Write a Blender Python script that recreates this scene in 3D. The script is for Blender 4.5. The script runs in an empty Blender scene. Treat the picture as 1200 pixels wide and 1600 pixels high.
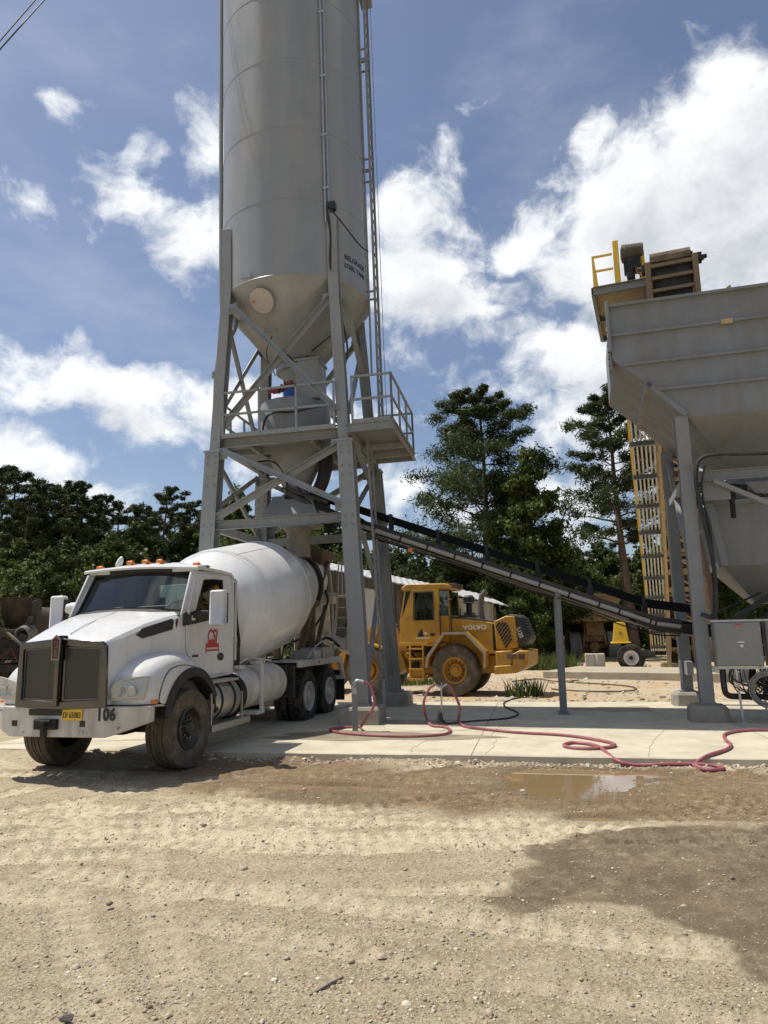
import bpy, math, random
import numpy as np
from mathutils import Vector, Matrix
random.seed(7); RNG = np.random.default_rng(11)
scene = bpy.context.scene
COL = scene.collection
R_ = math.radians

# ------------------------------------------------------------------ camera
CAM = (0.0, 0.0, 1.85); PITCH = math.atan(190/1110); ROLL = 0.02
Fv = Vector((0, math.cos(PITCH), math.sin(PITCH)))
R0 = Vector((1, 0, 0)); U0 = Vector((0, -math.sin(PITCH), math.cos(PITCH)))
Rv = R0*math.cos(ROLL)-U0*math.sin(ROLL); Uv = U0*math.cos(ROLL)+R0*math.sin(ROLL)
cd = bpy.data.cameras.new('camera'); cam = bpy.data.objects.new('camera', cd); COL.objects.link(cam)
m = Matrix.Identity(4)
for i in range(3):
    m[i][0] = Rv[i]; m[i][1] = Uv[i]; m[i][2] = -Fv[i]; m[i][3] = CAM[i]
cam.matrix_world = m
cd.sensor_fit = 'HORIZONTAL'; cd.sensor_width = 36; cd.lens = 36*1110/1200
cd.clip_start = .1; cd.clip_end = 5000
scene.camera = cam

# ------------------------------------------------------------------ sun and exposure
SUN_DIR = Vector((-.44, .13, 1.0)).normalized()      # towards the sun
SUN_EL = math.asin(SUN_DIR.z); SUN_AZ = math.atan2(SUN_DIR.x, SUN_DIR.y)
sl = bpy.data.lights.new('sun', 'SUN'); sl.energy = 4.7; sl.angle = R_(.53); sl.color = (1, .95, .86)
so = bpy.data.objects.new('sun', sl); COL.objects.link(so); so.location = (-20, 10, 40)
so.rotation_euler = SUN_DIR.to_track_quat('Z', 'Y').to_euler()
vs = scene.view_settings
scene.display_settings.display_device = 'sRGB'
vs.view_transform = 'Standard'; vs.look = 'None'; vs.gamma = 1; vs.use_curve_mapping = False
vs.exposure = 0.12

# ------------------------------------------------------------------ world: Nishita sky with cumulus clouds
def pix_dir(px, py):
    d = Fv+Rv*((px-600)/1110)-Uv*((py-800)/1110)
    return d.normalized()
W = bpy.data.worlds.new('World'); scene.world = W; W.use_nodes = True
nt = W.node_tree; nt.nodes.clear()
def N(t, **k):
    n = nt.nodes.new(t)
    for a, b in k.items(): setattr(n, a, b)
    return n
def lk(a, b): nt.links.new(a, b)
def math_(op, a, b=None, c=None, clamp=False):
    n = N('ShaderNodeMath', operation=op, use_clamp=clamp)
    for i, v in enumerate((a, b, c)):
        if v is None: continue
        if isinstance(v, (int, float)): n.inputs[i].default_value = v
        else: lk(v, n.inputs[i])
    return n.outputs[0]
def vmath(op, a, b=None, s=None):
    n = N('ShaderNodeVectorMath', operation=op)
    for i, v in enumerate((a, b)):
        if v is None: continue
        if isinstance(v, (tuple, list, Vector)): n.inputs[i].default_value = v
        else: lk(v, n.inputs[i])
    if s is not None: n.inputs['Scale'].default_value = s
    return n.outputs['Value' if op in ('LENGTH', 'DOT_PRODUCT') else 0]
tc = N('ShaderNodeTexCoord'); DIR = tc.outputs['Generated']
sky = N('ShaderNodeTexSky', sky_type='NISHITA', sun_disc=False)
sky.sun_elevation = SUN_EL; sky.sun_rotation = SUN_AZ; sky.air_density = 1.0; sky.dust_density = 1.1; sky.ozone_density = 2.5
def noise(vec, scale, detail, rough, off=(0, 0, 0), dist=0):
    v = vmath('ADD', vec, off)
    n = N('ShaderNodeTexNoise'); lk(v, n.inputs['Vector'])
    n.inputs['Scale'].default_value = scale; n.inputs['Detail'].default_value = detail
    n.inputs['Roughness'].default_value = rough; n.inputs['Distortion'].default_value = dist
    return n.outputs['Fac']
# clouds standing in the sky: centre (as a direction), half width and height in radians, strength
CL = [(130, 600, .16, .055, .75), (40, 715, .14, .045, .85), (225, 665, .11, .045, .7), (120, 760, .2, .03, .6), (330, 640, .1, .06, .75), (395, 735, .12, .05, .8),
      (225, 345, .13, .05, .72), (80, 305, .10, .03, .58), (300, 390, .11, .05, .72), (330, 215, .06, .045, .62), (60, 340, .07, .025, .45), (85, 148, .07, .025, .5), (225, 235, .06, .03, .55),
      (655, 330, .09, .06, .85), (650, 430, .11, .085, .95), (720, 480, .12, .06, .9), (800, 400, .06, .045, .8), (645, 560, .1, .05, .6), (880, 370, .08, .05, .6),
      (715, 150, .05, .03, .55), (690, 235, .04, .025, .5), (870, 290, .035, .02, .5), (860, 130, .06, .02, .2), (800, 500, .08, .05, .6), (650, 250, .05, .02, .35),
      (1000, 310, .11, .10, 1.0), (1100, 235, .12, .085, 1.1), (1180, 330, .16, .13, 1.15), (950, 215, .05, .05, .6), (1170, 170, .07, .05, .8), (930, 430, .1, .08, .95), (900, 560, .1, .07, .85), (1085, 115, .055, .03, .62), (1190, 60, .05, .02, .35), (1030, 160, .05, .03, .5),
      (930, 640, .1, .05, .6), (640, 760, .09, .045, .85), (690, 800, .09, .03, .7), (900, 770, .09, .05, .8), (930, 830, .1, .03, .7), (1100, 560, .2, .2, .9), (1190, 60, .06, .02, .4),
      (560, 640, .1, .05, .6), (780, 610, .06, .02, .2)]
warp = N('ShaderNodeTexNoise'); lk(DIR, warp.inputs['Vector']); warp.inputs['Scale'].default_value = 9; warp.inputs['Detail'].default_value = 4
wv = vmath('SCALE', vmath('SUBTRACT', warp.outputs['Color'], (.5, .5, .5)), None, .075)
def density(vec):
    wvec = vmath('ADD', vec, wv)
    tot = None
    for px, py, a, b, s in CL:
        c = pix_dir(px, py)
        S = Vector((1/a, .45/a, 1/b))
        v = vmath('MULTIPLY', vmath('SUBTRACT', wvec, tuple(c)), tuple(S))
        ln = vmath('LENGTH', v)
        e = math_('MULTIPLY', math_('SUBTRACT', 1.15, math_('MULTIPLY', ln, .72), clamp=True), s)
        tot = e if tot is None else math_('MAXIMUM', tot, e)
    # scattered fair-weather clouds over the rest of the dome
    sep = N('ShaderNodeSeparateXYZ'); lk(vec, sep.inputs[0])
    behind = math_('SMOOTH_MIN', math_('MULTIPLY', math_('SUBTRACT', .35, sep.outputs[1]), 2.0, clamp=True), 1.0, .1)
    gen = math_('MULTIPLY', math_('SUBTRACT', noise(vec, 2.6, 3, .5, (3, 1, 7)), .38), 2.6)
    tot = math_('MAXIMUM', tot, math_('MULTIPLY', gen, behind))
    n1 = noise(vmath('MULTIPLY', wvec, (1, 1, 1.25)), 9.0, 11, .60, (5, 2, 1), 0)
    return math_('ADD', math_('MULTIPLY', tot, .95), math_('MULTIPLY', math_('SUBTRACT', n1, .53), 2.1))
dn = density(DIR)
dup = density(vmath('ADD', DIR, (-.02, .0, .045)))
def smooth(x, a, b):
    n = N('ShaderNodeMapRange', interpolation_type='SMOOTHSTEP'); lk(x, n.inputs[0])
    n.inputs[1].default_value = a; n.inputs[2].default_value = b
    return n.outputs[0]
alpha = math_('MAXIMUM', smooth(dn, .27, .76), math_('MULTIPLY', smooth(noise(vmath('MULTIPLY', DIR, (1, 1, 2.2)), 3.0, 7, .6, (9, 4, 2)), .44, .80), .17))
sepz = N('ShaderNodeSeparateXYZ'); lk(DIR, sepz.inputs[0])
alpha = math_('MULTIPLY', alpha, smooth(sepz.outputs[2], -.02, .05))
shade = smooth(math_('SUBTRACT', math_('MULTIPLY', dup, .8), .1), .1, 1.05)
ccol = N('ShaderNodeMixRGB'); lk(shade, ccol.inputs[0])
ccol.inputs[1].default_value = (9.6, 9.7, 9.8, 1); ccol.inputs[2].default_value = (5.4, 5.7, 6.2, 1)
hs = N('ShaderNodeHueSaturation'); lk(sky.outputs[0], hs.inputs['Color']); hs.inputs['Hue'].default_value = .502
hs.inputs['Saturation'].default_value = .93; hs.inputs['Value'].default_value = 1.0
mixc = N('ShaderNodeMixRGB'); lk(alpha, mixc.inputs[0]); lk(hs.outputs[0], mixc.inputs[1]); lk(ccol.outputs[0], mixc.inputs[2])
bg = N('ShaderNodeBackground'); lk(mixc.outputs[0], bg.inputs[0]); bg.inputs[1].default_value = .1
wo = N('ShaderNodeOutputWorld'); lk(bg.outputs[0], wo.inputs[0])
W.cycles.sampling_method = 'MANUAL'; W.cycles.sample_map_resolution = 512
scene.cycles.max_bounces = 8; scene.cycles.transparent_max_bounces = 12

# ------------------------------------------------------------------ materials
MATS = {}
def mat(name, col, rough=.6, metal=0, var=.12, vscale=6, bump=0, bscale=40, spec=.5, dirt=None, dirt_amt=.0, dscale=2.5, streak=False, coat=0):
    if name in MATS: return MATS[name]
    M = bpy.data.materials.new(name); M.use_nodes = True; t = M.node_tree
    b = t.nodes['Principled BSDF']
    b.inputs['Roughness'].default_value = rough; b.inputs['Metallic'].default_value = metal
    b.inputs['Specular IOR Level'].default_value = spec; b.inputs['Coat Weight'].default_value = coat
    tcn = t.nodes.new('ShaderNodeTexCoord')
    n = t.nodes.new('ShaderNodeTexNoise'); n.inputs['Scale'].default_value = vscale; n.inputs['Detail'].default_value = 8; n.inputs['Roughness'].default_value = .65
    t.links.new(tcn.outputs['Object'], n.inputs['Vector'])
    rp = t.nodes.new('ShaderNodeMapRange'); rp.inputs[1].default_value = .3; rp.inputs[2].default_value = .7
    t.links.new(n.outputs['Fac'], rp.inputs[0])
    mx = t.nodes.new('ShaderNodeMixRGB'); t.links.new(rp.outputs[0], mx.inputs[0])
    c = np.array(col); lo = c*(1-var); hi = np.minimum(c*(1+var), .95)
    mx.inputs[1].default_value = (*lo, 1); mx.inputs[2].default_value = (*hi, 1)
    out = mx.outputs[0]
    if dirt is not None:
        mp = t.nodes.new('ShaderNodeMapping'); mp.inputs['Scale'].default_value = (1, 1, .18) if streak else (1, 1, 1)
        t.links.new(tcn.outputs['Object'], mp.inputs[0])
        n2 = t.nodes.new('ShaderNodeTexNoise'); n2.inputs['Scale'].default_value = dscale; n2.inputs['Detail'].default_value = 10; n2.inputs['Roughness'].default_value = .7
        t.links.new(mp.outputs[0], n2.inputs['Vector'])
        r2 = t.nodes.new('ShaderNodeMapRange'); r2.inputs[1].default_value = .46; r2.inputs[2].default_value = .74; r2.inputs[4].default_value = dirt_amt
        t.links.new(n2.outputs['Fac'], r2.inputs[0])
        m2 = t.nodes.new('ShaderNodeMixRGB'); t.links.new(r2.outputs[0], m2.inputs[0]); t.links.new(out, m2.inputs[1]); m2.inputs[2].default_value = (*dirt, 1)
        out = m2.outputs[0]
        r3 = t.nodes.new('ShaderNodeMapRange'); r3.inputs[3].default_value = rough; r3.inputs[4].default_value = min(1, rough+.3)
        t.links.new(r2.outputs[0], r3.inputs[0]); t.links.new(r3.outputs[0], b.inputs['Roughness'])
    t.links.new(out, b.inputs['Base Color'])
    if bump:
        n3 = t.nodes.new('ShaderNodeTexNoise'); n3.inputs['Scale'].default_value = bscale; n3.inputs['Detail'].default_value = 6
        t.links.new(tcn.outputs['Object'], n3.inputs['Vector'])
        bp = t.nodes.new('ShaderNodeBump'); bp.inputs['Strength'].default_value = bump; bp.inputs['Distance'].default_value = .02
        t.links.new(n3.outputs['Fac'], bp.inputs['Height']); t.links.new(bp.outputs[0], b.inputs['Normal'])
    MATS[name] = M; return M
DUST = (.42, .34, .24)
steel = mat('grey_painted_steel', (.25, .264, .266), .48, 0, .08, 3, .06, 25, .4, (.21, .165, .115), .5, 3.4, True)
tank = mat('silo_paint', (.232, .246, .252), .3, 0, .07, .9, .012, 3, .5, (.36, .33, .28), .5, 1.6, True, .1)
steel_d = mat('weathered_grey_steel', (.22, .232, .235), .55, 0, .1, 4, .06, 25, .4, (.27, .23, .17), .5, 2.5, True)
binpaint = mat('bin_paint', (.20, .212, .218), .45, 0, .1, 1.6, .03, 6, .45, (.17, .135, .095), .6, 2.6, True)
cabpaint = mat('cabinet_paint', (.22, .225, .22), .45, 0, .05, 4, .02, 20, .4, DUST, .2, 4)
white = mat('white_truck_paint', (.64, .64, .625), .26, 0, .04, 3, 0, 20, .5, (.40, .34, .26), .5, 3.4, True, .25)
whitedrum = mat('white_drum_paint', (.70, .70, .695), .28, 0, .05, 1.5, .02, 6, .5, (.44, .41, .36), .5, 2.2, True, .15)
whitedull = mat('dusty_white_paint', (.52, .505, .47), .5, 0, .1, 5, .05, 20, .4, (.26, .21, .15), .75, 4, True)
chrome = mat('dusty_chrome', (.24, .235, .23), .2, .97, .05, 6, 0, 20, .5, (.2, .165, .12), .2, 6)
grchrome = mat('grille_chrome', (.13, .128, .125), .18, .97, .1, 6, 0, 20, .5, (.1, .085, .065), .25, 8)
alu = mat('dull_aluminium', (.50, .49, .46), .42, .85, .08, 6, .04, 30, .5, DUST, .5, 4)
black = mat('black_plastic', (.022, .022, .023), .5, 0, .15, 8, .05, 60, .4, (.20, .17, .13), .22, 5)
frameblk = mat('dirty_black_frame', (.02, .019, .018), .7, 0, .2, 6, .1, 30, .3, (.15, .125, .095), .45, 5)
rubber = mat('tyre_rubber', (.028, .027, .026), .85, 0, .2, 7, .15, 60, .25, (.25, .205, .15), .55, 5)
rubberdust = mat('dusty_tyre_rubber', (.10, .085, .067), .9, 0, .2, 7, .2, 50, .2, (.30, .24, .17), .7, 4)
beltm = mat('conveyor_belt_rubber', (.014, .014, .015), .5, 0, .2, 4, .05, 40, .4, (.12, .10, .08), .25, 3)
wheelblk = mat('dark_wheel_steel', (.05, .045, .04), .5, .3, .2, 8, 0, 30, .5, DUST, .4, 6)
wheelwht = mat('white_wheel_steel', (.55, .52, .46), .5, 0, .1, 8, 0, 30, .5, (.33, .27, .19), .6, 5)
yellow = mat('loader_yellow_paint', (.50, .268, .03), .42, 0, .14, 3, .04, 30, .45, (.22, .15, .085), .7, 3.8)
yellow2 = mat('safety_yellow_paint', (.72, .46, .03), .45, 0, .08, 4, .02, 30, .45, (.40, .30, .15), .35, 4)
tan = mat('tan_painted_steel', (.44, .34, .19), .6, 0, .12, 4, .06, 30, .35, (.25, .18, .10), .6, 3)
brown = mat('muddy_brown_steel', (.11, .082, .058), .8, 0, .25, 3, .2, 20, .25, (.28, .21, .14), .7, 3)
greygr = mat('grey_plastic_grille', (.055, .055, .055), .6, 0, .1, 5, .03, 30, .4, DUST, .25, 5)
orange = mat('amber_lens', (.75, .20, .012), .25, 0, .05, 8, 0, 20, .6)
redl = mat('red_paint', (.55, .03, .025), .4, 0, .06, 8, 0, 20, .5)
redlet = mat('red_lettering', (.42, .03, .035), .5, 0, .05)
blk = mat('black_lettering', (.015, .015, .016), .5, 0, .05)
whl = mat('white_lettering', (.72, .72, .68), .5, 0, .05)
bluev = mat('blue_valve_paint', (.03, .10, .42), .4, 0, .08)
redhose = mat('red_rubber_hose', (.30, .085, .105), .5, 0, .14, 8, .05, 40, .4, (.42, .24, .22), .6, 3)
blkhose = mat('black_rubber_hose', (.02, .02, .021), .55, 0, .15, 8, .05, 40, .4, DUST, .3, 6)
galv = mat('galvanised_steel', (.46, .47, .48), .42, .75, .12, 9, .02, 40, .5, DUST, .25, 6)
conc_old = mat('weathered_concrete', (.30, .275, .23), .9, 0, .15, 5, .3, 30, .2, (.18, .15, .115), .55, 3)
bark = mat('pine_bark', (.12, .085, .06), .95, 0, .3, 5, .6, 14, .15, (.20, .15, .11), .5, 6)
shedmetal = mat('white_corrugated_metal', (.52, .52, .51), .45, .1, .06, 2, .03, 20, .5, (.42, .36, .28), .4, 1.5, True)
plateyel = mat('yellow_plate', (.70, .45, .04), .5, 0, .05)
intr = mat('cab_interior', (.05, .05, .052), .8, 0, .1)
lampglass = mat('cloudy_lamp_lens', (.42, .43, .40), .12, .2, .1, 20, .1, 60, .6)
emblem = mat('red_enamel_badge', (.12, .02, .025), .3, .2, .1)

def glassmat(name, tint, refl=.12, alpha=.6):
    M = bpy.data.materials.new(name); M.use_nodes = True; t = M.node_tree; t.nodes.clear()
    tr = t.nodes.new('ShaderNodeBsdfTransparent'); tr.inputs[0].default_value = (*tint, 1)
    gl = t.nodes.new('ShaderNodeBsdfGlossy'); gl.inputs['Roughness'].default_value = .03; gl.inputs[0].default_value = (.9, .95, .95, 1)
    fr = t.nodes.new('ShaderNodeFresnel'); fr.inputs[0].default_value = 1.5
    ad = t.nodes.new('ShaderNodeMath'); ad.operation = 'MULTIPLY_ADD'; ad.inputs[1].default_value = 1.1; ad.inputs[2].default_value = refl
    t.links.new(fr.outputs[0], ad.inputs[0])
    mx = t.nodes.new('ShaderNodeMixShader'); t.links.new(ad.outputs[0], mx.inputs[0]); t.links.new(tr.outputs[0], mx.inputs[1]); t.links.new(gl.outputs[0], mx.inputs[2])
    o = t.nodes.new('ShaderNodeOutputMaterial'); t.links.new(mx.outputs[0], o.inputs[0]); return M
glass = glassmat('window_glass', (.55, .64, .62), .035)
glassdark = glassmat('tinted_glass', (.25, .29, .28), .03)

# perforated grille mesh: small holes in a metal sheet
def gridmat():
    M = bpy.data.materials.new('woven_grille_mesh'); M.use_nodes = True; t = M.node_tree; b = t.nodes['Principled BSDF']
    tcn = t.nodes.new('ShaderNodeTexCoord'); mp = t.nodes.new('ShaderNodeMapping'); mp.inputs['Rotation'].default_value = (0, R_(45), 0)
    t.links.new(tcn.outputs['Object'], mp.inputs[0])
    sp = t.nodes.new('ShaderNodeSeparateXYZ'); t.links.new(mp.outputs[0], sp.inputs[0])
    res = []
    for k in (0, 2):
        a = t.nodes.new('ShaderNodeMath'); a.operation = 'MULTIPLY'; a.inputs[1].default_value = 2*math.pi/.030; t.links.new(sp.outputs[k], a.inputs[0])
        s = t.nodes.new('ShaderNodeMath'); s.operation = 'SINE'; t.links.new(a.outputs[0], s.inputs[0]); res.append(s.outputs[0])
    q = t.nodes.new('ShaderNodeMath'); q.operation = 'MAXIMUM'; t.links.new(res[0], q.inputs[0]); t.links.new(res[1], q.inputs[1])
    rg = t.nodes.new('ShaderNodeMapRange'); rg.inputs[1].default_value = .35; rg.inputs[2].default_value = .75; t.links.new(q.outputs[0], rg.inputs[0])
    mx = t.nodes.new('ShaderNodeMixRGB'); t.links.new(rg.outputs[0], mx.inputs[0]); mx.inputs[1].default_value = (.012, .011, .01, 1); mx.inputs[2].default_value = (.11, .102, .09, 1)
    t.links.new(mx.outputs[0], b.inputs['Base Color']); t.links.new(rg.outputs[0], b.inputs['Metallic']); b.inputs['Roughness'].default_value = .45
    return M
grillemesh = gridmat()

# ------------------------------------------------------------------ mesh builder
class MB:
    def __init__(s): s.v = []; s.f = []
    def add(s, vs, fs):
        o = len(s.v); s.v += [tuple(v) for v in vs]; s.f += [tuple(i+o for i in f) for f in fs]; return s
    def box(s, c, d, rot=None):
        x, y, z = [a/2 for a in d]
        vs = [Vector((i*x, j*y, k*z)) for i in (-1, 1) for j in (-1, 1) for k in (-1, 1)]
        if rot is not None: vs = [rot @ v for v in vs]
        c = Vector(c)
        return s.add([v+c for v in vs], [(0, 1, 3, 2), (4, 6, 7, 5), (0, 4, 5, 1), (2, 3, 7, 6), (0, 2, 6, 4), (1, 5, 7, 3)])
    def b2(s, lo, hi): return s.box([(a+b)/2 for a, b in zip(lo, hi)], [abs(b-a) for a, b in zip(lo, hi)])
    def frame(s, p0, p1, up=(0, 0, 1)):
        p0 = Vector(p0); p1 = Vector(p1); d = (p1-p0).normalized(); up = Vector(up)
        if abs(d.dot(up)) > .97: up = Vector((0, 1, 0)) if abs(d.y) < .9 else Vector((1, 0, 0))
        x = d.cross(up).normalized(); y = x.cross(d).normalized()
        return p0, p1, x, y
    def sect(s, p0, p1, poly, up=(0, 0, 1)):
        p0, p1, x, y = s.frame(p0, p1, up); n = len(poly)
        vs = [p+x*a+y*b for p in (p0, p1) for a, b in poly]
        fs = [(i, (i+1) % n, n+(i+1) % n, n+i) for i in range(n)]+[tuple(reversed(range(n))), tuple(range(n, 2*n))]
        return s.add(vs, fs)
    def bar(s, p0, p1, w, h, up=(0, 0, 1)):
        return s.sect(p0, p1, [(-w/2, -h/2), (w/2, -h/2), (w/2, h/2), (-w/2, h/2)], up)
    def ibeam(s, p0, p1, w, h, up=(0, 0, 1), t=.02):
        a, b = w/2, h/2
        return s.sect(p0, p1, [(-a, -b), (a, -b), (a, -b+t), (t/2, -b+t), (t/2, b-t), (a, b-t), (a, b), (-a, b), (-a, b-t), (-t/2, b-t), (-t/2, -b+t), (-a, -b+t)], up)
    def angle(s, p0, p1, w, up=(0, 0, 1), t=.012):
        return s.sect(p0, p1, [(0, 0), (w, 0), (w, t), (t, t), (t, w), (0, w)], up)
    def chan(s, p0, p1, w, h, up=(0, 0, 1), t=.012, flip=1):
        return s.sect(p0, p1, [(-w/2*flip, -h/2), (w/2*flip, -h/2), (w/2*flip, -h/2+t), ((-w/2+t)*flip, -h/2+t), ((-w/2+t)*flip, h/2-t), (w/2*flip, h/2-t), (w/2*flip, h/2), (-w/2*flip, h/2)], up)
    def cyl(s, p0, p1, r, n=16, r2=None, cap=True):
        p0, p1, x, y = s.frame(p0, p1); r2 = r if r2 is None else r2
        vs = []
        for p, q in ((p0, r), (p1, r2)):
            vs += [p+x*q*math.cos(2*math.pi*i/n)+y*q*math.sin(2*math.pi*i/n) for i in range(n)]
        fs = [(i, (i+1) % n, n+(i+1) % n, n+i) for i in range(n)]
        if cap: fs += [tuple(reversed(range(n))), tuple(range(n, 2*n))]
        return s.add(vs, fs)
    def lathe(s, prof, o=(0, 0, 0), ax=(0, 0, 1), n=32, closed=False):
        o = Vector(o); ax = Vector(ax).normalized()
        _, _, x, y = s.frame(o, o+ax)
        k = len(prof); vs = []
        for i in range(n):
            a = 2*math.pi*i/n; d = x*math.cos(a)+y*math.sin(a)
            vs += [o+ax*h+d*r for r, h in prof]
        fs = []
        for i in range(n):
            j = (i+1) % n
            for q in range(k if closed else k-1):
                q2 = (q+1) % k
                fs.append((i*k+q, j*k+q, j*k+q2, i*k+q2))
        return s.add(vs, fs)
    def tube(s, pts, r, n=8, smooth=0):
        pts = [Vector(p) for p in pts]
        if smooth: pts = catmull(pts, smooth)
        rs = r if isinstance(r, (list, tuple)) else [r]*len(pts)
        if len(rs) != len(pts): rs = [rs[0]+(rs[-1]-rs[0])*i/(len(pts)-1) for i in range(len(pts))]
        t0 = (pts[1]-pts[0]).normalized(); up = Vector((0, 0, 1)) if abs(t0.z) < .9 else Vector((1, 0, 0))
        x = t0.cross(up).normalized(); vs = []
        for i, p in enumerate(pts):
            t = (pts[min(i+1, len(pts)-1)]-pts[max(i-1, 0)]).normalized()
            x = (x-t*x.dot(t)).normalized(); y = t.cross(x)
            vs += [p+(x*math.cos(2*math.pi*k/n)+y*math.sin(2*math.pi*k/n))*rs[i] for k in range(n)]
        fs = []
        for i in range(len(pts)-1):
            for k in range(n):
                fs.append((i*n+k, i*n+(k+1) % n, (i+1)*n+(k+1) % n, (i+1)*n+k))
        fs += [tuple(reversed(range(n))), tuple(range((len(pts)-1)*n, len(pts)*n))]
        return s.add(vs, fs)
    def prism(s, poly, f0, f1):            # poly of (a,b); f0/f1 map (a,b) -> 3-D point
        n = len(poly)
        vs = [f0(*p) for p in poly]+[f1(*p) for p in poly]
        return s.add(vs, [(i, (i+1) % n, n+(i+1) % n, n+i) for i in range(n)]+[tuple(reversed(range(n))), tuple(range(n, 2*n))])
    def yz(s, poly, x0, x1): return s.prism(poly, lambda a, b: (x0, a, b), lambda a, b: (x1, a, b))
    def xz(s, poly, y0, y1): return s.prism(poly, lambda a, b: (a, y0, b), lambda a, b: (a, y1, b))
    def xy(s, poly, z0, z1): return s.prism(poly, lambda a, b: (a, b, z0), lambda a, b: (a, b, z1))
    def ring(s, outer, inner, nrm, t):     # flat frame between two 3-D polygons, thickness t along nrm
        n = len(outer); k = Vector(nrm).normalized()*t
        o = [Vector(p) for p in outer]; q = [Vector(p) for p in inner]
        vs = o+q+[p+k for p in o]+[p+k for p in q]; fs = []
        for i in range(n):
            j = (i+1) % n
            fs += [(i, j, n+j, n+i), (2*n+i, 3*n+i, 3*n+j, 2*n+j), (i, 2*n+i, 2*n+j, j), (n+i, n+j, 3*n+j, 3*n+i)]
        return s.add(vs, fs)
    def sheet(s, pts, nrm, t):             # flat polygon with thickness
        n = len(pts); k = Vector(nrm).normalized()*t; p = [Vector(a) for a in pts]
        return s.add(p+[a+k for a in p], [tuple(reversed(range(n))), tuple(range(n, 2*n))]+[(i, (i+1) % n, n+(i+1) % n, n+i) for i in range(n)])
    def loft(s, secs, close=False, caps=True):
        k = len(secs[0]); vs = [p for q in secs for p in q]; fs = []
        for i in range(len(secs)-1):
            for j in range(k if close else k-1):
                j2 = (j+1) % k
                fs.append((i*k+j, i*k+j2, (i+1)*k+j2, (i+1)*k+j))
        if caps: fs += [tuple(reversed(range(k))), tuple(range((len(secs)-1)*k, len(secs)*k))]
        return s.add(vs, fs)
    def build(s, name, material, parent=None, smooth=35, bevel=0, label=None, seg=2):
        me = bpy.data.meshes.new(name); me.from_pydata(s.v, [], s.f); me.validate(); me.update()
        import bmesh
        bm = bmesh.new(); bm.from_mesh(me); bmesh.ops.recalc_face_normals(bm, faces=bm.faces); bm.to_mesh(me); bm.free()
        return link(name, me, material, parent, smooth, bevel, label, seg)
def link(name, me, material, parent=None, smooth=35, bevel=0, label=None, seg=2):
    me.materials.append(material)
    if smooth:
        me.polygons.foreach_set('use_smooth', [True]*len(me.polygons)); me.set_sharp_from_angle(angle=R_(smooth))
    o = bpy.data.objects.new(name, me); COL.objects.link(o)
    if parent is not None: o.parent = parent
    if bevel:
        md = o.modifiers.new('bevel', 'BEVEL'); md.width = bevel; md.segments = seg; md.limit_method = 'ANGLE'; md.angle_limit = R_(35)
        md.harden_normals = False
    if label: o['label'] = label
    return o
def catmull(p, k):
    out = []
    q = [p[0]*2-p[1]]+list(p)+[p[-1]*2-p[-2]]
    for i in range(1, len(q)-2):
        for j in range(k):
            t = j/k
            out.append(.5*((2*q[i])+(q[i+1]-q[i-1])*t+(2*q[i-1]-5*q[i]+4*q[i+1]-q[i+2])*t*t+(3*q[i]-q[i-1]-3*q[i+1]+q[i+2])*t**3))
    out.append(p[-1]); return out
def thing(name, label, cat, loc=(0, 0, 0), deg=0, group=None):
    o = bpy.data.objects.new(name, None); COL.objects.link(o); o.location = loc; o.rotation_euler = (0, 0, R_(-deg)); o.empty_display_size = .2
    return tag(o, label, cat, group)
def tag(o, label, cat, group=None):
    o['label'] = label; o['category'] = cat
    if group: o['group'] = group
    return o
def struct(o): o['kind'] = 'structure'; return o
def dup(root, loc, deg, label, group=None, scale=None):
    r = root.copy(); COL.objects.link(r); r.location = loc; r.rotation_euler = (0, 0, R_(-deg)); r['label'] = label
    if scale: r.scale = scale
    if group: r['group'] = group
    def rec(a, b):
        for ch in a.children:
            c = ch.copy(); COL.objects.link(c); c.parent = b; rec(ch, c)
    rec(root, r); return r
def text(s, size, M4, material, parent, name='lettering', depth=.004, bold=0, sx=1, wrap=None, spacing=1):
    cu = bpy.data.curves.new('t', 'FONT'); cu.body = s; cu.size = size; cu.extrude = depth; cu.align_x = 'CENTER'; cu.align_y = 'CENTER'; cu.offset = bold; cu.space_character = spacing
    cu.resolution_u = 4
    to = bpy.data.objects.new('t', cu); COL.objects.link(to)
    dg = bpy.context.evaluated_depsgraph_get()
    me = bpy.data.meshes.new_from_object(to.evaluated_get(dg)); bpy.data.objects.remove(to); bpy.data.curves.remove(cu)
    me.transform(Matrix.Diagonal((sx, 1, 1, 1)))
    if wrap:
        for v in me.vertices:
            v.co = wrap(v.co)
    else: me.transform(M4)
    me.materials.clear(); me.name = name
    return link(name, me, material, parent, 0)
def basis(o, x, y):                        # text frame: origin, reading direction, up
    x = Vector(x).normalized(); y = Vector(y); y = (y-x*y.dot(x)).normalized(); z = x.cross(y)
    M = Matrix.Identity(4)
    for i in range(3): M[i][0] = x[i]; M[i][1] = y[i]; M[i][2] = z[i]; M[i][3] = o[i]
    return M
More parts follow.
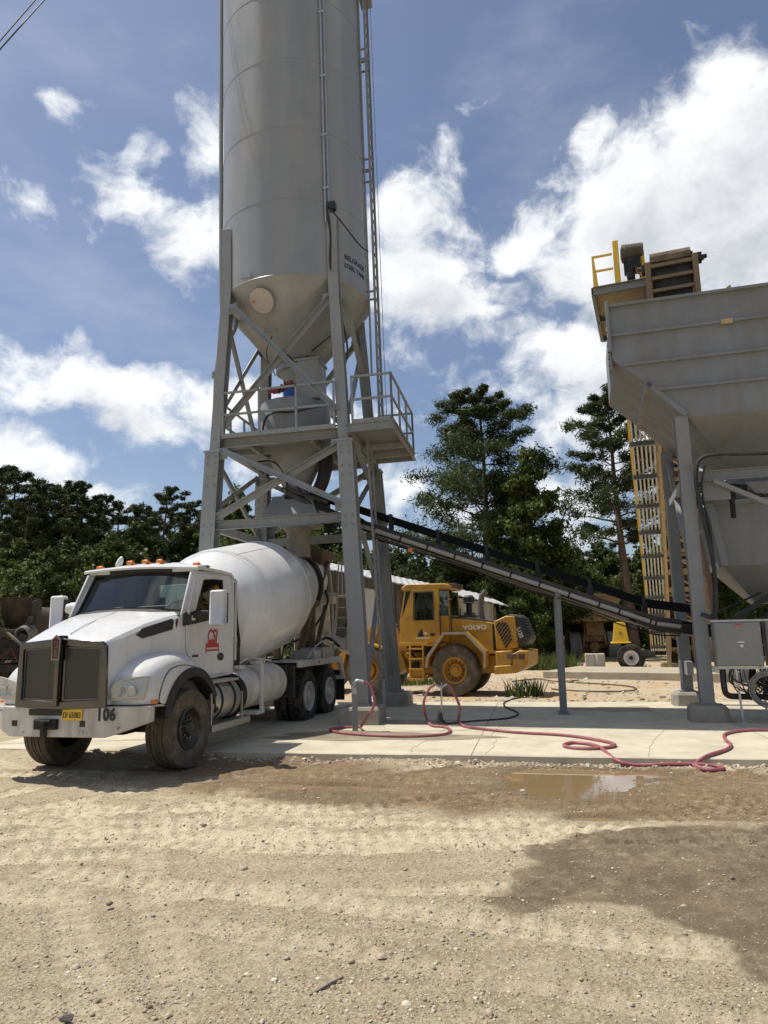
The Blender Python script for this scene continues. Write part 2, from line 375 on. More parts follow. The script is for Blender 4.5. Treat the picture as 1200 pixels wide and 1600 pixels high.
# numpy value noise
def vnoise(x, y, seed=0):
    xi = np.floor(x).astype(np.int64); yi = np.floor(y).astype(np.int64); fx = x-xi; fy = y-yi
    def h(a, b):
        n = (a*374761393+b*668265263+seed*974711) & 0x7fffffff
        n = ((n ^ (n >> 13))*1274126177) & 0x7fffffff
        return ((n ^ (n >> 16)) & 0xffff)/65535.
    u = fx*fx*(3-2*fx); v = fy*fy*(3-2*fy)
    return (h(xi, yi)*(1-u)+h(xi+1, yi)*u)*(1-v)+(h(xi, yi+1)*(1-u)+h(xi+1, yi+1)*u)*v
def fbm(x, y, oct=4, seed=0):
    s = 0; a = .5; t = 0
    for i in range(oct):
        s = s+a*vnoise(x*2**i, y*2**i, seed+i); t += a; a *= .5
    return s/t
def ray(px, py): return Fv+Rv*((px-600)/1110)-Uv*((py-800)/1110)
def G(px, py, z=0.0):                      # point of the ground plane seen at a photo pixel
    d = ray(px, py); return Vector(CAM)+d*((z-CAM[2])/d.z)
def P(px, py, D):                          # point at a given distance along Y
    d = ray(px, py); return Vector(CAM)+d*(D/d.y)

# ------------------------------------------------------------------ ground
SA = R_(11.6); SO = Vector((.31, 10.89, 0)); ST = Vector((math.cos(SA), -math.sin(SA), 0)); SL = Vector((math.sin(SA), math.cos(SA), 0))
def ell(x, y, cx, cy, a, b, deg=0):
    c, s = math.cos(R_(deg)), math.sin(R_(deg)); u = (x-cx)*c+(y-cy)*s; v = -(x-cx)*s+(y-cy)*c
    return np.sqrt((u/a)**2+(v/b)**2)
def sm(x, a, b): t = np.clip((x-a)/(b-a), 0, 1); return t*t*(3-2*t)
PUD = [(2.25, 9.35, .78, .82, 20), (2.95, 9.72, .62, .28, -14), (2.05, 8.85, .5, .42, 0), (2.35, 8.75, .3, .36, 10)]
def puddle_d(x, y):
    w = (fbm(x*2.2, y*2.2, 4, 31)-.5)*.45
    d = np.minimum.reduce([ell(x, y, *p) for p in PUD]) + w
    d2 = ell(x, y, 2.08, 7.5, .30, .12, -12)+w*1.2
    d3 = ell(x, y, -.6, 9.3, 1.1, .1, -12)+w*2
    return np.minimum(np.minimum(d, d2), d3+.12)
def slab_uv(x, y):
    dx, dy = x-SO.x, y-SO.y; return dx*ST.x+dy*ST.y, dx*SL.x+dy*SL.y
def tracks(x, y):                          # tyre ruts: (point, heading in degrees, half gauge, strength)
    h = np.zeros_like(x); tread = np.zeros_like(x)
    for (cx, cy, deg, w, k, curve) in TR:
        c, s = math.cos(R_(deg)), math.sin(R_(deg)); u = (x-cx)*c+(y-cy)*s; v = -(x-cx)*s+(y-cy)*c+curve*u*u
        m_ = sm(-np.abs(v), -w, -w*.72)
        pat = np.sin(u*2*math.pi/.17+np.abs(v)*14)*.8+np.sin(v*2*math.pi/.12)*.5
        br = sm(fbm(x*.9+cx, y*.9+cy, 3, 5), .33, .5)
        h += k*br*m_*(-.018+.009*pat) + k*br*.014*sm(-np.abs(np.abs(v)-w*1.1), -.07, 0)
        tread = np.maximum(tread, m_*br*min(k, 1.2)*(.55+.4*pat))  # tread relief shading put into the ground colour, since the real relief shades weakly
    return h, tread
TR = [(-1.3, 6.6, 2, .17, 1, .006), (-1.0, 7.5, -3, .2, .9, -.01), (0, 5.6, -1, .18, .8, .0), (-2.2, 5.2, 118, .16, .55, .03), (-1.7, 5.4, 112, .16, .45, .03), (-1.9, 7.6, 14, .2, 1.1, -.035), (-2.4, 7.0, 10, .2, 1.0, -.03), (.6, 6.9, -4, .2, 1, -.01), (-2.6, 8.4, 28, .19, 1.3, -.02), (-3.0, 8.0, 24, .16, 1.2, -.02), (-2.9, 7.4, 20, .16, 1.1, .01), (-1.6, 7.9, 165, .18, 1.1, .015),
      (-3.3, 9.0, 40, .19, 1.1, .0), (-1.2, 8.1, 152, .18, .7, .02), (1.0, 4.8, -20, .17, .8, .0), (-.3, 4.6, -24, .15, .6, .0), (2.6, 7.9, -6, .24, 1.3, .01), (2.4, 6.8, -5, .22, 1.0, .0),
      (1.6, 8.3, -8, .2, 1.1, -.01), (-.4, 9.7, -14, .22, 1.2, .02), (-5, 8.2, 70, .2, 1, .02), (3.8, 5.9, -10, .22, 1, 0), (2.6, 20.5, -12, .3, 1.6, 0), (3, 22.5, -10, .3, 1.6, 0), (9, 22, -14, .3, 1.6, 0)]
def ground_h(x, y):
    near = sm(-y, -60, -30)
    h = (fbm(x*.35, y*.35, 3, 1)-.5)*.10*near + (fbm(x*1.6, y*1.6, 3, 2)-.5)*.035*near + (fbm(x*7, y*7, 3, 3)-.5)*.024*near
    h += (fbm(x*.5, y*2.4, 3, 14)-.5)*.03*near
    th, tr = tracks(x, y); h += th
    u, v = slab_uv(x, y)
    edge = sm(-np.abs(v+.12), -.5, 0)*sm(u, -8, -7.4)*sm(-u, -15, -14)
    h += edge*(.085*sm(fbm(u*.8, v*.8+3, 3, 9), .35, .7)*sm(-u, -2.2, 2.0)+.02*fbm(u*3, v*3, 2, 8))
    pd = puddle_d(x, y)
    h = h*(1-sm(-pd, -1.7, -.9)*.75)+(sm(-pd, -1.35, -.55))*-.06
    under = sm(v, .05, .35)*sm(-v, -8.2, -7.7)*sm(u, -8, -7.4)*sm(-u, -15.2, -14.8)
    h = h*(1-under)-.1*under
    h += .12*sm(y, 27, 40)
    return h, tr, pd
def axis(fine0, fine1, step, lo, hi, g=1.16):
    a = list(np.arange(fine0, fine1, step)); s = step; q = a[-1]
    while q < hi: s *= g; q += s; a.append(q)
    s = step; q = a[0]; b = []
    while q > lo: s *= g; q -= s; b.append(q)
    return np.array(b[::-1]+a)
gx = axis(-6.5, 7.5, .034, -1500, 1500); gy = axis(3.2, 13.4, .03, -300, 2500, 1.1)
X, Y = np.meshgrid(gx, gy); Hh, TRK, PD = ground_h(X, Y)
nx, ny = len(gx), len(gy)
V = np.stack([X, Y, Hh], -1).reshape(-1, 3)
i = np.arange((nx-1)*(ny-1)); r_, c_ = i//(nx-1), i % (nx-1); a = r_*nx+c_
Fq = np.stack([a, a+1, a+nx+1, a+nx], 1)
def npmesh(name, V, Fq, smooth=True):
    me = bpy.data.meshes.new(name); k = Fq.shape[1]
    me.vertices.add(len(V)); me.vertices.foreach_set('co', np.asarray(V, np.float32).ravel())
    me.loops.add(Fq.size); me.loops.foreach_set('vertex_index', Fq.astype(np.int32).ravel())
    me.polygons.add(len(Fq)); me.polygons.foreach_set('loop_start', (np.arange(len(Fq))*k).astype(np.int32))
    if smooth: me.polygons.foreach_set('use_smooth', np.ones(len(Fq), bool))
    me.update(calc_edges=True); return me
gme = npmesh('ground', V, Fq)
def attr(me, nm, val):
    at = me.attributes.new(nm, 'FLOAT', 'POINT'); at.data.foreach_set('value', val.astype(np.float32).ravel())
wn = (fbm(X*1.3, Y*1.3, 5, 21)-.5)*.75
WET = [(2.6, 6.2, 1.45, .95, -8), (3.6, 5.4, 1.5, 1.1, 10), (1.2, 5.7, .5, .5, 60), (4.5, 6.8, 2.5, .55, -8), (2.75, 4.55, .75, .5, 75), (1.05, 5.1, .32, .2, 20), (2.5, 4.1, .35, .45, 20)]
def polysd(x, y, P_):
    P_ = np.array(P_); d = np.full(x.shape, 1e9); ins = np.zeros(x.shape, bool)
    for a, b in zip(P_, np.roll(P_, -1, 0)):
        e = b-a; wx, wy = x-a[0], y-a[1]; t_ = np.clip((wx*e[0]+wy*e[1])/(e@e), 0, 1); d = np.minimum(d, np.hypot(wx-t_*e[0], wy-t_*e[1]))
        c = (a[1] > y) != (b[1] > y); ins ^= c & (x < (b[0]-a[0])*(y-a[1])/((b[1]-a[1]) if abs(b[1]-a[1]) > 1e-9 else 1e-9)+a[0])
    return np.where(ins, d, -d)
WETP = [(.66, 5.3), (.95, 5.9), (1.25, 6.5), (1.75, 7.05), (2.7, 7.2), (4, 7.05), (6.5, 6.7), (7.5, 4), (3.2, 3.0), (2.35, 3.3), (2.05, 3.95), (1.9, 4.65), (1.6, 5.2), (1.2, 5.3), (.85, 4.98)]
wsd = polysd(X, Y, WETP)
wsd = wsd+(fbm(X*1.5, Y*2.6, 4, 61)-.5)*.5+(fbm(X*9, Y*9, 3, 62)-.5)*.10
wet = sm(wsd, -.05, .05)*(.80+.2*fbm(X*3, Y*5, 3, 63))
DAMP = [(-.9, 9.6, 2.2, 1.15, -14), (1.2, 8.6, 2.2, .9, -14), (3.6, 8.4, 3.2, .8, -10), (-1.6, 10.6, 2, 1.2, -12), (3.2, 9.6, 3, .5, -12), (-.7, 8.7, .9, .38, -5), (3.4, 7.75, 2.4, .55, -8)]
damp = sm(-(np.minimum.reduce([ell(X, Y, *e) for e in DAMP])+wn*1.1), -1.15, -.72)
wet = np.maximum(wet, sm(-PD, -1.9, -1.0)*.8)
wet = np.maximum(wet, .62*sm(-(ell(X, Y, -.75, 8.75, .85, .33, -5)+wn), -1.05, -.85))
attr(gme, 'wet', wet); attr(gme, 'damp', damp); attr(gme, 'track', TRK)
def ground_mat():
    M = bpy.data.materials.new('gravel_ground'); M.use_nodes = True; t = M.node_tree; b = t.nodes['Principled BSDF']
    def at(n): q = t.nodes.new('ShaderNodeAttribute'); q.attribute_name = n; return q.outputs['Fac']
    geo = t.nodes.new('ShaderNodeNewGeometry')
    def nz(sc, det=6, ro=.6):
        n = t.nodes.new('ShaderNodeTexNoise'); t.links.new(geo.outputs['Position'], n.inputs['Vector']); n.inputs['Scale'].default_value = sc; n.inputs['Detail'].default_value = det; n.inputs['Roughness'].default_value = ro; return n.outputs['Fac']
    def rng(x, a, b2, c=0, d=1):
        n = t.nodes.new('ShaderNodeMapRange'); t.links.new(x, n.inputs[0]); n.inputs[1].default_value = a; n.inputs[2].default_value = b2; n.inputs[3].default_value = c; n.inputs[4].default_value = d; return n.outputs[0]
    def mix(f, a, b2, mode='MIX'):
        n = t.nodes.new('ShaderNodeMixRGB'); n.blend_type = mode
        for i, v in ((0, f), (1, a), (2, b2)):
            if isinstance(v, tuple): n.inputs[i].default_value = (*v, 1)
            elif isinstance(v, float): n.inputs[i].default_value = v
            else: t.links.new(v, n.inputs[i])
        return n.outputs[0]
    c = mix(rng(nz(.9, 8), .35, .65), (.43, .34, .218), (.53, .435, .285))
    mpn = t.nodes.new('ShaderNodeMapping'); mpn.inputs['Scale'].default_value = (.55, 3.4, 1); mpn.inputs['Rotation'].default_value = (0, 0, R_(6)); t.links.new(geo.outputs['Position'], mpn.inputs[0])
    sn = t.nodes.new('ShaderNodeTexNoise'); t.links.new(mpn.outputs[0], sn.inputs['Vector']); sn.inputs['Scale'].default_value = 1.6; sn.inputs['Detail'].default_value = 7; sn.inputs['Roughness'].default_value = .65
    c = mix(rng(sn.outputs['Fac'], .46, .66, 0, .75), c, (.325, .248, .155))
    c = mix(rng(sn.outputs['Fac'], .46, .34, 0, .6), c, (.61, .515, .36))
    c = mix(rng(nz(14, 5), .38, .66, 0, .5), c, (.30, .235, .15))
    vo = t.nodes.new('ShaderNodeTexVoronoi'); t.links.new(geo.outputs['Position'], vo.inputs['Vector']); vo.inputs['Scale'].default_value = 70
    vs_ = t.nodes.new('ShaderNodeSeparateXYZ'); t.links.new(vo.outputs['Color'], vs_.inputs[0])
    c = mix(rng(vs_.outputs[0], .3, 1, 0, .65), c, (.275, .215, .14))
    c = mix(rng(vs_.outputs[1], .5, 1, 0, .65), c, (.64, .55, .395))
    vo2 = t.nodes.new('ShaderNodeTexVoronoi'); t.links.new(geo.outputs['Position'], vo2.inputs['Vector']); vo2.inputs['Scale'].default_value = 23
    c = mix(rng(vo2.outputs['Distance'], .0, .3, .3, 0), c, (.55, .48, .37))
    c = mix(rng(at('track'), .05, .8, 0, .85), c, (.68, .57, .40))  # paler compacted ruts, with the shading of the tread painted in
    far = t.nodes.new('ShaderNodeSeparateXYZ'); t.links.new(geo.outputs['Position'], far.inputs[0])
    c = mix(rng(far.outputs[1], 17.5, 19, 0, .8), c, mix(rng(nz(.7, 6), .4, .6), (.48, .34, .19), (.46, .40, .31)))
    c = mix(rng(far.outputs[1], 42, 60, 0, 1), c, mix(rng(nz(.12, 6), .4, .6), (.07, .09, .025), (.17, .14, .07)))
    fw = nz(9, 6)
    dm = t.nodes.new('ShaderNodeMath'); dm.operation = 'MULTIPLY'; t.links.new(at('damp'), dm.inputs[0]); t.links.new(rng(fw, .25, .55, .6, 1), dm.inputs[1])
    c = mix(dm.outputs[0], c, mix(rng(nz(1.7, 5), .35, .65), (.195, .132, .078), (.255, .168, .09)))
    ws = t.nodes.new('ShaderNodeMath'); ws.operation = 'MULTIPLY'; t.links.new(at('wet'), ws.inputs[0]); t.links.new(rng(fw, .3, .5, .65, 1), ws.inputs[1])
    c = mix(ws.outputs[0], c, mix(rng(nz(2.4, 6), .35, .65), (.135, .097, .056), (.215, .155, .09)))
    t.links.new(c, b.inputs['Base Color'])
    wr = t.nodes.new('ShaderNodeMath'); wr.operation = 'MULTIPLY'; t.links.new(ws.outputs[0], wr.inputs[0]); t.links.new(rng(nz(5, 5), .45, .62, 0, 1), wr.inputs[1])
    t.links.new(rng(wr.outputs[0], 0, 1, .95, .38), b.inputs['Roughness'])
    b.inputs['Specular IOR Level'].default_value = .3
    ad = t.nodes.new('ShaderNodeMath'); ad.operation = 'ADD'; t.links.new(nz(60, 8, .75), ad.inputs[0]); t.links.new(rng(vo2.outputs['Distance'], 0, .5, .5, 0), ad.inputs[1])
    bp = t.nodes.new('ShaderNodeBump'); bp.inputs['Strength'].default_value = .95; bp.inputs['Distance'].default_value = .024
    t.links.new(ad.outputs[0], bp.inputs['Height']); t.links.new(bp.outputs[0], b.inputs['Normal'])
    return M
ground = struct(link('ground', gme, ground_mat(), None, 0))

# loose gravel: far too many stones to count
def stones(n, area, size, seed):
    g = np.random.default_rng(seed)
    (x0, x1), (y0, y1) = area
    yy = y0*(y1/y0)**g.random(n*2); xx = (g.random(n*2)-.5)*2*(.62*yy+.3)+.02*yy
    keep = (xx > x0) & (xx < x1); xx, yy = xx[keep][:n], yy[keep][:n]
    cl = fbm(xx*1.3, yy*2.2, 3, 77); k2 = cl > g.random(len(cl))*.75; xx, yy = xx[k2], yy[k2]
    hz, _, pd = ground_h(xx, yy); k3 = pd > 1.08; k3 &= ~((polysd(xx, yy, WETP) > -.05) & (g.random(len(xx)) < .72))
    u, v = slab_uv(xx, yy); k3 &= (v < .1)
    xx, yy, hz = xx[k3], yy[k3], hz[k3]; n = len(xx)
    s = size*np.exp(g.normal(0, .48, n))
    base = np.array([(1, 0, 0), (0, 1, 0), (-1, 0, 0), (0, -1, 0), (0, 0, 1), (0, 0, -1), (.62, .62, .5), (-.62, .62, .5), (-.62, -.62, .5), (.62, -.62, .5)], float)
    tri = np.array([(0, 6, 9), (0, 1, 6), (1, 7, 6), (1, 2, 7), (2, 8, 7), (2, 3, 8), (3, 9, 8), (3, 0, 9), (4, 9, 6), (4, 6, 7), (4, 7, 8), (4, 8, 9)])
    vv = base[None]*(1+g.normal(0, .2, (n, 10, 3)))*s[:, None, None]*np.stack([.7+.6*g.random(n), .6+.5*g.random(n), .45+.35*g.random(n)], 1)[:, None]
    an = g.random(n)*6.283; c, q = np.cos(an)[:, None], np.sin(an)[:, None]
    x2 = vv[..., 0]*c-vv[..., 1]*q; y2 = vv[..., 0]*q+vv[..., 1]*c
    vv = np.stack([x2+xx[:, None], y2+yy[:, None], vv[..., 2]+hz[:, None]+s[:, None]*.12], -1)
    return vv.reshape(-1, 3), (tri[None]+np.arange(n)[:, None, None]*10).reshape(-1, 3)
def stone_mat():
    M = bpy.data.materials.new('gravel_stones'); M.use_nodes = True; t = M.node_tree; b = t.nodes['Principled BSDF']
    g = t.nodes.new('ShaderNodeNewGeometry'); cr = t.nodes.new('ShaderNodeValToRGB'); t.links.new(g.outputs['Random Per Island'], cr.inputs[0])
    e = cr.color_ramp.elements; e[0].color = (.19, .147, .102, 1); e[1].color = (.65, .575, .445, 1); e[1].position = .96
    for p_, c in ((.3, (.375, .29, .195, 1)), (.6, (.44, .355, .24, 1)), (.82, (.40, .355, .285, 1))): q = e.new(p_); q.color = c
    t.links.new(cr.outputs[0], b.inputs['Base Color']); b.inputs['Roughness'].default_value = .85; return M
STM = stone_mat()
parts = [stones(62000, ((-8, 8), (3.2, 12.2)), .0044, 3), stones(6500, ((-8, 8), (3.2, 13)), .0068, 4), stones(130, ((-8, 8), (3.3, 13)), .013, 5)]
def joinnp(parts):
    o = 0; vs = []; fs = []
    for v_, f_ in parts: vs.append(v_); fs.append(f_+o); o += len(v_)
    return np.concatenate(vs), np.concatenate(fs)
gv = link('gravel', npmesh('gravel', *joinnp(parts), smooth=False), STM, None, 0)
gv['kind'] = 'stuff'; gv['label'] = 'loose gravel stones strewn over the dirt yard'
# gravel line banked along the slab edge, and rubble beyond the slab
def stones_at(xx, yy, size, seed, zz=None):
    g = np.random.default_rng(seed); n = len(xx)
    if zz is None: zz = ground_h(xx, yy)[0]
    s = size*np.exp(g.normal(0, .5, n))
    base = np.array([(1, 0, 0), (0, 1, 0), (-1, 0, 0), (0, -1, 0), (0, 0, 1), (.62, .62, .5), (-.62, .62, .5), (-.62, -.62, .5), (.62, -.62, .5)], float)
    tri = np.array([(0, 5, 8), (0, 1, 5), (1, 6, 5), (1, 2, 6), (2, 7, 6), (2, 3, 7), (3, 8, 7), (3, 0, 8), (4, 8, 5), (4, 5, 6), (4, 6, 7), (4, 7, 8)])
    vv = base[None]*(1+g.normal(0, .2, (n, 9, 3)))*s[:, None, None]*np.stack([.7+.7*g.random(n), .6+.5*g.random(n), .5+.4*g.random(n)], 1)[:, None]
    vv += np.stack([xx, yy, zz], 1)[:, None]
    return vv.reshape(-1, 3), (tri[None]+np.arange(n)[:, None, None]*9).reshape(-1, 3)
g = np.random.default_rng(8); n = 5200
u = -6+g.random(n)*14; v = -np.abs(g.normal(0, .16, n))-.01; xx = SO.x+u*ST.x+v*SL.x; yy = SO.y+u*ST.y+v*SL.y
k = fbm(u*1.2, v*0, 3, 4) > g.random(n)*.8
e1 = stones_at(xx[k], yy[k], .013, 5)
xx = 1+g.random(1500)*12; yy = 19.2+g.random(1500)**1.5*14-.2*xx*.6
e2 = stones_at(xx, yy, .03, 6)
gb = link('edge_gravel', npmesh('edge_gravel', *joinnp([e1, e2]), smooth=False), STM, None, 0)
gb['kind'] = 'stuff'; gb['label'] = 'coarse gravel banked along the slab edge and strewn behind the slab'

# puddles: muddy water lying in the hollows
def water_mat():
    M = bpy.data.materials.new('muddy_water'); M.use_nodes = True; t = M.node_tree; b = t.nodes['Principled BSDF']
    b.inputs['Base Color'].default_value = (.235, .16, .085, 1); b.inputs['Roughness'].default_value = .02; b.inputs['IOR'].default_value = 1.34; b.inputs['Specular IOR Level'].default_value = .9
    n = t.nodes.new('ShaderNodeTexNoise'); n.inputs['Scale'].default_value = 9; g = t.nodes.new('ShaderNodeNewGeometry'); t.links.new(g.outputs['Position'], n.inputs['Vector'])
    bp = t.nodes.new('ShaderNodeBump'); bp.inputs['Strength'].default_value = .03; bp.inputs['Distance'].default_value = .01; t.links.new(n.outputs['Fac'], bp.inputs['Height']); t.links.new(bp.outputs[0], b.inputs['Normal'])
    return M
WM = water_mat()
for (cx, cy, a, b, z) in ((2.4, 9.25, 1.7, 1.35, -.026), (2.08, 7.5, .5, .24, -.031), (-.6, 9.3, 1.2, .25, -.034)):
    mb = MB(); mb.xy([(cx+a*math.cos(t*.2618), cy+b*math.sin(t*.2618)) for t in range(24)], z-.004, z)
    struct(mb.build('puddle_water', WM, None, 0))

# ------------------------------------------------------------------ concrete slabs
def slab_mat():
    M = mat('pale_concrete', (.53, .475, .36), .85, 0, .1, 2.2, .15, 60, .25, (.29, .24, .165), .6, 1.5)
    return M
CONC = slab_mat()
scr = mat('joint_filler', (.17, .14, .10), .9, 0, .2)
mb = MB()
rr = random.Random(4)
# the front edge is chipped: a run of short prisms follows it
us = [-7.4]; 
while us[-1] < 14.6: us.append(us[-1]+rr.uniform(.12, .4))
top = []; bot = []
edge = [(q, rr.uniform(-.014, .02)+.02*math.sin(q*1.7)) for q in us]
poly = edge+[(14.6, 7.9), (-7.4, 7.9)]
f = lambda z, ins: (lambda a_, b_: tuple(SO+ST*a_+SL*(b_+ins)+Vector((0, 0, z))))
n_ = len(poly)
V3 = [f(-.2, 0)(*q) for q in poly]+[f(.085, 0)(*q) for q in poly]+[f(.1, .018)(*q) for q in poly]
F3 = []
for L in (0, n_):
    F3 += [(L+i_, L+(i_+1) % n_, L+n_+(i_+1) % n_, L+n_+i_) for i_ in range(n_)]
F3.append(tuple(range(2*n_, 3*n_)))
mb.add(V3, F3)
struct(mb.build('concrete_slab', CONC, None, 30))
# stains left by washed-out water on the slab
for (px, py, a, b, dg) in ((960, 1108, .95, .5, -10), (580, 1150, 1.9, .55, -12), (640, 1128, 1.2, .35, -11)):
    c = G(px, py, .1); r2 = random.Random(px); mb = MB(); pts = []
    for q in range(40):
        t = q*math.pi/20; k_ = 1+.16*math.sin(3*t+px)+.1*math.sin(7*t+1)+r2.uniform(-.05, .05)
        x_, y_ = a*k_*math.cos(t), b*k_*math.sin(t); cs, sn = math.cos(R_(dg)), math.sin(R_(dg))
        pts.append((c.x+x_*cs-y_*sn, c.y+x_*sn+y_*cs))
    mb.xy(pts, .1015, .104)
    o = mb.build('wet_stain', mat('wet_concrete', (.25, .205, .14), .5, 0, .18, 2.2, .05, 40, .5, (.42, .37, .28), .5, 2.2), None, 0); struct(o)
# joints and a wandering crack in the slab
def slabpt(u, v, z): return SO+ST*u+SL*v+Vector((0, 0, z))
for u in (-3.4, .9, 5.4, 9.8):
    mb = MB(); mb.bar(slabpt(u, .02, .1005), slabpt(u, 7.88, .1005), .012, .003); struct(mb.build('slab_joint', mat('joint_filler', (.17, .14, .10), .9, 0, .2), None, 0))
for pts in ([G(640, 1176, .1), G(652, 1166, .1), G(668, 1156, .1), G(690, 1143, .1), G(700, 1134, .1)], [G(760, 1178, .1), G(775, 1160, .1), G(770, 1146, .1), G(790, 1128, .1), G(800, 1108, .1)], [G(1010, 1182, .1), G(1022, 1160, .1), G(1040, 1140, .1)]):
    mb = MB(); pp = [p_+Vector((rr.uniform(-.03, .03), rr.uniform(-.03, .03), .001)) for p_ in catmull(pts, 5)]; mb.tube(pp, .003, 4); struct(mb.build('slab_crack', mat('joint_filler', (.17, .14, .10)), None, 0))
mb = MB(); p0 = G(856, 1060); p1 = G(1075, 1064)
d_ = (p1-p0).normalized(); nrm = Vector((-d_.y, d_.x, 0))
mb.prism([(0, 0), (1, 0), (1.35, 0), (1.35, 1), (0, 1)], lambda a_, b_: tuple(p0-d_*.2+(p1-p0)*a_+nrm*b_*4+Vector((0, 0, -.2))), lambda a_, b_: tuple(p0-d_*.2+(p1-p0)*a_+nrm*b_*4+Vector((0, 0, .27))))
struct(mb.build('raised_slab', mat('sandy_concrete', (.40, .35, .265), .9, 0, .2, 3, .3, 20, .2, (.24, .2, .15), .5, 1.5), None, 30, .02))

# ------------------------------------------------------------------ trees
def leaf_mat(name, c0, c1, c2, trans=.25):
    M = bpy.data.materials.new(name); M.use_nodes = True; t = M.node_tree; b = t.nodes['Principled BSDF']
    g = t.nodes.new('ShaderNodeNewGeometry'); cr = t.nodes.new('ShaderNodeValToRGB'); t.links.new(g.outputs['Random Per Island'], cr.inputs[0])
    e = cr.color_ramp.elements; e[0].color = (*c0, 1); e[1].color = (*c2, 1); q = e.new(.55); q.color = (*c1, 1)
    t.links.new(cr.outputs[0], b.inputs['Base Color']); b.inputs['Roughness'].default_value = .55; b.inputs['Specular IOR Level'].default_value = .25
    tr = t.nodes.new('ShaderNodeBsdfTranslucent'); t.links.new(cr.outputs[0], tr.inputs[0])
    mx = t.nodes.new('ShaderNodeMixShader'); mx.inputs[0].default_value = trans
    o = t.nodes['Material Output']; t.links.new(b.outputs[0], mx.inputs[1]); t.links.new(tr.outputs[0], mx.inputs[2]); t.links.new(mx.outputs[0], o.inputs[0]); return M
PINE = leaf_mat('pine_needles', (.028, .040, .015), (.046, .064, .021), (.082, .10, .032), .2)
PINEL = leaf_mat('lighter_pine_needles', (.030, .044, .015), (.055, .078, .025), (.095, .12, .036), .22)  # slightly lighter greens, used for the single pines
LEAF = leaf_mat('broad_leaves', (.042, .060, .014), (.08, .11, .024), (.14, .175, .045), .32)
LEAFD = leaf_mat('dark_broad_leaves', (.030, .045, .013), (.055, .080, .02), (.10, .135, .036), .28)
GRASS = leaf_mat('grass_blades', (.06, .09, .022), (.11, .16, .04), (.22, .24, .09), .3)
def leafcloud(cent, rad, per, size, seed, asp=.5, flat=.75):
    """cards scattered in a set of ellipsoidal clumps"""
    g = np.random.default_rng(seed); cent = np.asarray(cent, float); rad = np.asarray(rad, float)
    n = len(cent)*per; idx = np.repeat(np.arange(len(cent)), per)
    d = g.normal(size=(n, 3)); d /= np.linalg.norm(d, axis=1)[:, None]
    rr_ = g.random(n)**.45
    R3 = np.stack([rad, rad, rad*flat], 1)[idx]
    p = cent[idx]+d*rr_[:, None]*R3*(1+.25*g.normal(size=(n, 1)))
    nrm = d+g.normal(size=(n, 3))*.9; nrm /= np.linalg.norm(nrm, axis=1)[:, None]
    a_ = np.cross(nrm, g.normal(size=(n, 3))); a_ /= np.linalg.norm(a_, axis=1)[:, None]; b_ = np.cross(nrm, a_)
    s = size*np.exp(g.normal(0, .35, n))[:, None]
    q = np.stack([p-a_*s, p-b_*s*asp+nrm*s*.15, p+a_*s, p+b_*s*asp+nrm*s*.15], 1)
    return q.reshape(-1, 3), np.arange(n*4).reshape(-1, 4)
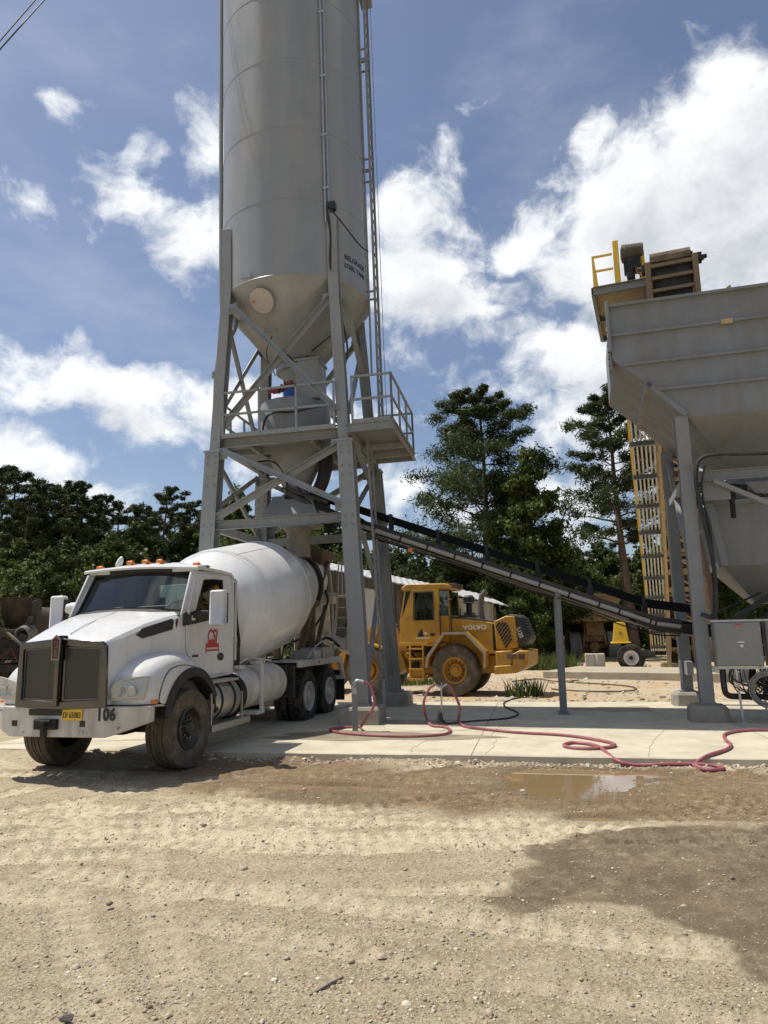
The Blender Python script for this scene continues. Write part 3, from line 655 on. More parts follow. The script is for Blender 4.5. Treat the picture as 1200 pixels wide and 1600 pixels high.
def tree_mesh(kind, h, seed, dens=1.0, leaf=.2, spread=1.0, bare=.3, fine=1.0, clump=1.0):
    rg = random.Random(seed); tr = MB(); cents = []; rads = []
    lean = (rg.uniform(-.03, .03)*h, rg.uniform(-.03, .03)*h)
    tp = lambda f_: Vector((lean[0]*f_*f_+.012*h*math.sin(f_*5+seed), lean[1]*f_*f_+.01*h*math.cos(f_*4+seed), h*f_))
    r0 = h*.017+.06
    tr.tube([tp(-.01)]+[tp(q/10) for q in range(1, 11)], [r0*(1.25 if q == 0 else 1-.88*q/10) for q in range(11)], 9)
    if kind == 'pine':
        nb = int(30*dens); 
        for b in range(nb):
            f_ = bare+(1-bare)*(b+rg.random()*.8)/nb; az = b*2.4+rg.uniform(-.5, .5)
            prof = (1-((f_-bare)/(1-bare)))**.55*(.35+.65*min(1, (f_-bare)/(1-bare)*3.2+.25))
            L = spread*h*.22*prof*rg.uniform(.6, 1.25)+.03*h
            s0 = tp(f_); up = rg.uniform(.05, .35)+.35*(f_-bare)
            pts = [s0]
            for q in range(1, 5): pts.append(s0+Vector((math.cos(az), math.sin(az), 0))*L*q/4+Vector((0, 0, L*up*(q/4)**1.5))+Vector((rg.uniform(-1, 1), rg.uniform(-1, 1), rg.uniform(-.6, .6)))*L*.06)
            tr.tube(pts, [.011*h*(1-f_)*.5+.03, .015], 5)
            for q in range(2, 5):
                for _ in range(2 if q > 2 else 1):
                    c = pts[q]+Vector((rg.uniform(-1, 1), rg.uniform(-1, 1), rg.uniform(-.1, .5)))*L*.2; cents.append(c); rads.append(max(.28, clump*L*rg.uniform(.13, .24)))
            # twigs
        cents += [tp(1)+Vector((0, 0, .01*h)), tp(.97), tp(.93)]; rads += [.03*h, .045*h, .055*h]
        per = int(fine*64*dens); asp, flat = .24, .6
    else:
        nb = int(34*dens)
        for b in range(nb):
            f_ = bare+(1-bare)*((b+rg.random())/nb)**.85; az = b*2.4+rg.uniform(-.6, .6)
            k_ = (f_-bare)/(1-bare)
            prof = math.sin(math.pi*min(1, .22+.78*k_)**.9)*.9+.16 if kind == 'round' else (1-k_)**.8*min(1, .5+k_*3)+.12
            L = spread*h*.30*prof*rg.uniform(.65, 1.15)
            s0 = tp(f_*.93); up = rg.uniform(.15, .55)
            pts = [s0+Vector((math.cos(az), math.sin(az), up))*L*q/3+Vector((rg.uniform(-1, 1), rg.uniform(-1, 1), rg.uniform(-.5, .5)))*L*.07 for q in range(4)]
            tr.tube(pts, [.010*h*(1-f_)+.025, .012], 5)
            for q in (1, 2, 3, 3): cents.append(pts[q]+Vector((rg.uniform(-1, 1), rg.uniform(-1, 1), rg.uniform(-.5, .7)))*L*.25); rads.append(max(.25, L*rg.uniform(.2, .36)))
        cents += [tp(1), tp(.94)]; rads += [.05*h, .07*h]
        per = int(fine*85*dens); asp, flat = .62, .8
    q = leafcloud([tuple(c) for c in cents], rads, per, leaf, seed, asp, flat)
    return tr, q
def tree_proto(name, label, cat, kind, h, seed, mleaf, **kw):
    root = thing(name, label, cat)
    tr, q = tree_mesh(kind, h, seed, **kw)
    tr.build('trunk', bark, root, 50)
    link('crown', npmesh('crown', *q, smooth=False), mleaf, root, 0)
    return root
def place_tree(px, D, proto, first, hs, label, deg, group, toppy=None, h0=1):
    base = P(px, 1000, D); z = .1 if D > 30 else 0
    s = hs
    if toppy is not None: s = (P(px, toppy, D).z-z)/h0
    if first:
        proto.location = (base.x, D, z); proto.rotation_euler = (0, 0, R_(deg)); proto.scale = (s, s, s); tag(proto, label, proto['category'], group); return proto
    return dup(proto, (base.x, D, z), deg, label, group, (s*1.0, s*1.0, s))
# single trees
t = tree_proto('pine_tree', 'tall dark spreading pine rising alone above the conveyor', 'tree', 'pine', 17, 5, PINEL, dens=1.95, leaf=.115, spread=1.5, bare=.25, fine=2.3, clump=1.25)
place_tree(765, 46, t, True, 1, 'tall spreading pine standing clear above the conveyor between the silo and the bin', 20, None, 622, 17)
t = tree_proto('leafy_tree', 'pointed leafy green tree', 'tree', 'cone', 13, 9, LEAF, dens=1.5, leaf=.12, spread=.86, bare=.06, fine=1.6)
place_tree(833, 42, t, True, 1, 'pointed leafy tree close in front of the tall lone pine', 0, None, 712, 13)
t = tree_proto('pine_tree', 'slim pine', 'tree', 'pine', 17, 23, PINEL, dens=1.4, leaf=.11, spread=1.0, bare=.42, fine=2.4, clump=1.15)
place_tree(989, 41, t, True, 1, 'slim pine with a long bare trunk beside the yellow railed walkway', 75, None, 618, 17)
t2 = dup(t, (0, 0, 0), 0, 'bare lower pine trunk half hidden behind the bin leg and the black cable', None); b_ = P(1112, 1000, 37); t2.location = (b_.x, 37, .1); t2.rotation_euler = (0, 0, 2.0); t2.scale = (.8, .8, 1.15)
# woods at the left
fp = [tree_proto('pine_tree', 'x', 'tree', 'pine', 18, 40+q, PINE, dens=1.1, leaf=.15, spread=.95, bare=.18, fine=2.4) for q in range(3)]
rp = [tree_proto('leafy_tree', 'x', 'tree', 'round', 10, 60+q, LEAF if q else LEAFD, dens=1.2, leaf=.125, spread=1.1, bare=.04, fine=1.4) for q in range(3)]
used = set()
def forest(lst, protos, h0, group, lab):
    for q, (px, D, ty) in enumerate(lst):
        pr = protos[q % len(protos)]; place_tree(px, D, pr, pr.name not in used, 1, lab(px, D, ty), q*77 % 360, group, ty, h0); used.add(pr.name)
WOOD = 'dark pine in the row of woods behind the old mixers at the left edge'
forest([(-40, 62, 735), (5, 66, 742), (30, 60, 768), (62, 64, 756), (92, 62, 758), (118, 66, 762), (150, 70, 784), (178, 66, 788), (205, 72, 792), (-10, 78, 732), (80, 78, 764), (140, 80, 788), (232, 74, 802), (45, 72, 772), (108, 74, 772), (262, 78, 808)], fp, 18, 'dark pines of the woods at the left', lambda *a: WOOD)
forest([(250, 47, 765), (285, 52, 790)], [fp[0]], 18, 'nearer pines beside the silo tower', lambda px, *a: 'bushy pine just left of the silo tower leg, standing above the truck cab' if px < 270 else 'pine partly hidden behind the left leg of the silo tower')
LG = 'leafy trees in front of the woods'
forest([(95, 36, 845), (60, 40, 868), (165, 40, 838), (205, 43, 822), (20, 44, 850), (130, 46, 860), (240, 46, 850), (330, 50, 790), (360, 54, 770), (285, 48, 835)], rp, 10, LG, lambda px, D, ty: {95: 'bright leafy tree directly behind the left wing mirror of the mixer truck', 60: 'round leafy tree above the rusty old mixers', 165: 'leafy tree behind the mixer truck windscreen', 205: 'tall leafy tree above the orange cab roof lamps', 20: 'leafy tree at the left edge above the old mixers', 130: 'low leafy tree between the mirror and the cab roof', 240: 'leafy tree behind the cab roof beside the silo leg', 330: 'leafy tree seen through the left side bracing of the silo tower', 360: 'taller leafy tree seen between the left legs of the silo tower', 285: 'leafy tree behind the left front leg of the silo tower'}[px])
# trees behind the loader and the bin
BG = 'trees behind the loader and the shed'
forest([(430, 58, 790), (500, 60, 800), (560, 56, 850), (625, 54, 862), (660, 50, 872), (700, 52, 850), (735, 46, 878), (790, 50, 850), (855, 46, 850), (880, 58, 850), (915, 52, 872), (955, 56, 850), (1010, 50, 862), (1060, 54, 840), (1105, 48, 845), (1150, 50, 850), (1195, 46, 830), (690, 40, 905), (760, 38, 925), (820, 39, 915), (862, 55, 915), (905, 56, 925), (945, 57, 930), (1160, 40, 880), (1240, 44, 800), (1290, 48, 820)], rp, 10, BG, lambda px, D, ty: 'leafy green tree in the wood edge behind the loader, shed and bin')
forest([(640, 80, 860), (700, 84, 855), (880, 92, 852), (915, 96, 858), (940, 100, 850), (965, 92, 852), (1020, 90, 845), (1080, 84, 835), (1140, 86, 830), (1200, 82, 820), (600, 78, 850), (540, 80, 830)], fp, 18, 'far pines on the skyline', lambda *a: 'distant pine on the low skyline behind the leafy trees')
# far wood closing the horizon
fw_ = []
g = np.random.default_rng(2); n = 420
ang = np.linspace(-1.2, 1.2, n); Dd = 125+g.random(n)*30
cc = np.stack([np.sin(ang)*Dd*1.05, np.cos(ang)*Dd, 3+g.random(n)*8], 1)
fwood = link('far_woods', npmesh('far_woods', *leafcloud(np.concatenate([cc, cc*[1, 1, .35]]), np.full(2*n, 5.5), 60, .75, 5, .6, .9), smooth=False), PINE, None, 0)
fwood['kind'] = 'stuff'; fwood['label'] = 'distant dark woods closing the horizon'
# undergrowth along the foot of the woods
g = np.random.default_rng(6); n = 170
xx = g.uniform(-34, 40, n); yy = 40+g.uniform(-1.5, 6, n)+.1*np.abs(xx); yy = np.where((xx > 7) & (xx < 22), yy+14, yy)
hh = g.uniform(.5, 1.9, n)
ug = link('undergrowth', npmesh('undergrowth', *leafcloud(np.stack([xx, yy, hh*.75], 1), hh*1.0, 170, .13, 15, .6, .95), smooth=False), LEAFD, None, 0)
ug['kind'] = 'stuff'; ug['label'] = 'tangled undergrowth along the foot of the trees'
# weeds and grass
def grass(cx, cy, n, h, r, seed, wid=.012, z=0.0):
    g = np.random.default_rng(seed); a_ = g.random(n)*6.283; rr_ = r*np.sqrt(g.random(n)); hh = h*(.4+.7*g.random(n))
    x = cx+rr_*np.cos(a_); y = cy+rr_*.6*np.sin(a_); b2 = g.random(n)*6.283; ln = hh*g.random(n)*.6
    w = wid*(.6+.8*g.random(n)); dx, dy = np.cos(b2), np.sin(b2)
    z0 = np.full(n, z)
    q = np.stack([np.stack([x-dy*w, y+dx*w, z0], 1), np.stack([x+dy*w, y-dx*w, z0], 1), np.stack([x+dx*ln*.5+dy*w*.7, y+dy*ln*.5-dx*w*.7, z0+hh*.6], 1), np.stack([x+dx*ln, y+dy*ln, z0+hh], 1)], 1)
    return q.reshape(-1, 3), np.arange(n*4).reshape(-1, 4)
for px, py, n, h, r, lab in ((820, 1088, 240, .55, .55, 'tuft of tall weeds at the back edge of the slab beside the loader'), (852, 1048, 1500, .8, 1.5, 'green weedy patch behind the loader counterweight'), (1000, 1047, 200, .3, .5, 'small weeds beside the white rimmed trailer wheel'), (640, 1070, 500, .4, 1.0, 'low weeds under the loader ladder behind the slab')):
    c = G(px, py); o = link('weeds', npmesh('weeds', *grass(c.x, c.y, n, h, r, px, .014), smooth=False), GRASS, None, 0); tag(o, lab, 'weeds')
gp = [grass(x_, y_, 60, .35, .6, 900+i_, .02) for i_, (x_, y_) in enumerate([(RNG.uniform(-30, 45), RNG.uniform(38, 60)) for _ in range(150)])]
o = link('grass', npmesh('grass', *joinnp(gp), smooth=False), GRASS, None, 0); o['kind'] = 'stuff'; o['label'] = 'rough grass along the foot of the trees'
# ------------------------------------------------------------------ white mixer truck
def tyre(r, w, n=44, rim=.29, kind='rib'):
    mb = MB(); h = w/2
    pr = [(rim, -h*.82), (rim+.04, -h*.95), (r*.72, -h), (r*.9, -h*.98), (r*.965, -h*.92), (r-.006, -h*.8)]
    if kind == 'rib':
        for q in (-.5, -.12, .12, .5):
            pr += [(r, h*q*.98-.016), (r-.018, h*q-.01), (r-.018, h*q+.01), (r, h*q*.98+.016)]
    else: pr += [(r-.02, -h*.7), (r-.02, h*.7)]
    if kind == 'worn': pr[-2:] = [(r-.002, -h*.66), (r+.004, -h*.3), (r+.004, h*.3), (r-.002, h*.66)]
    pr += [(r-.006, h*.8), (r*.965, h*.92), (r*.9, h*.98), (r*.72, h), (rim+.04, h*.95), (rim, h*.82)]
    mb.lathe(pr, (0, 0, 0), (1, 0, 0), n)
    if kind == 'worn':
        for i in range(n):
            for s_ in (-1, 1):
                rot = Matrix.Rotation(2*math.pi*(i+.25*s_)/n, 3, 'X'); mb.box(rot @ Vector((s_*h*.82, 0, r*.955)), (h*.3, 2*math.pi*r/n*.55, .03), rot)
    elif kind != 'rib':
        for i in range(n):
            a = 2*math.pi*i/n
            for s_ in (-1, 1):
                rot = Matrix.Rotation(a+s_*.06, 3, 'X'); c = rot @ Vector((s_*h*.5, 0, r-.012))
                mb.box(c, (h*.86, 2*math.pi*r/n*.62, .034), rot)
                if kind == 'lug':
                    c = rot @ Vector((s_*h*.97, 0, r*.94)); mb.box(c, (.05, 2*math.pi*r/n*.6, .09), rot)
    return mb
def rim_mesh(r=.30, side=1, dish=.10, flat=False):
    mb = MB(); s = side
    if flat:     # steer wheel: disc near the outer face
        mb.lathe([(r, -.12*s), (r+.012, .05*s), (r+.018, .125*s), (r-.01, .13*s), (r-.035, .06*s), (r-.08, .02*s), (.17, .05*s), (.15, .06*s), (.10, .06*s), (.10, .11*s), (.085, .135*s), (0, .138*s)], (0, 0, 0), (1, 0, 0), 36)
    else:        # drive wheel: disc set deep
        mb.lathe([(r, -.1*s), (r+.015, .13*s), (r-.01, .14*s), (r-.03, .08*s), (r-.05, -.03*s), (.2, -.07*s), (.13, -.07*s), (.13, .0*s), (.12, .1*s), (.09, .13*s), (0, .13*s)], (0, 0, 0), (1, 0, 0), 36)
    return mb
def nuts(side=1, x=.05, r=.135, k=10, s=.017):
    mb = MB()
    for i in range(k):
        a = 2*math.pi*i/k; c = Vector((x*side, r*math.cos(a), r*math.sin(a)))
        mb.cyl(c, c+Vector((.045*side, 0, 0)), s, 6, s*.75)
    return mb
TY_STEER = tyre(.56, .40); TY_DRIVE = tyre(.54, .27, 52, .29, 'block')
TRUCK = thing('mixer_truck', 'white concrete mixer truck numbered 106 parked under the silo tower', 'mixer truck', (-4.02, 10.97, 0), 14)
T_ = TRUCK
def wheel(x, y, z, side, steer):
    e = (TY_STEER if steer else TY_DRIVE)
    mb = MB(); mb.v = [(a+x, b+y, c+z) for a, b, c in e.v]; mb.f = list(e.f)
    if steer:
        rot = Matrix.Rotation(R_(-4), 3, 'Z'); mb.v = [tuple(rot @ Vector((a-x, b-y, c-z))+Vector((x, y, z))) for a, b, c in mb.v]
    ty = mb.build('wheel', rubberdust if steer else rubber, T_, 30)
    rm = rim_mesh(.29, side, flat=steer); rm.v = [(a+x+(.06 if steer else .02)*side, b+y, c+z) for a, b, c in rm.v]
    rm.build('rim', wheelblk if steer else wheelwht, ty, 40)
    nn = nuts(side); nn.v = [(a+x+(.06 if steer else -.06)*side, b+y, c+z) for a, b, c in nn.v]
    nn.build('wheel_nuts', chrome if steer else wheelwht, ty, 40)
for s in (-1, 1):
    wheel(s*1.0, 0, .555, s, True)
    for y in (4.95, 6.32):
        wheel(s*1.06, y, .58, s, False)
        mb = MB(); mb.v = [(a+s*.74, b+y, c+.58) for a, b, c in TY_DRIVE.v]; mb.f = list(TY_DRIVE.f); mb.build('inner_tyre', rubber, T_, 30)
# chassis
mb = MB()
for s in (-1, 1): mb.chan((s*.42, -1.05, .86), (s*.42, 7.35, .95), .1, .28, flip=-s)
for y in (-.9, 1.9, 3.4, 4.4, 5.6, 7.2): mb.b2((-.42, y-.06, .74), (.42, y+.06, .98))
mb.build('chassis_frame', frameblk, T_, 35, .006)
mb = MB()
mb.cyl((-.95, 0, .55), (.95, 0, .55), .065, 12); mb.b2((-.5, -.55, .62), (.5, .5, .98)); mb.b2((-.3, -.4, .5), (.35, .4, .65))
for y in (4.95, 6.32):
    mb.cyl((-.7, y, .58), (.7, y, .58), .1, 12); mb.lathe([(0, -.26), (.2, -.2), (.26, 0), (.2, .2), (0, .26)], (0, y, .6), (0, 1, 0), 18)
mb.cyl((0, .6, .75), (0, 4.9, .65), .06, 10)
for s in (-1, 1): mb.tube([(s*.5, -.8, .72), (s*.5, 0, .62), (s*.5, .75, .74)], .045, 6, 4); mb.bar((s*.47, 4.5, .62), (s*.47, 6.8, .62), .1, .12)
mb.build('axles', frameblk, T_, 35)
# bumper
mb = MB(); secs = []
for x, yf, z0, z1 in ((-1.24, -1.08, .77, .97), (-.98, -1.26, .68, .98), (-.72, -1.38, .6, .985), (.72, -1.38, .6, .985), (.98, -1.28, .68, .98), (1.22, -1.12, .77, .97)):
    secs.append([(x, yf, z0), (x, yf, z1), (x, yf+.11, z1), (x, yf+.11, z0)])
mb.loft(secs, True); bump = mb.build('bumper', whitedull, T_, 25, .012)
mb = MB(); mb.b2((-.42, -1.392, .875), (.12, -1.36, .955)); mb.b2((-.68, -1.389, .735), (-.6, -1.36, .81)); mb.b2((.36, -1.389, .735), (.44, -1.36, .81)); mb.build('bumper_slot', black, bump, 0, .004)
mb = MB(); mb.b2((-.30, -1.44, .70), (.04, -1.375, .83)); mb.cyl((-.13, -1.5, .765), (-.13, -1.38, .765), .05, 10); mb.b2((-.17, -1.47, .58), (-.11, -1.4, .77)); mb.cyl((-.24, -1.47, .81), (-.02, -1.47, .81), .022, 8); mb.build('tow_hook', frameblk, bump, 35, .006)
mb = MB(); mb.b2((.10, -1.402, .815), (.40, -1.392, .965)); pl = mb.build('number_plate', plateyel, bump, 0, .003)
text('DI 65083', .10, basis((.25, -1.404, .88), (1, 0, 0), (0, 0, 1)), blk, pl, 'plate_lettering', .002, .001, .72)
text('106', .215, basis((.745, -1.384, .885), (1, 0, 0), (0, 0, 1)), blk, bump, 'fleet_number', .004, .007, .80, None, 1.12)
mb = MB()
for x, z in ((-.95, .93), (-.5, .66), (.4, .66), (.46, .655), (.35, .66), (.9, .72)): mb.cyl((x, -1.395, z), (x, -1.2, z), .014, 8)
mb.build('bumper_bolts', galv, bump, 0)
# hood
def hoodsec(y, w, zt, cr, zb):
    half = [(0, zt+cr), (w*.12, zt+cr*.97), (w*.5, zt+cr*.72), (w*.86, zt+cr*.22), (w*.955, zt-.012), (w, zt-.06), (w+.012, zt-.35), (w+.02, zb)]
    return [(-x, y, z) for x, z in reversed(half)]+[(x, y, z) for x, z in half[1:]]
hs_ = [hoodsec(-1.33, .645, 1.81, .045, 1.0), hoodsec(-1.28, .67, 1.838, .05, 1.0), hoodsec(-1.0, .725, 1.935, .06, 1.02), hoodsec(-.6, .80, 2.07, .07, 1.1), hoodsec(-.2, .90, 2.17, .075, 1.2), hoodsec(.1, .965, 2.225, .08, 1.25)]
mb = MB(); mb.loft(hs_); hood = mb.build('hood', white, T_, 28)
mb = MB()
for s in (-1, 1): mb.tube([(s*.004+0, -1.2, 1.93), (s*.004, -.9, 2.052), (s*.004, -.2, 2.25)], .004, 5)
mb.build('hood_crease', whitedull, hood)
for s in (-1, 1):
    e = lambda y, z: (s*(.93+.075*(y+.2)+.017), y, z)
    mb = MB(); pts = [(-.82, 1.90), (-.72, 1.99), (-.17, 2.13), (-.13, 2.10), (-.15, 1.97), (-.70, 1.85)]
    mb.prism(pts, lambda a, b: (s*(.70+(a+1.0)*.25+.005), a, b), lambda a, b: (s*(.70+(a+1.0)*.25+.028), a, b)); mb.build('hood_vent', black, hood, 0, .006)
    mb = MB(); mb.lathe([(0, .0), (.035, .0), (.04, -.008), (.0, -.012)], (s*.932, -.03, 2.06), (-s, 0, 0), 14); mb.v = [(a, b, 2.06+(c-2.06)*1.9) for a, b, c in mb.v]; mb.build('side_badge', emblem, hood)
# grille
mb = MB()
def gx_(x, z, off=0): return (x*1.05+.045, -1.345-.055*(1-abs(x)/.62)-off, z)
mb.ring([gx_(-.66, .98), gx_(-.64, 1.76), gx_(-.58, 1.825), gx_(0, 1.875), gx_(.58, 1.825), gx_(.64, 1.76), gx_(.66, .98), gx_(0, .95)],
        [gx_(-.565, 1.08), gx_(-.575, 1.72), gx_(-.57, 1.735), gx_(0, 1.765), gx_(.57, 1.735), gx_(.575, 1.72), gx_(.565, 1.08), gx_(0, 1.06)], (0, -1, 0), .06)
gs = mb.build('grille_surround', grchrome, T_, 25, .018)
mb = MB(); mb.prism([(-.05, 1.0), (.05, 1.0), (.055, 1.86), (.04, 1.91), (-.04, 1.91), (-.055, 1.86)], lambda a, b: (a+.045, -1.34, b), lambda a, b: (a*.55+.045, -1.50, b)); mb.build('grille_bar', grchrome, gs, 20, .012)
for s in (-1, 1):
    mb = MB(); a_ = s*.045; b_ = s*.572
    mb.sheet([gx_(a_, 1.06), gx_(b_, 1.07), gx_(b_, 1.745), gx_(a_, 1.77)], (0, -1, 0), .02); mb.build('grille_mesh', grillemesh, gs, 0)
    mb = MB(); mb.ring([gx_(s*.05, 1.06, .02), gx_(b_, 1.07, .02), gx_(b_, 1.75, .02), gx_(s*.05, 1.78, .02)], [gx_(s*.08, 1.09, .02), gx_(b_-s*.03, 1.1, .02), gx_(b_-s*.03, 1.72, .02), gx_(s*.08, 1.745, .02)], (0, -1, 0), .012); mb.build('grille_trim', grchrome, gs, 0, .004)
mb = MB(); mb.xz([(-.045, 1.60), (.045, 1.60), (.052, 1.7), (.06, 1.84), (.035, 1.9), (-.035, 1.9), (-.06, 1.84), (-.052, 1.7)], -1.515, -1.49); mb.v = [(a+.045, b, c) for a, b, c in mb.v]; eb = mb.build('badge', emblem, gs, 0, .005)
mb = MB(); mb.ring([(-.06, -1.516, 1.59), (.06, -1.516, 1.59), (.07, -1.516, 1.86), (0, -1.516, 1.92), (-.07, -1.516, 1.86)], [(-.044, -1.516, 1.61), (.044, -1.516, 1.61), (.054, -1.516, 1.85), (0, -1.516, 1.895), (-.054, -1.516, 1.85)], (0, -1, 0), .01)
for q in (-.022, .0, .022): mb.b2((q-.004, -1.524, 1.63), (q+.004, -1.514, 1.73))
mb.lathe([(.030, 0), (.036, .008), (.030, .012)], (0, -1.516, 1.79), (0, -1, 0), 16); mb.v = [(a+.045, b, c) for a, b, c in mb.v]; mb.build('badge_rim', chrome, eb, 0)
mb = MB(); mb.b2((-.62, -1.30, .93), (.62, -1.02, 1.06)); mb.b2((-.6, -1.24, 1.05), (.6, -1.2, 1.8)); mb.build('radiator', frameblk, T_, 0)
# fenders, lamps, flares
def arch(r, c0=(0, .56), a0=-12, a1=200, n=18): return [(c0[0]+r*math.cos(R_(180-(a0+(a1-a0)*q/n)))*1.0, c0[1]+r*math.sin(R_(180-(a0+(a1-a0)*q/n)))) for q in range(n+1)]
for s in (-1, 1):
    prof = [(-1.22, .98), (-1.24, 1.10), (-1.2, 1.32), (-1.08, 1.44), (-.88, 1.545), (-.6, 1.62), (-.3, 1.645), (0, 1.62), (.28, 1.52), (.5, 1.34), (.6, 1.12), (.62, .98)]
    inn = arch(.70, (0, .60), 28, 158, 12)     # wheel opening, front to rear
    secs = []
    mb = MB()
    # lofted shell: rows across x, from the hood out to the lip
    for x, k, dz in ((.62, 0, .03), (.80, 0, .025), (1.0, .02, 0), (1.12, .07, -.03), (1.185, .16, -.11), (1.2, .24, -.17)):
        row = []
        for (y, z) in prof:
            f_ = max(0, min(1, (-y-.6)/.6)); yy = y+k*1.2*f_+.1*f_*max(0, x-.62)*1.0
            row.append((s*x, yy, z+(dz if z > 1.2 else dz*.3 if z > 1.05 else 0)))
        secs.append(row)
    mb.loft(secs, False, False)
    # side wall between crown line and wheel opening
    row = secs[-1]; op = [(s*1.2, y, z) for y, z in inn]
    o_ = len(mb.v); k1 = len(row); mb.v += row+op; k2 = len(op)
    i_ = j_ = 0
    while i_ < k1-1 or j_ < k2-1:
        if j_ == k2-1 or (i_ < k1-1 and i_/(k1-1) <= j_/(k2-1)): mb.f.append((o_+i_, o_+i_+1, o_+k1+j_)); i_ += 1
        else: mb.f.append((o_+i_, o_+k1+j_+1, o_+k1+j_)); j_ += 1
    # front face below the crown
    fr = [q[0] for q in secs]; o_ = len(mb.v); mb.v += [(a, b+.04, c-.0) for a, b, c in fr]; mb.v += [(a, b+.2, c-.04) for a, b, c in fr]
    for q in range(len(fr)-1): mb.f.append((o_+q, o_+q+1, o_+len(fr)+q+1, o_+len(fr)+q))
    fd = mb.build('fender', white, T_, 40)
    md = fd.modifiers.new('thick', 'SOLIDIFY'); md.thickness = .012; md.offset = -1
    sb = fd.modifiers.new('round', 'SUBSURF'); sb.levels = 1; sb.render_levels = 1
    mb = MB(); o2 = arch(.80, (-.0, .62), 14, 172, 16); i2 = arch(.69, (0, .60), 14, 172, 16)
    n_ = len(o2); pl_ = [Vector((s*1.20, y, z)) for y, z in o2]; pi_ = [Vector((s*1.235, y, z)) for y, z in i2]; pb_ = [Vector((s*1.02, y, z)) for y, z in i2]; pc_ = [Vector((s*1.225, y, z)) for y, z in o2]
    mb.loft([[tuple(pl_[q]), tuple(pc_[q]), tuple(pi_[q]), tuple(pb_[q])] for q in range(n_)], True); mb.build('fender_flare', black, fd, 35)
    mb = MB(); ln = [(s*.70, -1.235, 1.07), (s*.72, -1.25, 1.18), (s*.78, -1.225, 1.295), (s*1.0, -1.175, 1.335), (s*1.16, -1.08, 1.345), (s*1.15, -1.10, 1.2), (s*1.12, -1.125, 1.08)]
    mb.sheet([(a, b-.012, c) for a, b, c in ln], (0, -1, 0), .03); hl = mb.build('headlight', lampglass, fd, 0, .008)
    mb = MB(); cx = sum(p[0] for p in ln)/7; cz = sum(p[2] for p in ln)/7
    big = [(cx+(a-cx)*1.07, b-.008, cz+(c-cz)*1.12) for a, b, c in ln]; sml = [(cx+(a-cx)*.97, b-.008, cz+(c-cz)*.95) for a, b, c in ln]
    mb.ring(big, sml, (0, -1, 0), .03); mb.build('headlight_bezel', whitedull, hl, 0)
    for q in (.84, 1.0):
        mb = MB(); mb.lathe([(.0, .004), (.055, .003), (.062, .007), (.07, .0)], (s*q, -1.197-.055*(1-q)*2-.034, 1.17), (0, -1, 0), 18); mb.build('lamp_reflector', lampglass, hl, 40)
    mb = MB(); mb.b2((s*1.12, -1.02, 1.0), (s*1.215, -.92, 1.04)); mb.build('marker_lamp', orange, fd, 0, .004)
    mb = MB(); mb.b2((s*1.19, -.02, 1.56), (s*1.208, .14, 1.60)); mb.build('side_lamp', greygr, fd, 0, .004)
    mb = MB(); mb.b2((s*.62, -.75, .95), (s*.66, .75, 1.2)); mb.build('inner_fender', frameblk, T_, 0)
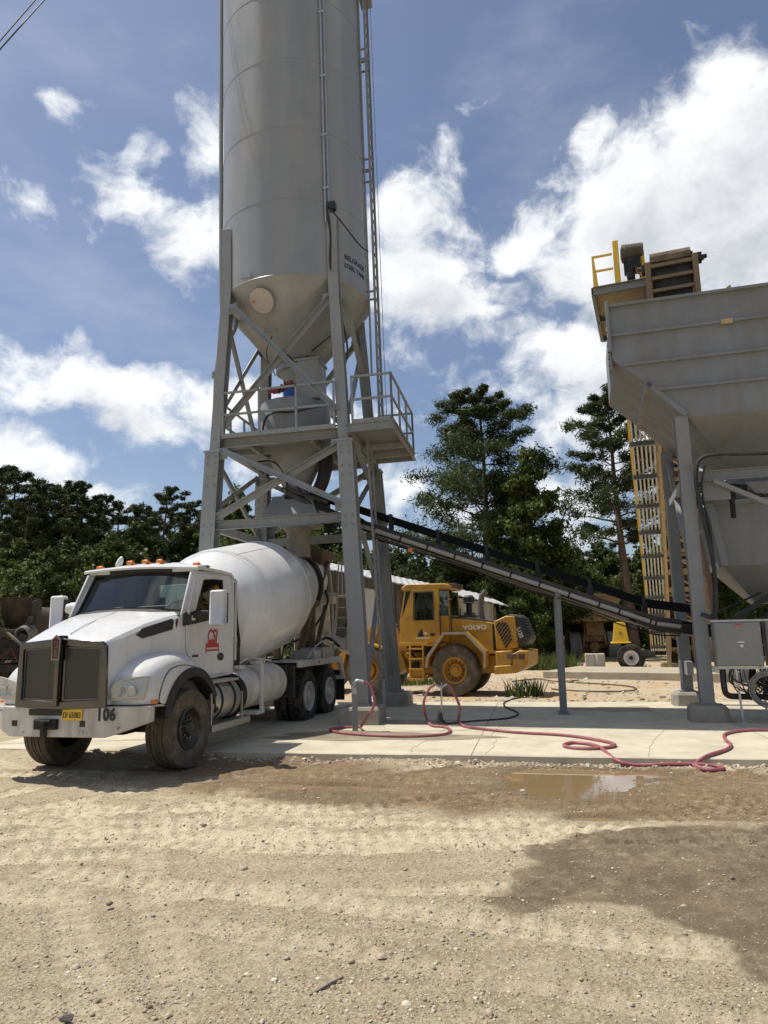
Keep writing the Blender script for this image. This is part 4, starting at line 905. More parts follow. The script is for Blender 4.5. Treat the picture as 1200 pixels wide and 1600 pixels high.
# cab
SX = 1.0
o8 = [(.02, 2.21), (.36, 2.88), (1.0, 2.92), (1.72, 2.92), (1.74, 2.2), (1.76, 1.22), (.62, 1.18), (.06, 1.3)]
i8 = [(.40, 2.25), (.70, 2.76), (1.0, 2.79), (1.36, 2.80), (1.365, 2.5), (1.37, 2.27), (.8, 2.25), (.5, 2.245)]
SXT = lambda z: SX-.05*max(0, (z-2.2)/.7)
cab = None
for s in (-1, 1):
    mb = MB(); mb.ring([(s*(SXT(z)-.045), y, z) for y, z in o8], [(s*(SXT(z)-.045), y, z) for y, z in i8], (s, 0, 0), .03)
    c_ = mb.build('cab_side', white, T_, 25, .01)
    if cab is None: cab = c_
    d8 = [(.10, 2.19), (.46, 2.84), (1.0, 2.875), (1.50, 2.88), (1.53, 2.2), (1.55, 1.26), (.74, 1.24), (.16, 1.62)]
    mb = MB(); mb.ring([(s*(SXT(z)-.014), y, z) for y, z in d8], [(s*(SXT(z)-.014), y, z) for y, z in i8], (s, 0, 0), .018)
    door = mb.build('door', white, T_, 25, .008)
    mb = MB(); mb.ring([(s*(SXT(z)-.018), y, z) for y, z in i8], [(s*(SXT(z)-.018), y*.96+.036, z*.96+.1) for y, z in i8], (s, 0, 0), .026); mb.build('window_seal', black, door, 0)
    mb = MB(); mb.sheet([(s*(SXT(z)-.025), y, z) for y, z in i8], (s, 0, 0), .005); mb.build('side_window', glassdark, door, 0)
    mb = MB(); mb.prism([(.02, 2.02), (.03, 2.20), (.12, 2.235), (.86, 2.235), (.86, 2.12), (.4, 2.06)], lambda a, b: (s*(SXT(b)+.002), a, b), lambda a, b: (s*(SXT(b)+.012), a, b)); mb.build('mirror_base', black, door, 0, .003)
    mb = MB(); mb.b2((s*1.012, .26, 2.11), (s*1.02, .36, 2.18)); mb.build('base_sticker', whl, door, 0)
    mb = MB(); mb.lathe([(0, .0), (.075, .0), (.085, .012), (.06, .02), (0, .012)], (s*1.0, 1.24, 1.53), (s, 0, 0), 20); mb.v = [(a, 1.24+(b-1.24)*1.35, 1.53+(c-1.53)*.75) for a, b, c in mb.v]; hd = mb.build('door_handle', black, door)
    mb = MB(); mb.b2((s*1.016, 1.17, 1.525), (s*1.024, 1.31, 1.55)); mb.build('handle_lever', chrome, hd, 0, .003)
    if s == 1:
        bx = lambda y, z: basis((1.0075, y, z), (0, 1, 0), (0, 0, 1))
        text('CSI', .285, bx(.96, 1.86) @ Matrix(((1, .18, 0, 0), (0, 1, 0, 0), (0, 0, 1, 0), (0, 0, 0, 1))), redlet, door, 'door_lettering', .002, .004, .84)
        mb = MB(); mb.b2((1.0, .74, 1.685), (1.009, 1.18, 1.75)); mb.b2((1.0, .74, 1.63), (1.009, 1.18, 1.655)); mb.b2((1.0, .80, 1.75), (1.009, 1.1, 1.775)); mb.b2((1.0, .74, 1.60), (1.009, .76, 1.69)); mb.b2((1.0, 1.16, 1.60), (1.009, 1.18, 1.69)); mb.build('door_emblem', redlet, door, 0)
mb = MB()
bo = [(-.97, 1.72, 2.9), (0, 1.72, 2.95), (.97, 1.72, 2.9), (.98, 1.74, 1.25), (0, 1.74, 1.25), (-.98, 1.74, 1.25)]
bi = [(-.46, 1.72, 2.78), (0, 1.72, 2.79), (.46, 1.72, 2.78), (.46, 1.72, 2.36), (0, 1.72, 2.36), (-.46, 1.72, 2.36)]
mb.ring(bo, bi, (0, 1, 0), .04); mb.build('cab_back', white, T_, 0)
mb = MB(); mb.sheet([bi[0], bi[2], bi[3], bi[5]], (0, 1, 0), .005); mb.build('rear_window', glass, T_, 0)
mb = MB(); mb.b2((-.95, .1, 1.2), (.95, 1.7, 1.25)); mb.b2((-.95, .05, 1.25), (.95, .1, 2.15)); mb.b2((-.95, .1, 2.0), (.95, .5, 2.22)); mb.b2((-.95, .35, 2.17), (.95, .48, 2.26)); mb.b2((-.93, .62, 2.86), (.93, 1.7, 2.89))
for x in (-.5, .5): mb.b2((x-.26, 1.05, 1.5), (x+.26, 1.6, 1.85)); mb.b2((x-.25, 1.45, 1.8), (x+.25, 1.6, 2.55)); mb.b2((x-.14, 1.47, 2.55), (x+.14, 1.57, 2.72))
for s in (-1, 1): mb.b2((s*.93, .2, 1.25), (s*.945, 1.7, 2.22))
mb.build('cab_interior', intr, T_, 35, .02)
mb = MB(); pts = [(.5+.2*math.cos(q*.3927), .72+.06*math.sin(q*.3927)*1.0, 2.25+.19*math.sin(q*.3927)) for q in range(17)]; mb.tube(pts, .016, 6); mb.build('steering_wheel', black, T_)
# windscreen and pillars
WB = [(-.955, .17, 2.235), (-.5, .04, 2.285), (0, .0, 2.30), (.5, .04, 2.285), (.955, .17, 2.235)]
WT = [(-.87, .52, 2.90), (-.46, .43, 2.94), (0, .40, 2.955), (.46, .43, 2.94), (.87, .52, 2.90)]
mb = MB(); mb.loft([WB, WT], False, False); o = mb.build('windscreen', glass, T_, 60)
mb = MB()
for q in range(4):
    mb.bar(WB[q], WB[q+1], .05, .05); mb.bar(tuple(a+(b-a)*.93 for a, b in zip(WB[q], WT[q])), tuple(a+(b-a)*.93 for a, b in zip(WB[q+1], WT[q+1])), .012, .10)
for q in (0, 4): mb.bar(WB[q], WT[q], .055, .04)
mb.build('windscreen_seal', black, T_, 0)
for s in (-1, 1):
    mb = MB(); mb.bar((s*.985, .16, 2.2), (s*.915, .52, 2.92), .075, .07); mb.build('pillar', white, T_, 30, .015)
    mb = MB(); mb.tube([(s*.22+.05, .02, 2.32), (s*.22+.25, .03, 2.325), (s*.22+.5, .07, 2.335)], .011, 5); mb.tube([(s*.22+.05, .02, 2.32), (s*.22-.02, -.02, 2.29)], .014, 5); mb.build('wiper', black, T_)
mb = MB(); mb.loft([[(x, y-.02, z+.006) for x, y, z in WB], [(x*1.01, y-.16, z-.055) for x, y, z in WB]], False, False); mb.build('cowl', black, T_, 40)
# roof and visor
def roofsec(y, zs, cr, w=.965):
    t_ = [(-w, zs-.05)]+[(w*k, zs+cr*(1-abs(k)**2.6)) for k in (-1, -.93, -.75, -.45, 0, .45, .75, .93, 1)]+[(w, zs-.05)]
    return [(x, y, z) for x, z in t_]
mb = MB(); mb.loft([roofsec(.42, 2.93, .03, .93), roofsec(.5, 2.955, .07, .95), roofsec(.85, 2.965, .125), roofsec(1.3, 2.96, .14), roofsec(1.68, 2.94, .12), roofsec(1.77, 2.91, .06, .95)], False, True); roof = mb.build('roof', white, T_, 40)
def vis(k): return (.30+.10*k*k)
mb = MB(); secs = []
for k in (-1, -.9, -.6, -.3, 0, .3, .6, .9, 1):
    x = 1.02*k; y0 = vis(k)-.02; zc = 2.985-.035*k*k
    secs.append([(x, y0, zc-.055), (x, y0-.01, zc-.02), (x, y0+.03, zc+.005), (x, y0+.30, zc+.045), (x, y0+.30, zc-.02), (x, y0+.1, zc-.03)])
mb.loft(secs, True); mb.build('sun_visor', white, roof, 30, .008)
for x in (-.86, -.30, -.02, .24, .90):
    z = 2.965+.10*(1-abs(x)**2.4)
    mb = MB(); yy = .60; mb.loft([[(x+a*.052, yy-.06+.14*b, z+c*.052-.012) for a, b, c in q] for q in ([(-1, 0, 0), (-1, 0, .9), (-.7, .3, 1.25), (-.7, 1, .4), (-.8, 1, 0)], [(1, 0, 0), (1, 0, .9), (.7, .3, 1.25), (.7, 1, .4), (.8, 1, 0)])], True); mb.build('roof_lamp', orange, roof, 30, .006)
    mb = MB(); mb.b2((x-.06, yy+.1, z-.02), (x+.09, yy+.26, z+.012)); mb.build('lamp_base', greygr, roof, 0, .01)
mb = MB(); mb.lathe([(0, -.02), (.045, 0), (.056, .05), (.048, .12), (.024, .175), (0, .19)], (-.72, .85, 3.05), (.35, .1, 1), 16); mb.build('roof_beacon', white, roof)
# mirrors
for s in (-1, 1):
    mb = MB(); y = .36
    mb.loft([[(s*(1.42+a), y+b, z) for a, b in ((-.125, -.1), (.125, -.1), (.115, .03), (.07, .09), (-.07, .09), (-.115, .03))] for z in (2.02, 2.05, 2.5, 2.56)], True)
    mr = mb.build('mirror', white, T_, 30, .035)
    mb = MB(); mb.b2((s*1.42-.105, y+.085, 2.06), (s*1.42+.105, y+.096, 2.52)); mb.build('mirror_glass', chrome, mr, 0)
    mb = MB()
    for z in (2.16, 2.24): mb.tube([(s*1.02, .3, z), (s*1.2, .28, z), (s*1.36, .34, z)], .02, 6)
    mb.b2((s*1.28, y-.08, 2.1), (s*1.31, y+.06, 2.5)); mb.build('mirror_arm', black, mr)
mb = MB(); mb.lathe([(0, -.13), (.07, -.11), (.105, -.02), (.11, .1), (.09, .13), (0, .13)], (-1.12, .3, 2.34), (1, .35, -.1), 18); mb.tube([(-1.12, .3, 2.32), (-1.02, .25, 2.2)], .02, 6); mb.build('convex_mirror', white, T_)
# side tanks and steps
mb = MB(); mb.lathe([(0, 0), (.22, .0), (.30, .03), (.32, .07), (.32, .93), (.30, .97), (.22, 1.0), (0, 1.0)], (.92, .62, .86), (0, 1, 0), 32); tk = mb.build('fuel_tank', alu, T_, 40)
mb = MB()
for y in (.85, 1.3): mb.lathe([(.322, 0), (.33, 0), (.33, .06), (.322, .06)], (.92, y, .86), (0, 1, 0), 32, True)
mb.build('tank_strap', frameblk, tk)
mb = MB(); mb.b2((.72, .6, 1.14), (1.22, 1.5, 1.18)); mb.b2((.95, .55, .47), (1.24, 1.9, .51)); mb.b2((1.2, .55, .42), (1.25, 1.9, .52)); mb.bar((1.2, .58, .5), (1.2, .58, 1.0), .04, .03); mb.bar((1.2, 1.66, .5), (1.2, 1.66, .95), .04, .03); mb.build('cab_step', alu, T_, 0, .006)
mb = MB(); mb.lathe([(.31, 0), (.36, .02), (.36, .1), (.31, .12)], (.9, 1.66, .88), (0, 1, 0), 30, True); mb.cyl((.9, 1.68, .88), (.9, 1.76, .88), .33, 26); mb.build('air_filter', frameblk, T_)
mb = MB(); mb.lathe([(0, 0), (.2, .015), (.31, .07), (.365, .16), (.37, .3), (.37, 1.72), (.365, 1.9), (.31, 1.99), (.2, 2.04), (0, 2.06)], (.86, 1.72, .96), (0, 1, 0), 40); wt = mb.build('water_tank', whitedull, T_, 40)
for y in (2.28, 3.3):
    mb = MB(); mb.lathe([(.371, 0), (.379, 0), (.379, .05), (.371, .05)], (.86, y, .96), (0, 1, 0), 36, True); mb.build('tank_band', whitedull, wt)
mb = MB(); mb.b2((1.22, 2.33, .55), (1.27, 2.41, 1.42)); mb.b2((1.05, 2.3, 1.36), (1.27, 2.45, 1.42)); mb.tube([(.9, 2.0, 1.3), (1.0, 2.3, 1.46), (1.2, 2.9, 1.4)], .018, 6, 4); mb.b2((.6, 2.2, .5), (1.25, 2.5, .56)); mb.b2((1.0, 1.75, 1.3), (1.12, 1.95, 1.36)); mb.build('tank_bracket', whitedull, wt, 0, .005)
mb = MB(); mb.b2((.55, 1.8, 1.05), (.95, 2.1, 1.75)); mb.tube([(.95, 1.8, 1.5), (1.02, 1.9, 1.7), (.98, 1.86, 2.2), (.97, 1.83, 2.8)], .03, 6, 4); mb.cyl((.8, 1.95, 1.3), (.8, 1.95, 1.85), .09, 12); mb.build('cab_rear_gear', frameblk, T_, 35, .01)
mb = MB(); mb.tube([(1.0, 1.8, 1.45), (1.0, 1.8, 2.8), (.98, 1.74, 2.85)], .022, 8); mb.build('grab_rail', alu, T_)
# rear deck, fenders, flaps
for s in (-1, 1):
    mb = MB(); mb.b2((s*.5, 4.2, 1.30), (s*1.24, 7.0, 1.335)); mb.b2((s*1.2, 4.2, 1.20), (s*1.245, 7.0, 1.32)); dk = mb.build('rear_fender', whitedull, T_, 0, .006)
    mb = MB(); mb.b2((s*1.246, 5.4, 1.235), (s*1.256, 5.47, 1.30)); mb.build('side_marker', redl, dk, 0)
    mb = MB(); mb.prism([(6.98, 1.33), (7.12, 1.33), (7.5, .82), (7.42, .72), (7.0, 1.18)], lambda a, b: (s*1.15, a, b), lambda a, b: (s*1.22, a, b)); mb.b2((s*.5, 7.3, .78), (s*1.2, 7.36, .88)); mb.build('flap_bracket', whitedull, T_, 0, .006)
    mb = MB(); mb.b2((s*.62, 7.36, .28), (s*1.22, 7.38, 1.0)); mb.build('mud_flap', black, T_, 0)
    mb = MB(); mb.b2((s*.55, 4.05, .62), (s*1.2, 4.12, 1.25)); mb.b2((s*.5, 3.85, .95), (s*1.1, 4.0, 1.25)); mb.build('front_mud_guard', black, T_, 0)
mb = MB(); mb.b2((.62, 5.35, 1.335), (1.18, 5.8, 1.52)); mb.b2((.62, 5.95, 1.335), (1.18, 6.6, 1.56)); mb.tube([(1.1, 5.1, 1.36), (1.15, 5.5, 1.6), (1.12, 6.2, 1.72), (1.1, 6.9, 1.66)], .02, 6, 4); mb.build('chute_extension', galv, T_, 20, .03)
mb = MB(); mb.b2((.3, 4.3, 1.0), (.9, 7.1, 1.3)); mb.b2((-.9, 4.3, 1.0), (-.3, 7.1, 1.3)); mb.build('deck_support', frameblk, T_, 0)
# drum
A = Vector((0, 2.05, 2.16)); Bv = Vector((0, 8.2, 3.34)); ax = (Bv-A).normalized()
prof = [(0, .0), (.42, .0), (.55, .06), (.80, .14), (.95, .24), (1.16, .80), (1.185, .92), (1.205, 1.1), (1.215, 2.9), (1.20, 3.1), (1.15, 3.3), (.70, 5.1), (.62, 5.35), (.58, 5.5), (.58, 6.1), (.5, 6.1), (.5, 5.9), (0, 5.8)]
mb = MB(); mb.lathe(prof, A, ax, 72); drum = mb.build('drum', whitedrum, T_, 24)
for h, r in ((.86, 1.172), (3.0, 1.21), (4.4, .875)):
    mb = MB(); mb.lathe([(r-.01, -.012), (r+.007, -.006), (r+.007, .006), (r-.01, .012)], A+ax*h, ax, 72, True); mb.build('drum_seam', whitedrum, drum, 40)
mb = MB(); x_, y_ = Vector((1, 0, 0)), ax.cross(Vector((1, 0, 0))).normalized()
for a in (R_(-64), R_(150)):
    d = x_*math.cos(a)+y_*math.sin(a)
    mb.tube([A+ax*h+d*(r+.001) for r, h in ((1.185, .92), (1.205, 1.1), (1.215, 2.9))], .006, 5)
mb.build('weld_seam', whitedrum, drum)
mb = MB(); mb.lathe([(.66, 4.85), (.84, 4.85), (.84, 5.02), (.66, 5.02)], A, ax, 60, True); mb.build('roller_ring', frameblk, drum, 30)
mb = MB(); mb.b2((-.55, 1.78, 1.0), (.55, 1.98, 1.7)); mb.prism([(-.5, 1.6), (.5, 1.6), (.3, 2.3), (-.3, 2.3)], lambda a, b: (a, 1.82, b), lambda a, b: (a, 2.02, b)); mb.cyl((0, 1.85, 2.1), (0, 2.1, 2.17), .3, 20); mb.b2((-.42, 2.0, 1.0), (.42, 4.5, 1.12)); mb.build('front_pedestal', frameblk, T_, 30)
mb = MB()
for s in (-1, 1):
    mb.bar((s*.42, 6.2, 1.05), (s*.55, 6.85, 2.55), .14, .12); mb.bar((s*.42, 7.25, 1.05), (s*.55, 6.95, 2.55), .14, .12); mb.cyl((s*.6, 6.75, 2.6), (s*.6, 7.05, 2.65), .13, 14)
    mb.bar((s*.5, 7.0, 2.5), (s*.55, 8.2, 3.75), .1, .1); mb.bar((s*.45, 7.3, 1.2), (s*.5, 8.1, 2.6), .09, .09)
mb.b2((-.62, 6.8, 2.42), (.62, 7.0, 2.54)); mb.b2((-.55, 7.2, .85), (.55, 7.4, 1.15)); mb.build('rear_pedestal', brown, T_, 20, .006)
# charging hopper and discharge chute behind the drum
mb = MB(); hp = lambda z, w, y0, y1: [(-w, y0, z), (w, y0, z), (w*.86, y1, z), (-w*.86, y1, z)]
mb.loft([hp(3.35, .32, 7.95, 8.3), hp(3.65, .46, 7.8, 8.6), hp(4.02, .64, 7.5, 8.95)], True, False); hq = mb.build('charging_hopper', brown, T_, 0); hq.modifiers.new('thick', 'SOLIDIFY').thickness = .02
mb = MB()
sec = lambda p, w, d: [(p[0]+w*math.cos(t), p[1]+.25*math.sin(t)*0, p[2]-d*math.sin(t)) for t in [math.pi*q/8 for q in range(9)]]
mb.loft([sec((0, 8.05, 3.2), .5, .3), sec((.05, 8.4, 2.6), .45, .28), sec((.12, 8.75, 1.9), .30, .24)], False, False); c_ = mb.build('discharge_chute', whitedull, T_, 40); c_.modifiers.new('thick', 'SOLIDIFY').thickness = .015
mb = MB(); mb.loft([sec((.12, 8.5, 1.95), .27, .2), sec((.8, 8.75, 1.62), .25, .2), sec((1.25, 8.9, 1.35), .22, .18)], False, False); c_ = mb.build('swing_chute', whitedull, T_, 40); c_.modifiers.new('thick', 'SOLIDIFY').thickness = .015
mb = MB(); mb.b2((.30, 8.1, 2.66), (.68, 8.5, 2.94)); mb.build('control_box', whitedull, T_, 0, .015)
# access ladder at the tail
mb = MB(); 
for x in (.78, 1.12): mb.bar((x, 7.9, 1.45), (x, 8.25, 2.92), .045, .03)
for q in range(6): f_ = q/5.6+.03; mb.bar((.78, 7.9+.35*f_, 1.45+1.47*f_), (1.12, 7.9+.35*f_, 1.45+1.47*f_), .03, .03)
mb.b2((.5, 8.2, 2.86), (1.15, 8.62, 2.9)); mb.build('ladder', whitedull, T_, 0)
mb = MB(); mb.tube([(.68, 8.1, 1.3), (.68, 8.18, 2.2), (.62, 8.2, 3.3), (.55, 8.2, 3.8), (.1, 8.25, 3.83), (-.1, 8.25, 3.8)], .024, 8); mb.tube([(.62, 8.05, 2.2), (.62, 8.1, 1.4)], .02, 6); mb.tube([(.80, 8.25, 2.9), (.80, 8.3, 3.75)], .02, 6); mb.tube([(1.1, 8.3, 2.9), (1.0, 8.45, 3.7), (.8, 8.3, 3.75)], .02, 6); mb.tube([(.9, 8.3, 2.9), (.88, 8.3, 3.7)], .02, 6); mb.build('handrail', whitedull, T_)
mb = MB(); mb.tube([(.5, 7.3, 1.4), (.62, 7.6, 1.75), (.75, 7.8, 1.72), (1.0, 7.7, 1.55)], .035, 6, 4); mb.tube([(-.3, 7.2, 1.6), (.3, 7.4, 1.9), (.6, 7.9, 2.6), (.5, 8.1, 3.0)], .03, 6, 5); mb.b2((.1, 7.5, 1.2), (.5, 7.9, 1.7)); mb.build('rear_hoses', frameblk, T_)
# ------------------------------------------------------------------ cement silo on its tower
SILO = thing('silo_tower', 'tall grey cement silo on a braced four legged steel tower straddling the mixer truck', 'silo', (-1.9, 16.8, 0), 11)
SILO.rotation_euler = (0, -.0185, R_(-11)); T_ = SILO
def hs(z): return 1.76-(z-.4)*(1.76-1.53)/5.5 if z < 6 else 1.50-(z-6)*(1.50-1.30)/4.0
def cn(sx, sy, z): return Vector((sx*hs(z), sy*hs(z), z))
CORN = [(-1, -1), (1, -1), (1, 1), (-1, 1)]
ZD = 6.22
for sx, sy in CORN:
    mb = MB(); mb.ibeam(cn(sx, sy, .42), cn(sx, sy, 5.98), .34, .32, (0, 1, 0), .022)
    lg = mb.build('leg', steel, T_, 0, .006)
    mb = MB(); a, b = cn(sx, sy, 6.0), cn(sx, sy, 10.0); mb.ibeam(a, b, .24, .25, (0, 1, 0), .02)
    mb.ibeam(b, b+Vector((0, 0, 1.55)), .24, .25, (0, 1, 0), .02); mb.box(b+Vector((-sx*.06, -sy*.06, .8)), (.02, .34, 1.5), Matrix.Rotation(R_(45*sx*sy*-1), 3, 'Z'))
    mb.build('upper_leg', steel, T_, 0, .006)
    mb = MB(); mb.box(cn(sx, sy, .42), (.44, .44, .04)); mb.build('base_plate', steel, lg, 0, .004)
    mb = MB(); mb.box(cn(sx, sy, 5.98), (.38, .38, .05))
    mb.build('splice_plate', steel, lg, 0, .004)
    for z in (5.2, 5.4, 5.7, 5.85, 4.1, 4.3):
        for q in (-.09, .09): mb = MB(); c = cn(sx, sy, z); mb.cyl((c.x+q, c.y-.155, z), (c.x+q, c.y-.19, z), .024, 6); mb.build('bolt', steel_d, lg, 0)
    c = cn(sx, sy, .3); mb = MB(); mb.loft([[(c.x+i*w, c.y+j*w, z) for i, j in CORN] for z, w in ((.0, .41), (.34, .40), (.40, .36))], True); mb.build('footing', conc_old, T_, 20, .015)
for k in range(4):
    (ax_, ay_), (bx_, by_) = CORN[k], CORN[(k+1) % 4]
    A_ = lambda z: cn(ax_, ay_, z); B_ = lambda z: cn(bx_, by_, z)
    n_ = Vector((ax_+bx_, ay_+by_, 0)).normalized()*.13
    ins = lambda p, q, f_: p+(q-p)*f_
    mb = MB(); mb.chan(ins(A_(4.3), B_(4.3), .04), ins(A_(4.3), B_(4.3), .96), .1, .2, flip=1); mb.build('tie_beam', steel, T_, 0, .004)
    mb = MB(); mb.chan(ins(A_(ZD-.02), B_(ZD-.02), .05), ins(A_(ZD-.02), B_(ZD-.02), .95), .12, .22); mb.build('platform_beam', steel, T_, 0, .004)
    def cross(z0, z1, w, name):
        for s_, (p, q) in enumerate(((A_(z0), B_(z1)), (B_(z0), A_(z1)))):
            mb = MB(); o = n_*(.3+.75*s_); mb.angle(ins(p, q, .05)+o, ins(p, q, .95)+o, w, n_, .012)
            for pp, f_ in ((p, .06), (q, .94)):
                c = ins(p, q, f_)+o*.8; mb.box(c, (.24 if abs(n_.y) > .01 else .014, .24 if abs(n_.x) > .01 else .014, .26))
            mb.build(name, steel, T_, 0)
    cross(4.45, 6.02, .13, 'brace'); cross(6.5, 9.65, .12, 'upper_brace')
    if k in (1, 3): cross(.7, 4.15, .11, 'lower_brace')
# vessel
RS = 1.83; ZC = 9.95
mb = MB(); mb.lathe([(RS, ZC), (RS, 20.5), (RS*.7, 21.2), (.3, 21.6), (0, 21.6)], (0, 0, 0), (0, 0, 1), 96); ves = mb.build('vessel', tank, T_, 30)
mb = MB()
for q in range(6):
    z = 11.85+q*1.86; mb.lathe([(RS-.01, z-.014), (RS+.006, z-.008), (RS+.006, z+.008), (RS-.01, z+.014)], (0, 0, 0), (0, 0, 1), 96, True)
mb.build('seam', tank, ves, 40)
mb = MB(); mb.lathe([(RS-.002, ZC+.02), (RS+.012, ZC), (RS-.02, ZC-.03), (.62, 8.48), (.50, 8.42), (.50, 8.34), (.56, 8.33), (.56, 8.25), (.46, 8.24), (.36, 8.0), (.30, 7.9)], (0, 0, 0), (0, 0, 1), 72); cone = mb.build('cone', tank, T_, 30)
# round access cover on the cone
ca = -math.pi/2-.24; cr_ = 1.50; cz = 9.59
nrm = Vector((math.cos(ca)*.76, math.sin(ca)*.76, -.65)); c0 = Vector((cr_*math.cos(ca), cr_*math.sin(ca), cz))
mb = MB(); mb.cyl(c0, c0+nrm*.10, .27, 36); mb.cyl(c0+nrm*.09, c0+nrm*.125, .30, 36); mh = mb.build('access_cover', mat('primer_patch', (.36, .335, .30), .6, 0, .05), cone, 30, .006)
mb = MB()
for s in (-1, 1): c = c0+nrm*.13+Vector((s*.2, 0, .0)); mb.box(c, (.09, .02, .02))
mb.build('cover_latch', redl, mh, 0)
mb = MB(); mb.b2((-.78, -1.845, 9.98), (-.53, -1.78, 10.09)); mb.build('name_plate', galv, ves, 0)
# silo lettering on the shell
def wrapper(a0, z0): return lambda co: Vector(((RS+.004+co.z)*math.cos(a0+co.x/RS), (RS+.004+co.z)*math.sin(a0+co.x/RS), z0+co.y))
TA = R_(-22)
for s_, z, sz in (('BELGRADE', 10.62, .18), ('STEEL TANK', 10.40, .16)): text(s_, sz, None, blk, ves, 'lettering', .001, .004, .95, wrapper(TA, z))
# conduits up the shell
mb = MB(); a = R_(-51)
for da in (0, .045): mb.cyl((( RS+.05)*math.cos(a+da), (RS+.05)*math.sin(a+da), 11.3), ((RS+.05)*math.cos(a+da), (RS+.05)*math.sin(a+da), 20.4), .022, 8)
for z in (12.2, 13.6, 15.2, 17): mb.box(((RS+.04)*math.cos(a+.02), (RS+.04)*math.sin(a+.02), z), (.14, .09, .05))
mb.build('conduit', galv, ves)
mb = MB(); mb.box((RS*math.cos(a+.08)*1.03, RS*math.sin(a+.08)*1.03, 11.75), (.22, .16, .18)); mb.tube([(1.25, -1.45, 11.7), (1.55, -1.35, 11.3), (1.85, -.9, 10.95), (1.95, -.4, 11.05)], .018, 6, 5); mb.tube([(1.22, -1.48, 11.7), (1.28, -1.42, 11), (1.26, -1.42, 10.2), (1.4, -1.2, 9.2), (1.5, -1.0, 8.3), (1.3, -.9, 7.6), (1.45, -1.0, 6.9), (1.4, -1.1, 6.3)], .026, 6, 5); mb.build('hanging_cable', black, ves)
# ladder with its standoffs
mb = MB(); LX = RS+.17
for y in (0.0, .42): mb.bar((LX, y, 6.3), (LX, y, 20.4), .06, .03)
z = 6.4
while z < 20.3: mb.bar((LX, 0, z), (LX, .42, z), .028, .028); z += .305
for z in (10.2, 13.5, 13.85, 16.8, 17.1, 19.6):
    for y in (0, .42): mb.bar((RS-.3, y, z), (LX, y, z), .04, .04)
mb.cyl((LX-.14, -.05, 8), (LX-.14, -.05, 20.4), .025, 8); mb.cyl((LX+.12, .3, 6), (LX+.12, .3, 20.4), .008, 5); mb.box((LX, .2, 19.0), (.3, .5, .5)); mb.build('silo_ladder', steel_d, T_, 0)
# working platform round the batcher, with its right wing
mb = MB(); s_ = 1.42
mb.ring([(-s_, -s_, ZD), (s_, -s_, ZD), (s_, s_, ZD), (-s_, s_, ZD)], [(-.72, -.72, ZD), (.72, -.72, ZD), (.72, .72, ZD), (-.72, .72, ZD)], (0, 0, 1), .05)
mb.b2((1.66, -1.75, ZD), (2.60, 1.15, ZD+.05)); dk = mb.build('platform_deck', steel_d, T_, 0)
mb = MB()
for y in (-.72, .72): mb.bar((-1.4, y, ZD-.07), (1.4, y, ZD-.07), .08, .14)
for x in (-.72, .72): mb.bar((x, -1.4, ZD-.09), (x, 1.4, ZD-.09), .08, .14)
for a, b in (((1.62, -1.8), (2.64, -1.8)), ((2.64, -1.8), (2.64, 1.2)), ((2.64, 1.2), (1.62, 1.2)), ((1.62, 1.2), (1.62, -1.8))): mb.chan((*a, ZD-.03), (*b, ZD-.03), .07, .18)
mb.bar((1.5, -.3, ZD-.1), (2.6, -.3, ZD-.1), .08, .12); mb.bar((1.5, .5, ZD-.1), (2.6, .5, ZD-.1), .08, .12); mb.build('deck_frame', steel, dk, 0)
def rail(pts, name='railing', posts=None):
    mb = MB()
    for a, b in zip(pts[:-1], pts[1:]):
        a, b = Vector(a), Vector(b)
        for h in (.55, 1.07): mb.bar(a+Vector((0, 0, h)), b+Vector((0, 0, h)), .045, .045)
        mb.bar(a+Vector((0, 0, .06)), b+Vector((0, 0, .06)), .012, .1)
        n = max(1, round((b-a).length/1.0))
        for q in range(n+1): c = a+(b-a)*q/n; mb.bar(c, c+Vector((0, 0, 1.09)), .045, .045)
    mb.build(name, steel, T_, 0)
zz = ZD+.05
rail([(1.75, -1.78, zz), (2.62, -1.78, zz), (2.62, 1.18, zz), (1.75, 1.18, zz)])
rail([(-1.3, -1.62, zz), (1.3, -1.62, zz)]); rail([(-1.62, -1.3, zz), (-1.62, 1.3, zz)]); rail([(-1.3, 1.62, zz), (1.3, 1.62, zz)])
# lower ladder
mb = MB()
for y in (-.72, -.30): mb.bar((1.98, y, .42), (1.83, y, 6.3), .05, .025)
for q in range(20): f_ = q/19.5; mb.bar((1.98-.15*f_, -.72, .5+5.8*f_), (1.98-.15*f_, -.30, .5+5.8*f_), .025, .025)
mb.cyl((1.98, -.72, .08), (1.98, -.72, .85), .055, 10); mb.build('lower_ladder', steel, T_, 0)
# weigh batcher, filter box, valve and discharge
mb = MB(); mb.lathe([(0, 7.42), (.84, 7.40), (.86, 7.35), (.86, 6.62), (.84, 6.5), (.30, 5.3), (.28, 5.18), (.36, 5.18), (.36, 5.1), (.26, 5.1)], (-.1, 0, 0), (0, 0, 1), 56); bt_ = mb.build('weigh_batcher', steel, T_, 30)
mb = MB(); mb.b2((.10, -.62, 7.38), (.68, .1, 8.35)); mb.b2((.07, -.65, 8.33), (.71, .13, 8.40)); mb.build('filter_box', steel, bt_, 0, .02)
mb = MB(); mb.cyl((-.1, 0, 7.40), (-.1, 0, 7.80), .3, 24); mb.build('blue_valve', bluev, bt_)
mb = MB(); mb.cyl((-.1, 0, 7.82), (-.1, 0, 7.93), .31, 24); mb.box((-.55, -.15, 7.84), (.2, .16, .13)); mb.cyl((-.72, -.15, 7.84), (-.45, -.15, 7.84), .06, 14)
for q in range(12): a = q*.5236; mb.box((-.1+.34*math.cos(a), .34*math.sin(a), 7.9), (.05, .05, .14))
